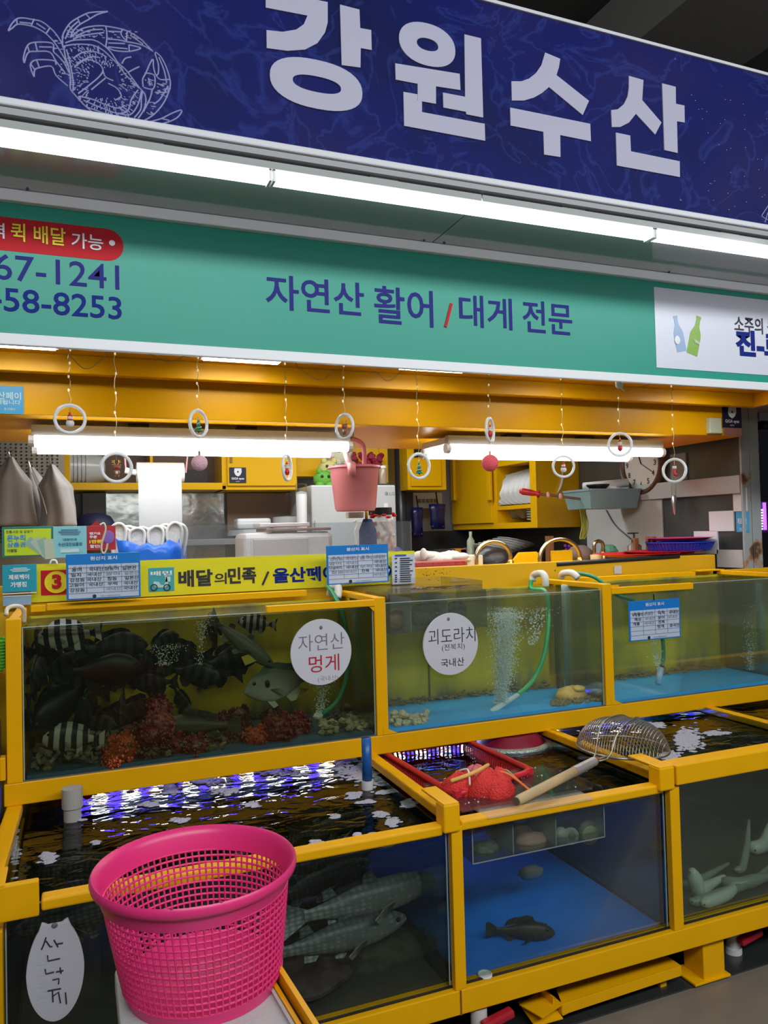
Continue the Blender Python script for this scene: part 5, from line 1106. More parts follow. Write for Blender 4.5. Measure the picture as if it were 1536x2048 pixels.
# sea squirts
SQ = mat('sea_squirt_red', (.16, .012, .008), .45, var=.5, vscale=40); SQO = mat('sea_squirt_orange', (.38, .06, .006), .45, var=.4, vscale=30); SQP = mat('sea_squirt_pink', (.28, .06, .05), .5, var=.4, vscale=40); SQD = mat('sea_squirt_dark', (.10, .02, .012), .5, var=.5, vscale=40)
def squirt(u, v, r, y, m, k):
    p = PY(u, v, y); R = r*.00205; rr = random.Random(u*7+v); mb = MB(); M0 = Matrix.Rotation(rr.uniform(-.5, .5), 3, 'Y')
    mb.ell((0, 0, 0), (R*.8, R*.7, R*.82), 20, 14, M=M0, jit=.07)
    for q in range(110):
        d = Vector((rr.gauss(0, 1), rr.gauss(0, 1)-.3, rr.gauss(0, 1))).normalized(); s = R*rr.uniform(.05, .11)
        mb.ell(d*R*rr.uniform(.8, .98), (s, s, s*1.2), 6, 5)
    for d in (Vector((.3, -.1, 1)), Vector((-.5, -.1, .8))): mb.tube([d*R*.6, d*R*1.05], [R*.22, R*.16], 10)
    mb.v = [p_+p for p_ in mb.v]
    tag(mb.build('sea_squirt', m, smooth=False), k, 'sea squirt', 'sea squirts heaped on the tank floor')
SL = [(318, 1420, 26, 2.88, SQ, 'top dark red sea squirt of the tallest clump'), (318, 1450, 30, 2.80, SQP, 'pink knobbly sea squirt at the middle of the tallest clump'), (300, 1474, 28, 2.78, SQ, 'red sea squirt under the pink one'), (242, 1502, 32, 2.77, SQO, 'bright orange red sea squirt at the front left of the heap'), (262, 1475, 24, 2.88, SQD, 'dark sea squirt behind the orange one'), (300, 1512, 24, 2.77, SQD, 'dark brown red sea squirt at the front beside the orange one'), (348, 1500, 30, 2.80, SQ, 'red sea squirt in the front row below the rockfish head'), (392, 1500, 28, 2.77, SQ, 'red sea squirt in the front row under the rockfish belly'), (428, 1496, 24, 2.84, SQD, 'dark sea squirt under the rockfish tail'), (480, 1440, 28, 3.0, SQD, 'dim sea squirt at the back behind the rockfish tail'), (470, 1482, 26, 2.84, SQD, 'dark sea squirt right of the rockfish'), (512, 1480, 26, 2.79, SQO, 'orange red sea squirt left of the big bristly one'), (556, 1468, 38, 2.80, SQ, 'big bristly dark red sea squirt beneath the silver fish'), (590, 1462, 36, 2.86, SQ, 'bristly red sea squirt nearest the blue floor patch'), (545, 1440, 26, 2.96, SQD, 'dark red sea squirt at the back beneath the silver fish'), (440, 1450, 26, 3.02, SQD, 'dim red sea squirt at the back left of the yellow wall'), (225, 1525, 18, 2.74, SQO, 'small orange sea squirt at the very front'), (520, 1505, 20, 2.75, SQD, 'small dark sea squirt at the front under the orange red one')]
for u, v, r, y, m, l in SL: squirt(u, v, r, y, m, l)
# gravel / shell debris heap
DEB = mat('shell_gravel', (.16, .13, .08), .8, var=.6, vscale=60)
m = MB(); rr = random.Random(11)
for k in range(520):
    u = rr.uniform(-.15, .55); q = rr.random()
    x = -.13+q*.42*(1+rr.random()*.6); y = rr.uniform(2.73, 3.06); h = max(.01, .10*(1-abs(x-.0)/.75))
    m.ell((x, y, .76+rr.random()*h*.7), (rr.uniform(.006, .02), rr.uniform(.006, .018), rr.uniform(.003, .010)), 6, 4, M=Matrix.Rotation(rr.uniform(0, 3), 3, 'X') @ Matrix.Rotation(rr.uniform(0, 3), 3, 'Z'), jit=.2)
tag(m.build('shell_gravel', DEB), 'brown shell gravel heaped in the left corner of the upper left tank', 'gravel', kind='stuff')
def rubble(u0, v0, u1, v1, y0, y1, n, m, name, label, s=(.006, .018)):
    mb = MB()
    for k in range(n):
        y = rr.uniform(y0, y1); p = PY(rr.uniform(u0, u1), rr.triangular(v0, v1, v1), y); p.z = max(p.z, .765)
        a = rr.uniform(*s); mb.ell(p, (a, a*rr.uniform(.5, 1), a*rr.uniform(.4, .9)), 6, 5, M=Matrix.Rotation(rr.uniform(0, 3), 3, 'X'), jit=.25)
    return tag(mb.build(name, m), label, 'shells', kind='stuff')
rubble(640, 1438, 752, 1472, 2.75, 2.95, 170, mat('pale_shell_crust', (.34, .34, .22), .8, var=.6, vscale=70), 'shell_crust', 'pale encrusted shells piled in the right corner of the upper left tank')
rubble(660, 1408, 745, 1440, 2.9, 3.05, 70, mat('dark_shell_crust', (.09, .09, .07), .8, var=.6, vscale=60), 'shell_crust', 'dark shells behind the pale pile in the upper left tank')
# mid tank
rubble(782, 1420, 856, 1458, 2.74, 2.86, 120, mat('tan_shell_crust', (.48, .44, .28), .8, var=.6, vscale=60), 'shell_crust', 'tan encrusted shell at the left corner of the upper middle tank')
rubble(1105, 1398, 1206, 1420, 2.73, 2.84, 110, mat('barnacle_brown', (.24, .18, .08), .8, var=.7, vscale=70), 'barnacle_crust', 'row of brown barnacles at the right corner of the upper middle tank', (.005, .012))
p = PY(1142, 1392, 2.84); t = root('sea_snail', p, 'golden orange sea snail among the barnacles in the upper middle tank', 'snail')
MB().ell(p, (.075, .05, .045), 20, 12, jit=.05).build('shell', mat('golden_shell', (.72, .45, .12), .5, var=.3, vscale=40), t, smooth=True)
MB().ell(p+Vector((.02, -.03, .035)), (.03, .025, .015), 10, 8, jit=.12).build('spire', mat('golden_shell', (.72, .45, .12), .5), t, smooth=True)
GRH = mat('green_air_hose', (.02, .42, .14), .35)
t = root('green_air_hose', PY(1095, 1170, 2.95), 'green air hose curving down through the upper middle tank', 'hose')
MB().tube(bez([PY(1062, 1160, 3.1), PY(1064, 1178, 3.08), PY(1092, 1185, 2.95), PY(1097, 1240, 2.9), PY(1088, 1310, 2.88), PY(1066, 1360, 2.88), PY(1036, 1389, 2.86)], 8), .010, 10).build('hose', GRH, t, smooth=True)
m = MB(); m.tube([PY(1036, 1390, 2.86), PY(1000, 1412, 2.82), PY(982, 1424, 2.80)], [.010, .013, .012], 10).build('air_stone', mat('white_air_stone', (.62, .72, .74), .7, bump=.5), t, smooth=True)
t = root('green_air_hose', PY(660, 1180, 3.0), 'green air hose behind the first round label in the upper left tank', 'hose')
MB().tube(bez([PY(655, 1174, 3.1), PY(668, 1190, 3.02), PY(684, 1225, 2.95), PY(697, 1290, 2.92), PY(692, 1360, 2.90), PY(672, 1405, 2.88), PY(645, 1428, 2.86)], 8), .009, 10).build('hose', mat('dark_green_air_hose', (.02, .25, .12), .35), t, smooth=True)
MB().ell(PY(636, 1432, 2.86), (.02, .015, .014), 10, 8, jit=.1).build('air_stone', mat('white_air_stone', (.62, .72, .74), .7), t)
t = root('green_air_hose', PY(1320, 1290, 2.85), 'dark green hose with a pale air stone under the notice in the right tank', 'hose')
MB().tube(bez([PY(1150, 1146, 3.1), PY(1190, 1155, 3.02), PY(1235, 1190, 2.93), PY(1270, 1205, 2.9), PY(1318, 1262, 2.86), PY(1327, 1300, 2.85), PY(1325, 1332, 2.85)], 8), .009, 10).build('hose', mat('dark_green_air_hose', (.02, .25, .12), .35), t, smooth=True)
MB().tube([PY(1323, 1330, 2.85), PY(1322, 1338, 2.85)], .013, 10).build('collar', BLACK, t)
MB().tube([PY(1322, 1336, 2.85), PY(1316, 1368, 2.83)], .014, 10).build('air_stone', mat('pale_blue_stone', (.35, .55, .75), .6), t, smooth=True)
# white pvc elbows above the tanks
PVC = mat('white_pvc', (.66, .66, .64), .35)
for (pts, l) in (([(660, 1190, 3.12), (664, 1176, 3.10), (676, 1174, 3.06), (675, 1196, 3.04)], 'white plastic pipe elbow at the right end of the upper left tank'), ([(1066, 1162, 3.12), (1068, 1150, 3.12), (1084, 1147, 3.05), (1091, 1157, 3.02), (1091, 1172, 3.02)], 'white plastic pipe elbow over the upper middle tank'), ([(1123, 1155, 3.14), (1126, 1147, 3.12), (1144, 1146, 3.05), (1156, 1156, 3.02)], 'white plastic pipe elbow over the divider of the upper right tank')):
    tag(MB().tube(bez([PY(*q) for q in pts], 5), .016, 12).build('pipe_elbow', PVC, smooth=True), l, 'pipe', 'white pipe elbows over the tanks')
tag(MB().tube(bez([PY(12, 1230, 2.72), PY(15, 1217, 2.74), PY(30, 1212, 2.76), PY(46, 1218, 2.78), PY(48, 1245, 2.8)], 5), .007, 8).build('ivory_tube', mat('ivory_tube', (.62, .60, .48), .4), smooth=True), 'ivory tube looped over the left end post', 'tube')
# vertical pipes standing in mid tank and right tank
AP = mat('algae_pipe', (.10, .13, .09), .7, var=.6, vscale=25, bump=.3); CP = mat('pale_drain_pipe', (.35, .48, .46), .4, var=.3, vscale=20)
for u, v0, v1, y, r, m_, l in ((1131, 1168, 1398, 2.98, .020, CP, 'pale standing drain pipe in the upper middle tank'), (1112, 1190, 1390, 3.05, .014, AP, 'dark algae covered rod left of the pale standing pipe'), (1163, 1190, 1390, 3.05, .018, AP, 'dark algae covered pipe right of the pale standing pipe'), (1519, 1165, 1352, 3.0, .022, CP, 'pale standing drain pipe at the right edge of the right tank'), (706, 1200, 1410, 3.06, .014, CP, 'thin pale standing pipe near the divider in the upper left tank'), (857, 1290, 1380, 3.10, .003, AP, 'thin dark seam strip on the back of the upper middle tank')):
    a, b = PY(u, v0, y), PY(u, v1, y); tag(MB().tube([(a.x, y, min(a.z, 1.24)), (a.x, y, .76)], r, 12).build('standpipe', m_, smooth=True), l, 'pipe')
# bubble columns
BUB = mat('air_bubbles', (.80, .92, .88), .4, alpha=.75)
def bubbles(pts, n, spread, label, size=(.0012, .0035)):
    mb = MB(); P_ = bez([PY(*q) for q in pts], 10)
    for k in range(n):
        q = rr.random(); i = min(len(P_)-2, int(q*(len(P_)-1))); c = P_[i].lerp(P_[i+1], rr.random()); s = spread*(.5+q)
        c = c+Vector((rr.gauss(0, s), rr.gauss(0, s), 0))
        c.y = min(max(c.y, 2.73), 3.09); r_ = rr.uniform(*size); mb.ell(c, r_, 6, 4)
    return tag(mb.build('air_bubbles', BUB, smooth=True), label, 'bubbles', kind='stuff')
bubbles([(1000, 1405, 2.84), (1008, 1340, 2.84), (1010, 1270, 2.84), (1010, 1225, 2.84)], 3600, .026, 'dense rising column of air bubbles in the middle tank', (.001, .003))
bubbles([(1003, 1400, 2.82), (1008, 1340, 2.82), (1012, 1270, 2.82), (1012, 1215, 2.82)], 4200, .021, 'milky core of the rising air column in the middle tank', (.0007, .0018))
bubbles([(1066, 1290, 2.9), (1070, 1250, 2.9), (1085, 1215, 2.9)], 260, .022, 'scattered air bubbles beside the green hose in the middle tank')
bubbles([(1318, 1340, 2.85), (1312, 1300, 2.85), (1312, 1230, 2.85)], 260, .012, 'thin bubble stream behind the notice in the right tank')
bubbles([(1505, 1340, 2.9), (1500, 1290, 2.9), (1512, 1210, 2.9)], 500, .016, 'bubble stream by the pipe at the right edge')
bubbles([(330, 1330, 2.76), (335, 1290, 2.76)], 240, .022, 'fine bubbles over the dark fish left of centre', (.0008, .002))
bubbles([(400, 1330, 2.76), (402, 1270, 2.76), (405, 1240, 2.76)], 260, .012, 'fine bubble stream over the dark fish in the centre', (.0008, .002))
bubbles([(640, 1425, 2.86), (645, 1380, 2.86), (655, 1330, 2.87), (660, 1270, 2.87)], 700, .018, 'pale bubble column behind the first round label', (.001, .003))
# clear specimen box hung in the middle tank, with dark shellfish
ACB = glass_mat('box_acrylic', (.90, .92, .91), .25, .04, murk=.035, mcol=(.45, .46, .48))
a, b = PY(778, 1268, 2.75), PY(970, 1180, 2.75)
t = root('specimen_box', ((a.x+b.x)/2, 2.8, a.z), 'clear plastic divided box hanging in the upper middle tank behind the round label', 'box')
z0, z1 = a.z, 1.262
for p_, q_ in (((a.x, 2.74, z0), (b.x, 2.745, z1)), ((a.x, 2.74, z0), (a.x+.004, 3.0, z1)), ((b.x-.004, 2.74, z0), (b.x, 3.0, z1)), ((a.x, 2.74, z0), (b.x, 3.0, z0+.004)), ((a.x, 2.996, z0), (b.x, 3.0, z1))): MB().bb(p_, q_).build('pane', ACB, t)
for u in (820, 893): x = PY(u, 1230, 2.75).x; MB().bb((x, 2.745, z0), (x+.003, 2.99, z1-.02)).build('divider', mat('pale_divider', (.40, .44, .44), .3, alpha=.6), t)
SHD = mat('dark_spiny_shell', (.08, .075, .06), .8, var=.7, vscale=60); 
for k, (u, v, r_, m_, l) in enumerate(((790, 1240, .045, mat('brown_scallop', (.26, .11, .06), .6, var=.4, vscale=30), 'brown round scallop in the left cell of the hanging box'), (842, 1230, .05, SHD, 'dark spiny shellfish in the middle cell, left'), (868, 1228, .05, SHD, 'dark spiny shellfish in the middle cell, right'), (912, 1224, .05, SHD, 'dark spiny shellfish in the right cell of the hanging box'))):
    p = PY(u, v, 2.84); mb = MB().ell((0, 0, 0), (r_, r_*.7, r_*.85), 16, 10, jit=.08); 
    if k:
        for q in range(90):
            d = Vector((rr.gauss(0, 1), rr.gauss(0, 1), rr.gauss(0, 1))).normalized(); mb.ell(Vector((d.x*r_, d.y*r_*.7, d.z*r_*.85)), rr.uniform(.002, .006), 5, 4)
    else: mb.lathe([(r_*.9, 0), (r_*1.05, .01), (r_*.9, .02)], (0, 0, 0), 20, M=Matrix.Rotation(PI/2, 3, 'X'))
    mb.v = [x+p for x in mb.v]; tag(mb.build('shellfish', m_), l, 'shellfish', 'shellfish in the hanging box')
# clear lid / tray above water with pinkish octopus bits
a, b = PY(772, 1196, 2.73), PY(958, 1172, 3.0)
t = root('clear_tray', PY(860, 1190, 2.8), 'shallow clear plastic tray resting on top of the upper middle tank', 'tray')
xa, xb = PY(775, 1200, 2.72).x, PY(965, 1180, 2.72).x
MB().bb((xa, 2.72, 1.264), (xb, 3.09, 1.267)).bb((xa, 2.72, 1.267), (xb, 2.723, 1.285)).bb((xa, 3.087, 1.267), (xb, 3.09, 1.30)).bb((xb-.003, 2.72, 1.267), (xb, 3.09, 1.30)).build('tray_shell', ACB, t)
for k, (u, v, l) in enumerate(((855, 1182, 'pinkish mottled shellfish pieces on the clear tray, left clump'), (905, 1180, 'pinkish mottled shellfish pieces on the clear tray, right clump'))):
    mb = MB()
    for q in range(30): mb.ell(PY(u+rr.uniform(-28, 28), v+rr.uniform(-5, 4), 2.88+rr.uniform(-.05, .05)), (rr.uniform(.006, .018), .01, rr.uniform(.004, .010)), 7, 5, jit=.25)
    for p_ in mb.v: p_.z = max(p_.z, 1.268)
    tag(mb.build('shellfish_pieces', mat('pink_mottled', (.38, .24, .24), .7, var=.5, vscale=60)), l, 'shellfish', kind='stuff')
# ================================================================ LOWER TANK CONTENTS
FM = fish_mat('grey_mullet', (.10, .12, .115), (.42, .43, .39), 'scale', scale=120, zmid=-.002, zw=.016, rough=.3)
GM = 'grey mullet in the lower left tank'
for L, uv, y, yw, pt, l in ((.40, (628, 1768), 2.42, A(6), A(8), 'grey mullet at the top, its head just below the front rail'), (.50, (718, 1802), 2.20, A(0), A(4), 'large grey mullet with scaly flank, highest of the two big ones'), (.46, (668, 1876), 2.18, A(2), A(2), 'large grey mullet facing right below the biggest one'), (.30, (645, 1772), 2.75, A(8), A(4), 'small mullet head peeking between the two upper mullet'), (.44, (560, 1838), 2.55, A(0), A(-2), 'dim mullet behind, its tail by the basket'), (.46, (500, 1920), 2.5, A(-5), A(-4), 'mullet mostly hidden behind the pink basket'), (.40, (190, 1822), 2.25, A(170), A(-8), 'pale bellied mullet left of the basket'), (.42, (640, 1722), 2.55, A(4), A(3), 'mullet back showing through the rippled surface')):
    p = PY(uv[0], uv[1], y)
    p.z = min(p.z, WZ-.065*L/.4)
    fish('mullet', FM, L, l, GM, uv, y, yw, pt, p=p)
p = PZ(665, 1650, .56); fish('mullet', FM, .34, 'mullet just under the surface behind the foam patches', GM, None, 0, A(12), A(2), roll=A(20), p=p)
fish('mullet', FM, .48, 'mullet tail and flank seen through the water left of the basket', GM, None, 0, A(140), A(-12), roll=A(30), p=PZ(190, 1735, .52))
fish('mullet', FM, .42, 'dim mullet deep behind the basket', GM, None, 0, A(5), A(0), p=Vector((.32, 2.6, .42)))
FL = fish_mat('dark_brown_flatfish', (.022, .010, .009), (.03, .018, .015), 'mottle', (.06, .045, .04), 18, rough=.5)
def flat(c, L, W, yaw, m, label):
    mb = MB(); n = 40; vs = []; top = []
    R = Matrix.Rotation(yaw, 3, 'Z')
    for j in range(7):
        q = j/6; 
        for i in range(n):
            a = 2*PI*i/n; x = math.cos(a)*L/2*q; y = math.sin(a)*W/2*q*(1-.25*math.cos(a)); z = .035*(1-q*q)+.003*math.sin(9*a)*q
            vs.append(c+R @ Vector((x, y, z)))
    fs = [(j*n+i, j*n+(i+1) % n, (j+1)*n+(i+1) % n, (j+1)*n+i) for j in range(6) for i in range(n)]
    k0 = len(vs); vs += [v_-Vector((0, 0, .01)) for v_ in vs[6*n:7*n]]
    fs += [(6*n+i, 6*n+(i+1) % n, k0+(i+1) % n, k0+i) for i in range(n)]+[tuple(k0+i for i in range(n))]
    mb.add(vs, fs)
    mb.prism([c+R @ Vector(p_) for p_ in ((-L*.45, .03, .003), (-L*.68, .07, .003), (-L*.66, -.07, .003), (-L*.45, -.03, .003))], (0, 0, .006))
    t = root('flatfish', c, label, 'fish', 'flatfish on the tank floor')
    mb.build('body', m, t, smooth=True, auto=60)
    for s in (-1, 1): MB().ell(c+R @ Vector((L*.40, s*.022, .022)), (.01, .01, .01), 8, 6).build('eye', EYE, t, smooth=True)
flat(Vector((.64, 2.26, .245)), .46, .30, A(35), FL, 'big dark brown flatfish with pale flecks leaning near the front glass')
FL2 = fish_mat('olive_flatfish', (.03, .035, .02), (.04, .04, .03), 'mottle', (.055, .06, .04), 25, rough=.5)
flat(Vector((.83, 2.28, .222)), .42, .26, A(-15), FL2, 'olive flatfish on the floor right of the brown one')
flat(Vector((.30, 2.45, .222)), .42, .28, A(160), FL2, 'olive flatfish on the dark floor behind the basket')
# middle tank floor fish and drain
FK = fish_mat('dark_small_rockfish', (.02, .022, .02), (.04, .04, .035), 'mottle', (.05, .045, .035), 60)
fish('rock', FK, .22, 'small dark fish lying on the bright blue floor of the lower middle tank', 'rockfish', None, 0, A(-22), A(-4), p=Vector((PZ(1062, 1900, .235).x+.02, 2.13, .242)))
p = PZ(970, 1950, .214); tag(MB().lathe([(0, .003), (.016, .003), (.017, .005), (.020, .005), (.022, 0), (0, 0)], p, 24).build('floor_drain', PVC, smooth=True, auto=40), 'round white drain cap at the front of the blue tank floor', 'drain')
tag(MB().ell(PZ(1062, 1745, .30), (.05, .03, .02), 10, 8, jit=.1).build('pale_mollusc', mat('dim_pale', (.3, .34, .36), .6), smooth=True), 'dim pale mollusc hanging mid water under the clear shellfish box', 'mollusc')
# eels
EEL = mat('grey_eel', (.20, .20, .18), .3, var=.3, vscale=12); EELP = mat('pale_eel_belly', (.45, .45, .41), .35, var=.15)
def eel(pts, r, m, label):
    P_ = bez([PY(*q) for q in pts], 8); n = len(P_)
    for q in P_: q.z = max(q.z, .213+r*.9)
    rs = [r*(.35+.65*min(1, 6*i/n))*(1-.75*max(0, (i/n-.55)/.45)) for i in range(n)]
    t = root('eel', P_[0], label, 'eel', 'eels in the lower right tank')
    MB().tube(P_, rs, 12).build('body', m, t, smooth=True)
    d = (P_[1]-P_[0]).normalized(); s = d.cross(Vector((0, 0, 1))).normalized() if abs(d.z) < .9 else Vector((1, 0, 0))
    for k in (-1, 1): MB().ell(P_[2]+s*k*rs[2]*.9, r*.16, 8, 6).build('eye', EYE, t, smooth=True)
eel([(1384, 1738, 2.12), (1392, 1765, 2.12), (1402, 1795, 2.12), (1418, 1802, 2.13), (1450, 1792, 2.16)], .026, EELP, 'pale bellied eel rising upright behind the glass of the lower right tank')
eel([(1378, 1800, 2.08), (1400, 1804, 2.07), (1440, 1790, 2.08), (1500, 1785, 2.10), (1560, 1775, 2.2)], .017, EEL, 'long grey eel lying across the floor of the lower right tank')
eel([(1402, 1822, 2.05), (1420, 1834, 2.05), (1450, 1830, 2.06), (1468, 1812, 2.09), (1450, 1800, 2.14)], .020, EELP, 'pale eel curled in a ring at the front')
eel([(1470, 1780, 2.2), (1484, 1740, 2.2), (1494, 1690, 2.25), (1498, 1640, 2.3)], .014, EEL, 'thin grey eel swimming up near the middle of the lower right tank')
eel([(1365, 1770, 2.2), (1375, 1800, 2.18), (1410, 1812, 2.2), (1460, 1800, 2.25)], .016, EEL, 'grey eel with raised head near the left post')
eel([(1440, 1800, 2.15), (1480, 1795, 2.1), (1520, 1800, 2.1), (1560, 1790, 2.1)], .022, EEL, 'thick grey eel at the bottom right')
eel([(1500, 1740, 2.3), (1525, 1700, 2.3), (1545, 1640, 2.35)], .026, EELP, 'blurred pale eel standing up by the right edge of the frame')
rubble(1362, 1835, 1400, 1855, 2.04, 2.1, 40, DEB, 'gravel', 'small shells at the left corner of the lower right tank floor') if 0 else None
# foam patches
FO = mat('sea_foam', (.55, .55, .66), .8, bump=.8, bscale=160, alpha=.85)
rr = random.Random(21)
def foam(us, z, label):
    mb = MB()
    for (u, v, ru, rv, n) in us:
        for k in range(n):
            p = PZ(u+rr.gauss(0, ru*.45), v+rr.gauss(0, rv*.45), z+.002); r_ = rr.uniform(.004, .011); mb.ell(p, (r_*1.4, r_, .002), 8, 4, jit=.15)
    return tag(mb.build('sea_foam', FO, smooth=True), label, 'foam', kind='stuff')
foam([(95, 1715, 16, 10, 60), (30, 1690, 3, 60, 60), (190, 1685, 5, 3, 8), (165, 1550+90, 4, 2, 3), (260, 1560+22, 6, 2, 4), (505, 1610, 16, 4, 30), (340, 1578, 20, 12, 90), (420, 1562, 40, 9, 110), (300, 1608, 18, 6, 50), (360, 1640, 14, 6, 30), (450, 1582, 30, 9, 60), (560, 1545, 50, 7, 120)], WZ, 'white foam patches on the dark water left and behind the basket')
foam([(715, 1545, 34, 18, 200), (770, 1585, 14, 4, 26), (705, 1590, 14, 8, 40), (735, 1604, 20, 4, 30), (762, 1628, 16, 6, 50), (785, 1645, 12, 8, 50), (818, 1606, 14, 8, 50), (672, 1634, 8, 4, 14), (632, 1688, 14, 7, 50), (748, 1670, 10, 4, 20), (714, 1667, 4, 3, 5), (745, 1560, 18, 20, 60), (680, 1530, 12, 12, 50)], WZ, 'white and violet foam patches around the blue standpipe')
foam([(1375, 1478, 26, 22, 420), (1340, 1512, 16, 8, 160), (1430, 1466, 26, 4, 140), (1310, 1450, 22, 6, 120)], .655, 'white foam on the water behind the wire scoop')
# ================================================================ FRONT AND LOWER OBJECTS
# blue standpipe with white tip, white pipe at the left
x = PZ(735, 1578, WZ); t = root('blue_standpipe', (x.x, x.y, .5), 'blue water pipe with a white tip dropping into the lower left tank', 'pipe')
MB().tube([(x.x, x.y, WZ+.028), (x.x, x.y, .80)], .017, 14).build('pipe', mat('blue_pipe', (.01, .10, .35), .35), t, smooth=True)
MB().tube([(x.x, x.y, WZ-.05), (x.x, x.y, WZ+.03)], [.017, .021], 14).build('white_tip', PVC, t, smooth=True, auto=40)
x = PZ(145, 1640, WZ); t = root('white_standpipe', (x.x, x.y, .2), 'greyish white standing pipe at the back left of the lower left tank', 'pipe')
MB().tube([(x.x, x.y, .25), (x.x, x.y, WZ+.045)], .026, 16).tube([(x.x, x.y, WZ+.04), (x.x, x.y, WZ+.10)], .031, 16).build('pipe', mat('old_white_pipe', (.42, .40, .37), .4, var=.2), t, smooth=True, auto=40)
t = root('valve', (x.x+.08, x.y+.05, WZ), 'small red and blue valve beside the white standing pipe', 'valve')
p = PZ(175, 1600, WZ+.03); MB().ell(p+Vector((0, .04, .02)), (.022, .02, .03), 10, 8).build('red_body', PRED, t, smooth=True); MB().bb(p+Vector((-.03, .04, .03)), p+Vector((-.012, .06, .08))).build('blue_body', mat('blue_pipe', (.01, .10, .35), .35), t)
# ---- pink laundry basket, nested pair
BY = 1.52; c = PY(394, 1722, BY); xr = (PY(600, 1700, BY).x-PY(188, 1745, BY).x)/2
cb = PY(402, 1965, BY-.0); H = c.z-cb.z; r1 = xr*.985; r0 = xr*.735
zb = cb.z; cx = (PY(600, 1700, BY).x+PY(188, 1745, BY).x)/2
PK = mat('pink_basket_plastic', (.80, .035, .20), .35, sss=.05); PK2 = mat('lighter_pink_plastic', (.95, .20, .42), .45)
t = root('pink_basket', (cx, BY, zb), 'large bright pink plastic laundry basket standing on the foam box', 'basket')
C0 = Vector((cx, BY, zb)); lean = Vector((-.012, 0, 0))
def rad(q): return r0+(r1*.93-r0)*q**.9
NV, NR = 80, 13; q0, q1 = .09, .80
Z = lambda q: zb+H*q
S = lambda a, q, dr=0: C0+lean*q+Vector(((rad(q)+dr)*math.cos(a), (rad(q)+dr)*math.sin(a), H*q))
m = MB()
for k in range(NV):
    a = 2*PI*k/NV; m.tube([S(a, q0+(q1-q0)*j/6) for j in range(7)], .0021, 5, caps=False)
m.build('vertical_ribs', PK, t, smooth=True)
m = MB()
for j in range(NR+1):
    q = q0+(q1-q0)*j/NR; m.tube([S(2*PI*k/72, q) for k in range(72)], .0023, 5, close=True)
m.build('hoops', PK, t, smooth=True)
MB().lathe([(r0*.90, .004), (r0*.99, 0), (r0*1.0, .008), (rad(q0)+.003, H*q0+.002), (rad(q0)-.002, H*q0+.002), (r0*.95, .012), (0, .012), (0, .004)], C0, 72).build('base', PK, t, smooth=True, auto=50)
MB().lathe([(rad(q1)-.0015, H*q1-.002), (rad(.93), H*.93), (r1*.94, H*.965), (r1*.965, H*.99), (r1*.985, H*1.0), (r1, H*.985), (r1*1.005, H*.955), (r1*.995, H*.925), (r1*.975, H*.91), (r1*.97, H*.925), (r1*.965, H*.95), (rad(.93)+.006, H*.925), (rad(q1)+.0015, H*q1-.002)], C0+lean, 84).build('rim', PK, t, smooth=True, auto=80)
m = MB()
for a_ in (250, 275, 90, 100, 135, 60): 
    a = math.radians(a_); m.tube([C0+lean+Vector((r1*.985*math.cos(a), r1*.985*math.sin(a), H*1.0)), C0+lean+Vector((r1*.985*math.cos(a), r1*.985*math.sin(a), H*1.004))], .0025, 8)
m.build('rim_holes', mat('dark_pink_hole', (.25, .01, .05), .6), t)
# ---- foam box
zt = zb-.001
a = PZ(229, 1938, zt); b = PZ(548, 1939, zt)
FX = mat('grey_styrofoam', (.50, .51, .50), .75, bump=.15, bscale=120, var=.06)
yb = max(a.y, b.y); x0, x1 = a.x, b.x
t = root('foam_box', ((x0+x1)/2, 1.5, 0), 'pale grey foam box under the pink basket', 'box')
MB().bb((x0, BY-.40, zt-.04), (x1, yb, zt)).build('lid', FX, t, bev=.006)
MB().bb((x0+.012, BY-.39, .30), (x1-.012, yb-.012, zt-.041)).build('body', FX, t, bev=.01)
tag(MB().bb((x0+.0, BY-.38, 0), (x1-.0, yb-.02, .30)).build('plastic_crate', mat('blue_crate', (.02, .08, .30), .5), bev=.004), 'crate under the foam box at the bottom of the frame', 'crate')
# yellow angle rail projecting towards us beside the box
zr = .66-.06; zr = zt+.01
a = PZ(552, 1940, zr); b = PZ(618, 2046, zr); d = (b-a)
t = root('yellow_angle_rail', b, 'yellow steel angle rail with a dark slot beside the foam box', 'rail')
e = a+d*3.2
MB().beam(a, e, .010, .035).build('outer_flange', YELW, t); MB().beam(a+Vector((-.016, 0, -.01)), e+Vector((-.016, 0, -.01)), .008, .02).build('inner_flange', YEL, t)
MB().beam(a+Vector((-.009, 0, -.012)), e+Vector((-.009, 0, -.012)), .008, .012).build('dark_slot', BLACK, t)
MB().beam(a+Vector((-.024, 0, -.012)), e+Vector((-.024, 0, -.012)), .006, .018).build('foam_edge', FX, t)
MB().bb((a.x-.012, a.y-.02, .0), (a.x+.012, a.y+.0, zr-.02)).build('support_leg', YEL, t)
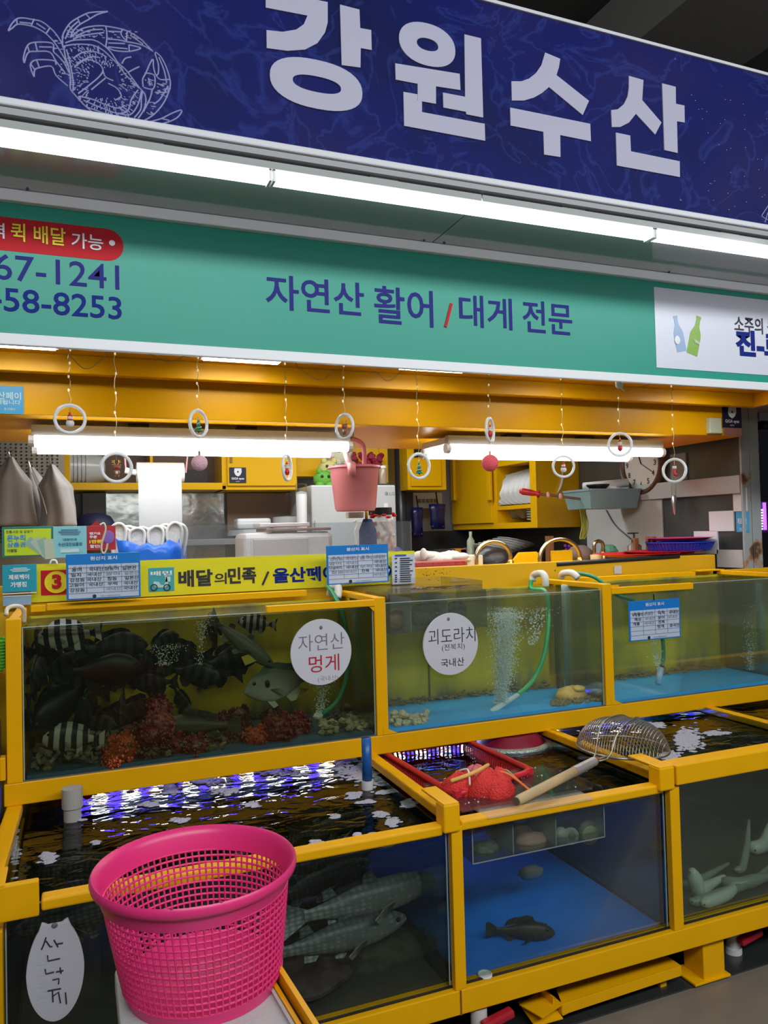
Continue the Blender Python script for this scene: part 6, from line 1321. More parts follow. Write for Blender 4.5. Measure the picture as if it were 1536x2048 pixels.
# ---- red mesh bags and baskets in the middle tank
RBK = mat('red_colander_plastic', (.62, .02, .03), .35)
def colander(pts, zt,  zb_, inset, name, label, m, n=22, rim=.014):
    t = root(name, (sum(p[0] for p in pts)/4, sum(p[1] for p in pts)/4, zb_), label, 'basket')
    T = [Vector((*p, zt)[:3]) for p in pts]; c = sum(T, Vector())/4; B = [Vector((c.x+(p.x-c.x)*(1-inset), c.y+(p.y-c.y)*(1-inset), zb_)) for p in T]
    rm = []
    for i in range(4):
        p, q = T[i], T[(i+1) % 4]; pr = T[i-1]
        rm += bez([p+(pr-p).normalized()*.05, p+((pr-p).normalized()+(q-p).normalized())*.012, p+(q-p).normalized()*.05], 5)
    MB().tube(rm, rim*.75, 8, close=True).build('rim', m, t, smooth=True)
    mb = MB()
    for i in range(4):
        p, q, bp, bq = T[i], T[(i+1) % 4], B[i], B[(i+1) % 4]; k_ = max(6, int((q-p).length/.018))
        for k in range(k_+1): mb.beam(p.lerp(q, k/k_), bp.lerp(bq, k/k_), .004, .007, (q-p))
        for s in (0, .12, .5, 1): mb.beam(p.lerp(bp, s), q.lerp(bq, s), .004, .010 if s else .02)
    mb.build('ribbed_sides', m, t); MB().prism(B, (0, 0, .004)).build('bottom', m, t); return t
za = .70
A_ = PZ(1060, 1552, za); A2 = PZ(930, 1478, za); A3 = PZ(790, 1512, za); A4 = PZ(905, 1600, za)
yq = 2.62
fr_, br_ = PZ(1066, 1560, .665), PZ(928, 1478, .665)
colander([(P1b+.06, 2.13, .695), (fr_.x, fr_.y, .695), (br_.x, br_.y, .664), (P1b+.07, br_.y+.02, .664)], .663, .55, .10, 'red_colander', 'red rectangular colander basket floating in the lower middle tank', RBK)
# crimson round colander upside down on silver ring
c = Vector((PY(1020, 1500, 2.78).x, 2.78, 0)); t = root('crimson_colander', (c.x, c.y, .64), 'crimson round plastic colander behind the red rectangular one', 'basket')
MB().lathe([(.105, .035), (.135, .008), (.14, 0), (.13, 0), (.10, .030), (0, .035), (0, .036), (.105, .035)], (c.x, c.y, .636), 40).build('bowl', mat('crimson_plastic', (.22, .005, .03), .35), t, smooth=True, auto=60)
tag(MB().lathe([(.145, 0), (.165, .006), (.170, .02), (.165, .034), (.145, .036)], (c.x, c.y, .602), 48).build('silver_ring', mat('ribbed_silver', (.42, .48, .44), .35, metal=.5, bump=.5, bscale=150), smooth=True, auto=60), 'ribbed silvery ring under the crimson colander', 'ring')
MESH = mat('red_mesh_fabric', (.78, .035, .03), .6, bump=.8, bscale=170)
def mbag(u, v, ru, rv, z, sd, label, m=MESH):
    c = PZ(u, v, z); rx = (PZ(u+ru, v, z).x-PZ(u-ru, v, z).x)/2; g = random.Random(sd); mb = MB(); vs = []; n, mm = 26, 14
    ph = [g.uniform(0, 6) for _ in range(8)]
    for j in range(1, mm):
        b = PI*j/mm
        for i in range(n):
            a = 2*PI*i/n; f = 1+.12*math.sin(3*a+ph[0])+.08*math.sin(5*a+ph[1]+b*3)+.06*math.sin(9*a+ph[2])
            vs.append(c+Vector((rx*math.sin(b)*math.cos(a)*f, rx*.75*math.sin(b)*math.sin(a)*f, rv*math.cos(b)*(1+.15*math.sin(4*a+ph[3])))))
    fs = [(j*n+i, (j+1)*n+i, (j+1)*n+(i+1) % n, j*n+(i+1) % n) for j in range(mm-2) for i in range(n)]+[tuple(range(n)), tuple((mm-2)*n+i for i in range(n))]
    t = root('mesh_bag', c-Vector((0, 0, rv)), label, 'bag', 'red mesh bags')
    mb.add(vs, fs).build('bag', m, t, smooth=True); return t, c, rx
t, c, rx = mbag(922, 1578, 42, .05, .69, 1, 'red mesh bag tied with a yellow band at the corner of the middle tank')
MB().tube(bez([c+Vector((-.05, -.03, .04)), c+Vector((0, -.045, .055)), c+Vector((.05, -.03, .06)), c+Vector((.11, .02, .055))], 6), .006, 8).build('yellow_band', mat('yellow_band', (.75, .45, .10), .5), t, smooth=True)
MB().tube(bez([c+Vector((0, .03, .045)), c+Vector((.02, -.01, .06)), c+Vector((.0, -.06, .03))], 6), .003, 6).build('white_tie', WHITE, t)
t, c, rx = mbag(985, 1582, 54, .065, .69, 2, 'larger red mesh bag in front of the scoop handle')
MB().tube(bez([c+Vector((-.02, .02, .05)), c+Vector((.03, -.03, .06)), c+Vector((.09, -.07, .01))], 6), .004, 6).build('orange_cord', mat('orange_cord', (.8, .18, .03), .5), t)
t, c, rx = mbag(952, 1552, 28, .035, .69, 3, 'pinkish shellfish bag lying in the red colander', mat('pink_flesh_net', (.62, .16, .15), .5, bump=.4, bscale=60))
MB().tube(bez([c+Vector((.05, 0, .02)), c+Vector((.08, .03, .0)), c+Vector((.07, .0, -.02))], 5), .003, 6).build('tie', mat('tan_cord', (.5, .35, .2), .6), t)
tag(MB().tube(bez([PZ(985, 1572, .67), PZ(1000, 1545, .70), PZ(1012, 1540, .71), PZ(1030, 1555, .70), PZ(1036, 1560, .69)], 6), .003, 6).build('tan_cord', mat('tan_cord', (.5, .35, .2), .6)), 'tan cord looping over the inside of the red colander', 'cord')
# ---- clear shellfish box hooked on the front rail
y = 2.03
a, b = PY(946, 1728, y), PY(1208, 1640, y)
t = root('shellfish_box', ((a.x+b.x)/2, 2.08, a.z), 'clear three compartment box hooked behind the front rail of the lower middle tank', 'box')
x0, x1, z0, z1 = a.x, b.x, a.z, .70; yb_ = 2.20
for p_, q_ in (((x0, y, z0), (x1, y+.004, z1-.04)), ((x0, y, z0), (x0+.004, yb_, z1-.02)), ((x1-.004, y, z0), (x1, yb_, z1-.02)), ((x0, y, z0), (x1, yb_, z0+.004)), ((x0, yb_-.004, z0), (x1, yb_, z1-.02))): MB().bb(p_, q_).build('pane', ACB, t)
m = MB()
ED = mat('acrylic_edge', (.50, .54, .56), .2, alpha=.75)
for x in (x0, x1): m.beam((x, y, z0), (x, y, z1-.04), .003, .003, (1, 0, 0))
m.beam((x0, y, z0), (x1, y, z0), .003, .003); m.build('edge', ED, t)
for u in (1027, 1113):
    x = PY(u, 1690, y).x; MB().bb((x, y+.004, z0), (x+.004, yb_, z1-.03)).build('divider', ED, t)
q0_, q1_ = PY(975, 1632, 1.975), PY(1186, 1594, 1.975)
MB().bb((q0_.x, 1.972, .672), (q1_.x, 2.06, .677)).build('hook_strip', mat('clear_strip', (.70, .68, .60), .2, alpha=.28), t)
MB().bb((PY(925, 1650, 2.03).x, 2.03, .68), (q1_.x+.04, 2.30, .684)).bb((q1_.x+.036, 2.03, .684), (q1_.x+.04, 2.3, .70)).build('lid_shelf', ACB, t)
m = MB(); rr = random.Random(31)
for k in range(40): m.ell((rr.uniform(x0, q1_.x), rr.uniform(2.05, 2.28), .6855), rr.uniform(.001, .0035), 6, 4)
m.build('water_drops', mat('water_drop', (.7, .75, .8), .05, alpha=.7), t)['kind'] = 'stuff'
def lump(u, v, rx, rz, yy, m_, name, label, cat, sd=0, grp=None, jit=.06):
    p = PY(u, v, yy); o = MB(); random.seed(sd); g = random.Random(sd)
    o.ell(p, (rx, rx*.7, rz), 22, 14, jit=jit); random.seed(99)
    return tag(o.build(name, m_, smooth=True), label, cat, grp)
lump(972, 1697, .045, .020, 2.10, mat('green_grey_shell', (.17, .19, .13), .6, var=.6, vscale=70), 'shellfish', 'green grey rough shell in the left cell of the clear box', 'shellfish', 1, jit=.14)
lump(1000, 1660, .030, .03, 2.14, mat('red_flesh', (.30, .03, .025), .5), 'shellfish', 'dim red lump in the left cell of the clear box', 'shellfish', 2)
lump(1062, 1682, .055, .026, 2.10, mat('pink_flesh', (.70, .38, .33), .45, var=.15, vscale=20), 'sea_cucumber', 'pink fleshy mollusc in the middle cell of the clear box', 'mollusc', 3)
lump(1045, 1665, .035, .02, 2.14, mat('pink_flesh', (.70, .38, .33), .45), 'sea_cucumber', 'second pink fleshy lump behind in the middle cell', 'mollusc', 4)
WM = mat('white_shell_flesh', (.58, .56, .48), .45, var=.2, vscale=30)
lump(1122, 1668, .022, .02, 2.09, WM, 'shellfish', 'small white whelk at the left of the right cell', 'shellfish', 5, jit=.12)
p = PY(1143, 1672, 2.08); M = Matrix.Rotation(A(80), 3, 'X')
t = root('shellfish', p, 'ringed white scallop in the middle of the right cell', 'shellfish')
MB().lathe([(.0, .0), (.014, .0), (.018, .006), (.024, .006), (.026, 0), (.024, -.012), (0, -.015)], p, 24, M=M).build('shell', WM, t, smooth=True, auto=60)
MB().ell(p+Vector((0, -.004, 0)), (.013, .004, .013), 12, 8).build('flesh', mat('olive_flesh', (.25, .25, .18), .5), t, smooth=True)
p = PY(1178, 1665, 2.08); t = root('shellfish', p, 'round beige scallop with a dark rim at the right end of the clear box', 'shellfish')
MB().lathe([(0, -.012), (.034, -.01), (.038, 0), (.034, .006), (0, .006)], p, 28, M=M).build('shell', mat('dark_scallop_rim', (.16, .15, .12), .5), t, smooth=True, auto=60)
MB().ell(p+Vector((-.002, -.006, -.004)), (.030, .006, .028), 18, 10).build('flesh', mat('beige_flesh', (.55, .50, .33), .5), t, smooth=True)
# ---- wire scoop net with wooden handle
zh = .715
L_ = PZ(1147, 1508, zh); R_ = PZ(1338, 1508, zh); c = (L_+R_)/2; R = (R_-L_).length/2*.98
c = PZ(1245, 1494, zh); SW = mat('steel_wire', (.50, .48, .42), .3, metal=.9)
t = root('wire_scoop', c, 'round wire mesh scoop with a wooden handle resting upside down on the yellow rails', 'scoop')
tiltM = Matrix.Rotation(A(2), 3, 'Y')
hoop = [c+tiltM @ Vector((R*math.cos(2*PI*k/48), R*math.sin(2*PI*k/48), 0)) for k in range(48)]
MB().tube(hoop, .0045, 8, close=True).build('hoop', SW, t, smooth=True)
Hd = R*.62
def dome(x, y):
    q = min(1, (x*x+y*y)/(R*R)); return Hd*(1-q**1.6)**.62
m = MB(); N_ = 34
for k in range(1, N_):
    s = -R+2*R*k/N_; w_ = math.sqrt(max(0, R*R-s*s)); n = 22
    for ax in (0, 1):
        pts = []
        for i in range(n+1):
            v_ = -w_+2*w_*(.5-.5*math.cos(PI*i/n)); x, y_ = ((s, v_) if ax else (v_, s)); 
            ca, sa = math.cos(.6), math.sin(.6); X, Y_ = x*ca-y_*sa, x*sa+y_*ca
            pts.append(c+tiltM @ Vector((X, Y_, dome(X, Y_))))
        m.tube(pts, .0012, 4, caps=False)
m.build('wire_mesh', SW, t)
h0 = PY(1030, 1604, 1.98); h0 = PZ(1032, 1603, .705); 
jn = PZ(1188, 1523, zh+.004); d_ = (jn-h0)
jn = c+(jn-c).normalized()*R if False else jn
WD = mat('pale_wood_handle', (.52, .38, .20), .6, var=.25, vscale=18, bump=.1)
ml = h0.lerp(jn, .72)
MB().tube([h0, h0.lerp(jn, .03), h0.lerp(jn, .4), ml], [.012, .0145, .015, .0155], 14).build('handle', WD, t, smooth=True)
MB().tube([h0+(h0-jn).normalized()*.001, h0+(jn-h0).normalized()*.006], .0125, 14).build('worn_end', mat('dark_wood_end', (.12, .09, .06), .7), t)
MB().tube([ml, h0.lerp(jn, 1.0)], [.0165, .0155], 14).build('ferrule', mat('galvanised', (.50, .48, .48), .4, metal=.6), t, smooth=True, auto=40)
MB().tube([h0.lerp(jn, .97), h0.lerp(jn, 1.05)], [.012, .011], 12).build('wood_tip', mat('brown_block', (.22, .09, .035), .5), t)
dr = (c-jn); dr.z = 0; dr.normalize()
for off in (-.012, .012):
    s = dr.cross(Vector((0, 0, 1)))*off; pts = [jn]
    for i in range(1, 16):
        q = i/15; p_ = jn.lerp(c+dr*R*.98, q)+s*(1+math.sin(PI*q)*2.2); v_ = p_-c; pts.append(Vector((p_.x, p_.y, c.z+dome(v_.x, v_.y)+.004)))
    MB().tube(pts, .0028, 6).build('brace_wire', SW, t, smooth=True)
near = min(hoop, key=lambda p_: (p_-jn).length); MB().tube([jn, near], .004, 6).build('brace_wire', SW, t)
# ---- under the frame
t = root('yellow_channel_tray', PZ(1200, 1970, .02), 'long yellow steel channel lying on the floor under the lower tanks', 'channel')
a = PZ(1050, 2000, .04); 
pA, pB = PZ(1124, 2008, .075), PZ(1362, 1931, .075)
e_ = (pB-pA).normalized(); nrm = Vector((-e_.y, e_.x, 0)); lift = Vector((0, 0, 1))
nt0 = pA+nrm*.075
MB().prism([pA, pB, pB+nrm*.26, pA+e_*.10+nrm*.26, pA+e_*.135+nrm*.13, pA+e_*.115+nrm*.085, pA+e_*.03+nrm*.07], (0, 0, -.003)).build('deck', YELW, t)
MB().beam(pA-lift*.016, pB-lift*.016, .003, .032).beam(pB-lift*.012, pB+nrm*.08-lift*.012, .003, .024).build('front_lip', YELW, t, bev=.001)
MB().beam(pA+nrm*.02-lift*.034, pB+nrm*.05-e_*.04-lift*.02, .04, .003).build('lower_lip', YEL, t)
MB().beam(pA-lift*.016, pA+nrm*.10-lift*.016, .003, .032).build('end_web', YELW, t)
fp = pB-e_*.05+nrm*.03; MB().bb((fp.x-.012, fp.y-.003, .006), (fp.x+.012, fp.y+.02, fp.z-.003)).build('foot', YELW, t)
L0, L1_, L2_ = PZ(1036, 2003, .06), PZ(1070, 2052, .035), PZ(1106, 2032, .04)
MB().prism([L0, L1_, PZ(1126, 2036, .04), PZ(1092, 1990, .06)], (0, 0, -.003)).build('lower_plate', YELW, t)
MB().beam(PZ(1060, 1996, .075), PZ(1106, 2022, .075), .10, .003).beam(PZ(1082, 1988, .078), PZ(1107, 2008, .078), .003, .04).build('inner_channel', YELW, t)
for (u, v, yv, l) in ((958, 2044, 2.0, 'red valve handle on a white pipe under the post, at the bottom'), (1466, 1890, 2.10, 'red valve handle on a white pipe stub under the lower right tank')):
    p = PY(u, v, yv); p.z = min(max(p.z, .03), .075)
    t = root('drain_valve', p-Vector((0, 0, .03)), l, 'valve', 'drain valves under the frame')
    MB().tube([p-Vector((0, 0, .025)), p+Vector((0, 0, .06))], .024, 16).build('pipe', PVC, t, smooth=True, auto=40)
    MB().tube([p-Vector((0, 0, .027)), p-Vector((0, 0, .004))], .029, 16).build('pipe_end', PVC, t, smooth=True, auto=40)
    MB().beam(p+Vector((-.01, -.04, .03)), p+Vector((.09, -.035, .045)), .03, .022).build('handle', mat('red_valve', (.42, .01, .025), .4), t, bev=.006)
# things at the left edge behind the end post
t = root('green_coil', PY(-2, 1320, 2.9), 'bright green coiled hose at the left edge beside the end post', 'hose')
MB().tube([PY(-3, 1277+i*.9, 2.9)+Vector((.018*math.cos(i*.9), .018*math.sin(i*.9), 0)) for i in range(70)], .006, 6).build('coil', mat('lime_hose', (.15, .55, .04), .4), t, smooth=True)
tag(MB().bb((-1.2, 3.0, 0), (-.27, 3.5, 1.08)).build('blue_cabinet', mat('dark_blue_cabinet', (.01, .03, .12), .5)), 'dark blue cabinet beyond the left end of the tanks', 'cabinet')
tag(MB().bb((-1.2, 2.6, 0), (-.24, 2.95, .90)).build('grey_crate', mat('grey_crate_plastic', (.35, .34, .36), .5), bev=.005), 'grey crate beyond the left end of the tanks', 'crate')
# brown grating spots, rust line on rail below post
tag(MB().bb((P1a+.012, 1.9725, zb0), (P1a+.017, 1.9745, zb1)).build('rust_seam', mat('rust_brown', (.22, .07, .01), .8), D.objects['lower_tank_stand']), None)
# ================================================================ BANNER, NOTICES, CARDS
YN = 3.19
LIME = mat('lime_yellow_print', (.72, .68, .004), .4)
a, b = PY(62, 1206, YN), PY(829, 1107, YN)
t = root('yellow_banner', ((a.x+b.x)/2, YN, 1.272), 'long lime yellow delivery banner across the counter front', 'banner')
MB().bb((a.x, YN, 1.270), (b.x, YN+.008, 1.413)).build('sheet', LIME, t)
MB().textp('배달', 357, 1175, 425, 1138, YN, .035).textp('민족', 456, 1169, 512, 1133, YN, .035).textp('의', 429, 1169, 453, 1145, YN, .02).build('black_lettering', PBLK, t)
MB().beam(PY(525, 1170, YN-.003), PY(537, 1143, YN-.003), .003, .008, (1, 0, 0)).build('slash', PBLK, t)
MB().textp('울산페이', 546, 1167, 672, 1131, YN, .035).build('blue_lettering', NAVY, t)
a, b = PY(297, 1184, YN), PY(348, 1134, YN)
ic = MB().bb((a.x, YN-.002, a.z), (b.x, YN, b.z)).build('app_icon', mat('teal_icon', (.05, .36, .42), .4), t, bev=.0015)
MB().textp('배민', 301, 1152, 344, 1141, YN, .03, .004).build('icon_lettering', PWHT, ic)
m = MB()
for u in (308, 334):
    c = PY(u, 1175, YN-.004); m.lathe([(.010, 0), (.014, 0), (.014, .002), (.010, .002)], c, 18, M=Matrix.Rotation(PI/2, 3, 'X'))
m.build('scooter_wheel', PBLK, ic)
m = MB().prism([PY(u, v, YN-.004) for u, v in ((306, 1170), (308, 1163), (318, 1164), (322, 1170), (329, 1170), (332, 1155), (328, 1153), (333, 1151), (337, 1170), (330, 1175), (312, 1175))], (0, .002, 0)).prism([PY(u, v, YN-.004) for u, v in ((330, 1164), (341, 1163), (341, 1153), (330, 1154))], (0, .002, 0))
m.build('scooter', mat('pale_teal_print', (.45, .70, .70), .4), ic)
a, b = PY(82, 1191, YN), PY(140, 1139, YN)
r = MB().bb((a.x, YN-.002, a.z), (b.x, YN, b.z)).build('number_badge', PRED, t)
c = PY(113, 1164, YN-.003); MB().lathe([(0, 0), (.042, 0), (.042, .002)], c, 28, M=Matrix.Rotation(PI/2, 3, 'X')).build('disc', PYEL, r)
MB().textp('3', 104, 1178, 123, 1148, YN, .05, .007).build('numeral', PRED, r)
c = PY(770, 1142, YN-.002); MB().lathe([(0, 0), (.030, 0), (.030, .002)], c, 24, M=Matrix.Rotation(PI/2, 3, 'X')).build('round_logo', NAVY, t)
MB().textp('y', 771, 1152, 779, 1138, YN, .04, .006).build('logo_lettering', PWHT, t)
def card(name, u0, v0, u1, v1, y, m, label, cat='card', th=.003, bev=.0):
    a, b = PY(u0, v0, y), PY(u1, v1, y); t = root(name, ((a.x+b.x)/2, y, a.z), label, cat)
    MB().bb((a.x, y, a.z), (b.x, y+th, b.z)).build('card', m, t, bev=bev); return t
NC = mat('notice_print', (.58, .62, .74), .4)
t = card('price_notice', 785, 1169, 829, 1108, 3.17, NC, 'white printed notice with black lines at the right end of the yellow banner', 'notice')
m = MB()
rr = random.Random(8)
for k in range(12):
    y = 1117+k*4.2
    if k % 2 == 0 or k > 7: m.beam(PY(790, y, 3.168), PY(794, y-.2, 3.168), .002, .005)
    m.beam(PY(800, y, 3.168), PY(800+rr.uniform(18, 26), y-.8, 3.168), .002, .004)
m.build('print_lines', PBLK, t)
MB().bb(tuple(PY(790, 1113, 3.168)), tuple(PY(812, 1108.5, 3.169))).build('heading', PBLU, t)
t = card('payment_card', 5, 1185, 73, 1128, 3.15, mat('teal_card', (.015, .33, .45), .35), 'teal payment card with white lettering at the left end of the banner', bev=.001)
MB().textp('제로페이', 17, 1160, 58, 1148, 3.15, .03).textp('가맹점', 21, 1175, 53, 1163, 3.15, .03).build('lettering', PWHT, t)
MB().bb(tuple(PY(5, 1189, 3.149)), tuple(PY(73, 1184, 3.15))).build('white_strip', PWHT, t)
m = MB()
for k, (u0, u1) in enumerate(((26, 54), (20, 60), (24, 56))): m.beam(PY(u0, 1137+k*3, 3.148), PY(u1, 1136+k*3, 3.148), .002, .004)
m.build('emblem', mat('pale_teal_print', (.45, .70, .70), .4), t)
t = card('card_holder', 6, 1212, 62, 1190, 3.14, mat('pale_blue_holder', (.25, .40, .58), .3), 'pale blue plastic holder under the teal payment card', 'holder', .02)
MB().bb(tuple(PY(6, 1194, 3.138)), tuple(PY(62, 1190, 3.139))).build('rim', WHITE, t)
# vouchers standing above the banner
t = card('market_voucher', 4, 1115, 107, 1052, 3.21, mat('dark_green_card', (.02, .20, .16), .35), 'green bordered yellow voucher card with banknotes printed on it', bev=.001)
a, b = PY(9, 1112, 3.208), PY(102, 1057, 3.208)
MB().bb((a.x, 3.2075, a.z), (b.x, 3.21, b.z)).build('yellow_field', mat('lime_card', (.50, .66, .01), .4), t, bev=.001)
MB().textp('온누리', 14, 1083, 51, 1069, 3.207, .03).textp('상품권', 14, 1095, 51, 1084, 3.207, .03).build('blue_lettering', mat('azure_print', (.02, .25, .70), .4), t)
MB().textp('전통시장 및 상점가', 12, 1067, 66, 1060, 3.207, .01).textp('가맹점', 13, 1105, 34, 1098, 3.207, .03).build('small_lettering', mat('dark_green_print', (.01, .08, .06), .4), t)
for k in range(4):
    c = PY(72+k*9, 1092+k*2, 3.206-.0006*k); M = Matrix.Rotation(math.radians(38+k*16), 3, 'Y'); MB().box(c, (.075, .0006, .034), M=M).build('printed_banknote', mat('note%d' % (k % 2), (.42, .5, .38) if k % 2 else (.25, .42, .36), .5), t)
t = card('fish_voucher', 107, 1116, 173, 1052, 3.205, mat('light_teal_card', (.22, .55, .60), .4), 'light teal voucher card between the yellow voucher and the red card', bev=.001)
MB().textp('대한민국', 126, 1082, 154, 1076, 3.204, .02).textp('수산대전상품권', 116, 1093, 164, 1084, 3.204, .02).build('lettering', mat('deep_teal_print', (.01, .10, .20), .4), t)
m = MB(); 
for k, (u0, u1) in enumerate(((122, 156), (117, 161), (122, 158))): m.beam(PY(u0, 1060+k*4, 3.203), PY(u1, 1059.5+k*4, 3.203), .002, .006)
m.build('emblem', mat('deep_teal_soft', (.10, .25, .35), .4), t)
MB().beam(PY(121, 1102, 3.203), PY(158, 1100.5, 3.203), .002, .014).build('button_print', mat('pale_print', (.5, .7, .72), .4), t)
t = card('discount_card', 174, 1101, 231, 1051, 3.215, mat('red_card', (.42, .02, .03), .35), 'red discount card with white and yellow lettering behind the metal hook', bev=.001)
MB().textp('땡겨요', 179, 1070, 201, 1064, 3.214, .03).textp('주문', 179, 1077, 194, 1071, 3.214, .03).textp('할인!', 180, 1096, 200, 1089, 3.214, .03).build('white_lettering', PWHT, t)
MB().textp('1만원', 179, 1087, 203, 1079, 3.214, .04).build('yellow_lettering', PYEL, t)
MB().ell(PY(217, 1074, 3.213), (.022, .001, .026), 14, 6).build('violet_blob', mat('violet_print', (.22, .10, .42), .5), t)
MB().textq('', (0, 0, 0), (0, 0, 0), (0, 0, 0)) if False else None
t = root('white_hook', PY(110, 1125, 3.2), 'small white bent hook hanging left of the first origin notice', 'hook')
MB().tube(bez([PY(100, 1128, 3.17), PY(103, 1121, 3.17), PY(111, 1121, 3.17), PY(114, 1128, 3.17)], 5), .004, 8).build('hook', WHITE, t, smooth=True)
# origin notices
BLC = mat('origin_notice_blue', (.01, .20, .62), .3); BLP = mat('origin_notice_print', (.52, .60, .74), .35)
GREYL = mat('grid_line_print', (.10, .13, .25), .5); FAINT = mat('faint_pen', (.22, .24, .30), .5)
def origin(u0, v0, u1, v1, y, label, rows, tilt=0, hook=None, head=.24):
    a, b = PY(u0, v0, y), PY(u1, v1, y); w, h = b.x-a.x, b.z-a.z; c = Vector((a.x+w/2, y, a.z+h/2))
    t = root('origin_notice', c, label, 'notice', None)
    Q = lambda x, z, e=0: (a.x+x*w, y-e, a.z+z*h)
    MB().bb(Q(0, 0), (b.x, y+.003, b.z)).build('blue_card', BLC, t, bev=.001)
    MB().bb(Q(.03, .03, .001), Q(.975, 1-head, 0)).build('table_sheet', BLP, t)
    m = MB(); n = 6; H = 1-head-.03
    for k in range(1, n+1): m.beam(Q(.03, .03+H*k/(n+.6), .0015), Q(.975, .03+H*k/(n+.6), .0015), .0006, .0014)
    for x in (.27, .5, .74): m.beam(Q(x, .03+H/(n+.6), .0015), Q(x, 1-head, .0015), .0006, .0014, (1, 0, 0))
    m.build('grid_lines', GREYL, t)
    m = MB()
    def W(s, x, z, ww, hh, mb, bd=.0): mb.textq(s, Q(x-ww/2, z, .002), (ww*w, 0, 0), (0, 0, hh*h), bd, (0, 0, 0))
    W('원산지 표시', .5, 1-head*.62, .36, head*.36, m, .02); m.build('title', PWHT, t)
    m = MB()
    for x, s, ww in ((.15, '품 목', .12), (.385, '원산지', .14), (.62, '품 목', .12), (.86, '원산지', .14)): W(s, x, 1-head-.105, ww, .07, m)
    m.build('heading_lettering', GREYL, t)
    m = MB(); f = MB()
    for k, r in enumerate(rows):
        for x, s in zip((.15, .385, .62, .86), r):
            if s: W(s.lstrip('*'), x+rr.uniform(-.02, .02), .03+H*(n-1-k)/(n+.6)+.03+H/(n+.6)*.0, min(.2, .065*len(s)), .085, f if s[0] == '*' else m, .015)
    m.ell(Q(.37, .065, .002), (.045*w*.6, .0006, .045*w*.6), 12, 6)
    m.build('handwritten_lettering', PBLK, t)
    W('국립수산물품질관리원', .58, .045, .26, .035, f); f.build('faded_lettering', FAINT, t)
    if hook:
        MB().tube(bez([PY(u, v, y-.006) for u, v in hook], 6), .0035, 8).build('wire_hook', mat('ivory_wire', (.60, .56, .45), .3), t, smooth=True)
    if tilt: t.rotation_euler = (0, tilt, 0)
    return t
origin(133, 1201, 280, 1104, 3.07, 'blue topped origin notice on a wire hook, at the left of the yellow banner', [('농어', '국내산', '점농어', '일본산'), ('밀치', '국내산', '*광어', '*일본산'), ('감성돔', '국내산', '참돔', '일본산'), ('고등어', '국내산', '우럭', '국내산'), ('강성돔', '', '*국내산', '국내산')], 0, [(200, 1050), (208, 1047), (211, 1060), (204, 1085), (203, 1100), (208, 1107), (213, 1098), (215, 1087)])
origin(654, 1170, 776, 1088, 3.05, 'blue topped origin notice on a chain hook, below the pink bucket', [('*감성돔', '*국내산', '*농어', '*국내산'), ('*광어', '*국내산', '', '국내산'), ('다금바리', '국내산', '*우럭', '국내산'), ('*참돔', '*국내산', '전복', '국내산'), ('', '', '', '*국내산')], -.005, [(708, 1044), (713, 1040), (714, 1050), (710, 1062), (711, 1078), (713, 1090)])
origin(1259, 1284, 1359, 1196, 2.69, 'blue topped origin notice hanging on the upper right tank glass', [('우렁쉥이', '*국내산', '낙지', '국내산'), ('해삼', '*국내산', '문어', '*국내산'), ('개불', '*국내산', '전복', ''), ('', '', '멍게', '중국산')], .0)
MB().tube([PY(1308, 1200, 2.682), PY(1307, 1188, 2.682)], .003, 6).build('suction_cup', BLACK, None).name = 'suction_hook'
tag(D.objects['suction_hook'], 'small dark suction hook above the notice on the right tank', 'hook')
# round foam labels on the tanks + oval one below
FOAM = mat('white_foam_label', (.60, .60, .66), .7, bump=.05, bscale=90)
RP = mat('red_marker', (.45, .01, .03), .6); BP = mat('black_marker', (.02, .02, .03), .6); GP = mat('grey_marker', (.16, .16, .18), .6)
def disc(uc, vc, ru, rv, y, label):
    c = PY(uc, vc, y); rx = (PY(uc+ru, vc, y).x-PY(uc-ru, vc, y).x)/2; rz = PY(uc, vc-rv, y).z-c.z
    t = root('foam_label', c-Vector((0, 0, rz)), label, 'label', 'foam labels on the tanks')
    MB().prism([c+Vector((rx*math.cos(q*PI/24), 0, rz*math.sin(q*PI/24))) for q in range(48)], (0, .008, 0)).build('board', FOAM, t, bev=.002); return t, c, rx, rz
t, c, rx, rz = disc(643, 1304, 61, 66, 2.688, 'round white foam label with black and red handwriting on the left upper tank')
MB().textp('자연산', 597, 1304, 688, 1264, 2.688, -.012).textp('(국내산)', 636, 1365, 676, 1349, 2.688, -.02).build('handwritten_lettering', GP, t)
MB().textp('멍게', 618, 1346, 678, 1307, 2.688, .0).build('red_lettering', RP, t)
MB().ell(PY(642, 1255, 2.687), (.006, .003, .007), 10, 6).build('pin', GP, t)
t, c, rx, rz = disc(902, 1288, 55, 62, 2.688, 'round white foam label with black handwriting on the middle upper tank')
MB().textp('괴도라치', 857, 1290, 950, 1252, 2.688, -.01).textp('(전복치)', 884, 1304, 929, 1285, 2.688, -.01).textp('국내산', 882, 1335, 928, 1314, 2.688, -.0).build('handwritten_lettering', BP, t)
MB().ell(PY(897, 1238, 2.687), (.006, .003, .007), 10, 6).build('pin', GP, t)
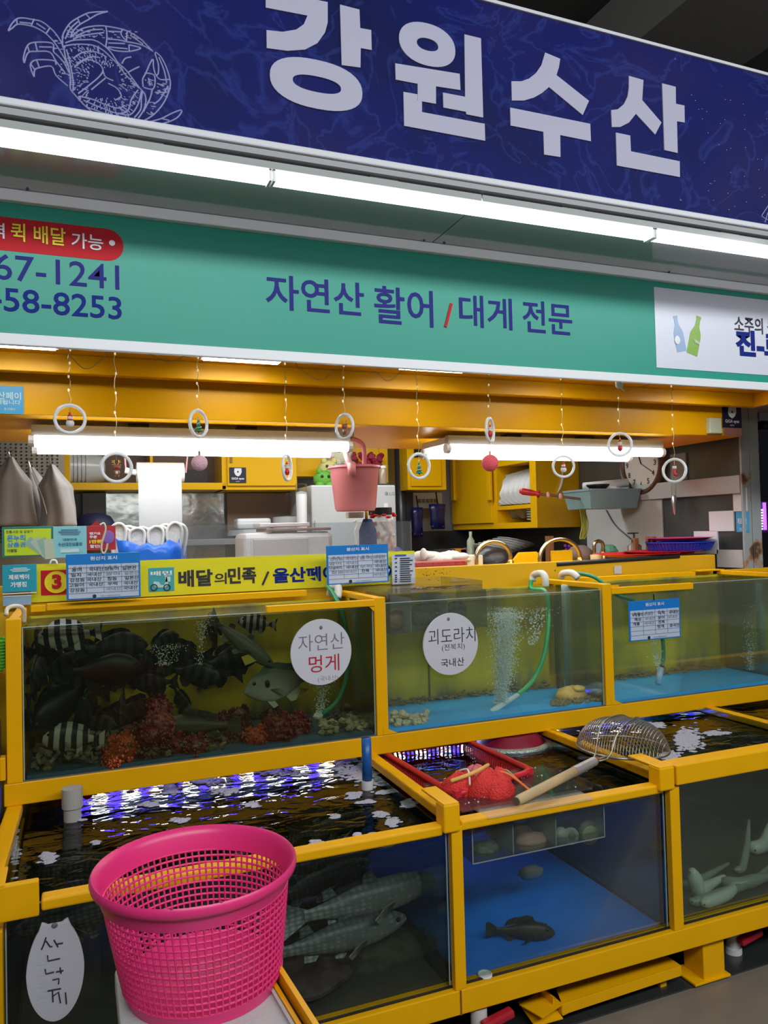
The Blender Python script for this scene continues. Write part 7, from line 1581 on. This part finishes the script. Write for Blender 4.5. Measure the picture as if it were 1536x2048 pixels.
# oval label on lower tank
y = 1.962; c = PY(111, 1940, y); top = PY(111, 1845, y); hz = top.z-c.z; wx = (PY(170, 1940, y).x-PY(53, 1940, y).x)/2
t = root('oval_foam_label', c-Vector((0, 0, hz)), 'oval white foam label with vertical handwriting at the lower left', 'label')
pts = []
for q in range(48):
    an = 2*PI*q/48; x, z = math.cos(an), math.sin(an)
    if z > .86: z = .86+(.09*abs(x)/.5 if abs(x) > .3 else .03)
    pts.append(c+Vector((wx*x*(1-.10*max(0, z)), 0, hz*1.08*z)))
MB().prism(pts, (0, .010, 0)).build('board', FOAM, t, bev=.002)
m = MB()
for st in ([(92, 1875), (87, 1890), (83, 1899)], [(92, 1882), (100, 1893), (105, 1893)], [(108, 1880), (116, 1894)], [(114, 1888), (126, 1886)], [(95, 1911), (96, 1922), (120, 1917)], [(90, 1938), (92, 1948), (108, 1944)], [(120, 1935), (122, 1947)], [(112, 1944), (127, 1941)], [(105, 1960), (118, 1957), (117, 1968)], [(95, 1982), (122, 1977)], [(105, 1982), (106, 2004)], [(104, 1994), (117, 1984), (121, 2006)], [(131, 1985), (133, 2008)]):
    m.tube([PY(u, v, y-.001) for u, v in st], .0016, 6)
m.build('handwritten_lettering', BP, t)
m = MB()
for k, ch in enumerate('UESC'): m.textq(ch, PY(74+k*1, 1932+k*22, y), (.02, 0, 0), (0, 0, .016), .0, (0, -.0008, 0))
m.build('embossed_lettering', FOAM, t)
MB().ell(PY(109, 1851, y-.001), (.007, .003, .006), 10, 6).build('pin', GP, t)
# stickers on the yellow beams
t = card('payment_sticker', -40, 826, 47, 773, 3.095, mat('sky_blue_card', (.06, .38, .72), .4), 'sky blue payment sticker on the yellow beam at the far left', 'sticker', .003)
MB().textp('울산페이', -22, 798, 42, 785, 3.095, .02).textp('결제됩니다', -20, 808, 41, 801, 3.095, .02).textp('울산페이', 8, 821, 30, 816, 3.095, .01).build('lettering', mat('pale_sky_print', (.5, .78, .85), .4), t)
def giga(u0, v0, u1, v1, y, label):
    t = card('security_sticker', u0, v0, u1, v1, y, mat('navy_sticker', (.012, .016, .05), .35), label, 'sticker', .003)
    W_, H_ = u1-u0, v1-v0; f = lambda x, z: PY(u0+W_*x, v0+H_*z, y-.002)
    MB().prism([f(.3, .95), f(.72, .95), f(.74, .70), f(.66, .52), f(.52, .42), f(.36, .52), f(.28, .70)], (0, .001, 0)).build('shield', PWHT, t)
    MB().ell(f(.51, .72), (.006, .001, .007), 8, 6).build('keyhole', PBLK, t)
    a, b = f(.12, .18), f(.88, .38); MB().textq('GiGA eyes', a, (b.x-a.x, 0, 0), (0, 0, (b.z-a.z)*.9), .03, (0, -.0015, 0)).textq('olleh', f(.38, .07), ((b.x-a.x)*.3, 0, 0), (0, 0, (b.z-a.z)*.35), .0, (0, -.0015, 0)).build('lettering', PWHT, t)
giga(1446, 855, 1482, 812, 3.095, 'navy security sticker with a white shield at the right end of the beam')
giga(459, 966, 492, 935, YB-.022, 'navy security sticker with a white shield on the cabinet door in the kitchen')
t = card('tape_patch', 1449, 871, 1483, 856, 3.096, mat('dusty_pink_tape', (.38, .16, .15), .6), 'dusty pink tape patch under the security sticker', 'tape', .002)
p = PY(1432, 860, 3.1); t = root('door_sensor', p, 'small white plastic corner bracket at the right end of the yellow beam', 'sensor')
MB().bb(tuple(PY(1421, 866, 3.07)), tuple(PY(1434, 838, 3.10))).build('body', mat('pale_green_white', (.62, .68, .55), .4), t, bev=.003)
MB().prism([PY(1434, 866, 3.08), PY(1446, 866, 3.08), PY(1445, 858, 3.08), PY(1434, 845, 3.08)], (0, .02, 0)).build('wedge', mat('pale_green_white', (.62, .68, .55), .4), t, bev=.002)
t = card('wall_switch', 1229, 1148, 1243, 1131, YC-.006, OFFW, 'small white sticker on the yellow counter front', 'sticker', .004)
# ================================================================ HANGING ORNAMENTS
YO = 2.36
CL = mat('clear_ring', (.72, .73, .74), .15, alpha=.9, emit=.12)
WIRE = mat('copper_fairy_wire', (.55, .42, .22), .3, metal=.6)
def ornament(u, v, w, h, kind, label, vtop=None, ztop=2.172, y=YO, sgn=1):
    c = PY(u, v, y); R = (PY(u, v-h/2, y).z-PY(u, v+h/2, y).z)/2
    az = math.atan2(c.x, c.y); dev = math.acos(min(1, w/h*.98))*sgn
    t = root('ring_ornament', c, label, 'ornament', 'ring ornaments hanging under the green sign')
    r_ = R*.90; pts = [c+Vector((r_*math.cos(q*PI/20), 0, r_*math.sin(q*PI/20))) for q in range(40)]
    MB().tube(pts, R*.11, 10, close=True).build('ring', CL, t, smooth=True)
    W = mat('charm_white', (.7, .68, .64), .5); Rd = mat('charm_red', (.55, .02, .03), .4); Br = mat('charm_brown', (.28, .11, .05), .5); Gn = mat('charm_green', (.03, .22, .10), .5); Go = mat('charm_gold', (.7, .42, .05), .3, metal=.5)
    g = lambda x, z: c+Vector((x*R, 0, z*R))
    if kind == 'snowman':
        MB().ell(g(0, -.28), (R*.26, R*.2, R*.25), 12, 8).ell(g(0, .05), (R*.18, R*.17, R*.17), 12, 8).build('snowman_body', W, t, smooth=True)
        MB().lathe([(R*.16, 0), (R*.14, R*.06), (R*.08, R*.08), (R*.08, R*.24), (0, R*.24)], g(0, .18), 12).lathe([(R*.17, 0), (R*.19, R*.04), (R*.17, R*.08)], g(0, -.10), 12).ell(g(.10, -.2), (R*.06, R*.05, R*.12), 6, 5).build('hat_and_scarf', Rd, t)
    elif kind == 'reindeer':
        MB().ell(g(0, -.32), (R*.2, R*.17, R*.22), 12, 8).ell(g(0, .0), (R*.24, R*.2, R*.2), 12, 8).ell(g(-.1, -.55), R*.07, 8, 6).ell(g(.1, -.55), R*.07, 8, 6).ell(g(-.22, .15), R*.07, 6, 5).ell(g(.22, .15), R*.07, 6, 5).build('reindeer_body', Br, t, smooth=True)
        MB().ell(g(.02, -.02)+Vector((0, -R*.18, 0)), R*.1, 8, 6).build('nose', Rd, t, smooth=True)
        MB().ell(g(0, -.33)+Vector((0, -R*.1, 0)), (R*.11, R*.1, R*.12), 8, 6).build('belly', W, t, smooth=True)
        m = MB()
        for s in (-1, 1): m.tube([g(s*.08, .17), g(s*.14, .32), g(s*.12, .48)], R*.03, 5).tube([g(s*.13, .30), g(s*.28, .36)], R*.03, 5).tube([g(s*.14, .38), g(s*.25, .46)], R*.025, 5)
        m.build('antlers', Go, t)
    elif kind == 'tree':
        m = MB()
        for k in range(4): m.lathe([(R*(.28-.055*k), 0), (R*(.12-.02*k), R*.2)], g(0, -.55+.2*k), 12)
        m.tube([g(0, -.65), g(0, -.5)], R*.05, 6).build('tree_body', Gn, t, smooth=True, auto=40)
        MB().tube([g(.26*math.cos(q*.9)*(1-q/22), -.5+q*.045)+Vector((0, .26*R*math.sin(q*.9)*(1-q/22), 0)) for q in range(20)], R*.025, 5).build('garland', W, t)
        MB().ell(g(0, .38), (R*.06, R*.06, R*.10), 8, 6).build('tree_top', Go, t)
    elif kind == 'santa':
        MB().ell(g(0, -.3), (R*.2, R*.18, R*.26), 10, 8).lathe([(R*.17, 0), (R*.1, R*.14), (0, R*.3)], g(0, .14), 10).build('santa_body', Rd, t, smooth=True)
        MB().ell(g(0, .03), (R*.16, R*.15, R*.16), 10, 8).lathe([(R*.18, 0), (R*.19, R*.05), (R*.16, R*.08)], g(0, .12), 10).ell(g(.02, .46), R*.05, 6, 5).build('face_and_trim', W, t, smooth=True)
    elif kind == 'stocking':
        MB().tube([g(0, .25), g(0, -.2), g(.04, -.32), g(.2, -.38)], R*.13, 8).build('stocking', Rd, t, smooth=True)
        MB().tube([g(0, .35), g(0, .12)], R*.17, 8).build('cuff', W, t, smooth=True)
    MB().tube([g(0, .9), g(0, .45)], R*.014, 4).build('charm_thread', WIRE, t)
    t.rotation_euler = (0, 0, -az+dev)
    s = root('hanging_wire', (c.x, y, c.z+R), 'thin copper wire of the '+label, 'wire', 'wires of the ring ornaments')
    m = MB(); n = 22; pp = []
    for k in range(n+1):
        q = k/n; pp.append(Vector((c.x+.003*math.sin(k*1.7), y+.002*math.cos(k*2.1), c.z+R+(ztop-c.z-R)*q)))
    m.tube(pp, .0011, 5).build('wire', WIRE, s)
    m = MB()
    for k in (3, 6, 9, 12, 15): m.ell(pp[k], (.003, .003, .005), 6, 4)
    m.build('bead_lights', mat('bead_light', (.9, .8, .5), .3, emit=.6), s)
    return t, c, R
OR = [(140, 838, 66, 62, 'snowman', 'ring ornament with a red hatted snowman, upper left', 1), (233, 935, 64, 63, 'reindeer', 'ring ornament with a red nosed reindeer beside the film roll', 1), (397, 847, 37, 58, 'tree', 'narrow ring ornament with a tree above the pale ball', 1), (574, 935, 19, 56, 'santa', 'ring ornament almost edge on under the left fluorescent light', 1), (689, 853, 38, 54, 'reindeer', 'ring ornament with a reindeer above the pink bucket', -1), (838, 932, 47, 54, 'tree', 'ring ornament with a gold topped tree near the wall sockets', 1), (980, 860, 17, 52, 'santa', 'edge on ring ornament with a santa above the coral ball', 1), (1127, 933, 46, 46, 'snowman', 'ring ornament with a snowman in front of the plate cabinet', 1), (1240, 889, 51, 49, 'santa', 'ring ornament overlapping the right fluorescent light', 1), (1349, 941, 48, 50, 'stocking', 'rightmost ring ornament with a red stocking', -1)]
for u, v, w_, h, k, l, s in OR: ornament(u, v, w_, h, k, l, sgn=s)
for u, v, r, v0, cc, l in ((399, 926, 16, 876, (.70, .42, .48), 'pale pink glitter ball hanging under the narrow tree ring'), (980, 926, 17, 886, (.80, .10, .13), 'coral red ball hanging under the edge on santa ring')):
    c = PY(u, v, YO); R = PY(u, v-r, YO).z-c.z
    t = root('hanging_ball', c, l, 'ball', 'glitter balls')
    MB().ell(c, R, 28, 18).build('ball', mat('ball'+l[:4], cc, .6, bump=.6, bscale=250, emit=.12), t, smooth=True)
    MB().tube([c+Vector((0, 0, R)), Vector((c.x, YO, PY(u, v0, YO).z))], .0012, 5).tube([c+Vector((0, 0, R)), c+Vector((0, 0, R+.012))], .004, 6).build('thread', WIRE, t)
# string of wire loops along the canopy underside
for (pts, l) in (([(135, 694), (150, 722), (172, 738), (195, 725), (222, 690)], 'wire loop hanging above the snowman ring'), ([(295, 698), (315, 715), (340, 724), (362, 715), (378, 700)], 'wire loop left of the middle canopy light'), ([(590, 720), (610, 745), (640, 760), (660, 748), (680, 722)], 'wire loop left of the reindeer ring above the bucket'), ([(735, 728), (755, 745), (775, 762), (800, 745), (815, 728)], 'wire loop right of the reindeer ring above the bucket'), ([(1242, 775), (1270, 776), (1300, 768), (1325, 758), (1345, 756)], 'wire running from the white plug to the rightmost ring')):
    W_ = [PY(u, v, YO) for u, v in pts]
    W_ = [Vector((W_[0].x, YO, 2.172))]+W_+[Vector((W_[-1].x, YO, 2.172))]
    tag(MB().tube(bez(W_, 6), .0013, 5).build('fairy_wire', WIRE), l, 'wire', 'fairy wire loops')
t = root('white_plug', PY(1238, 768, YO), 'small white plug of the fairy wire above the right fluorescent light', 'plug')
MB().ell(PY(1238, 767, YO), (.014, .014, .018), 10, 8, jit=.1).tube([PY(1230, 752, YO), PY(1238, 768, YO)], .006, 8).tube([PY(1238, 768, YO), PY(1245, 774, YO)], .006, 8).build('plug', WHITE, t, smooth=True)
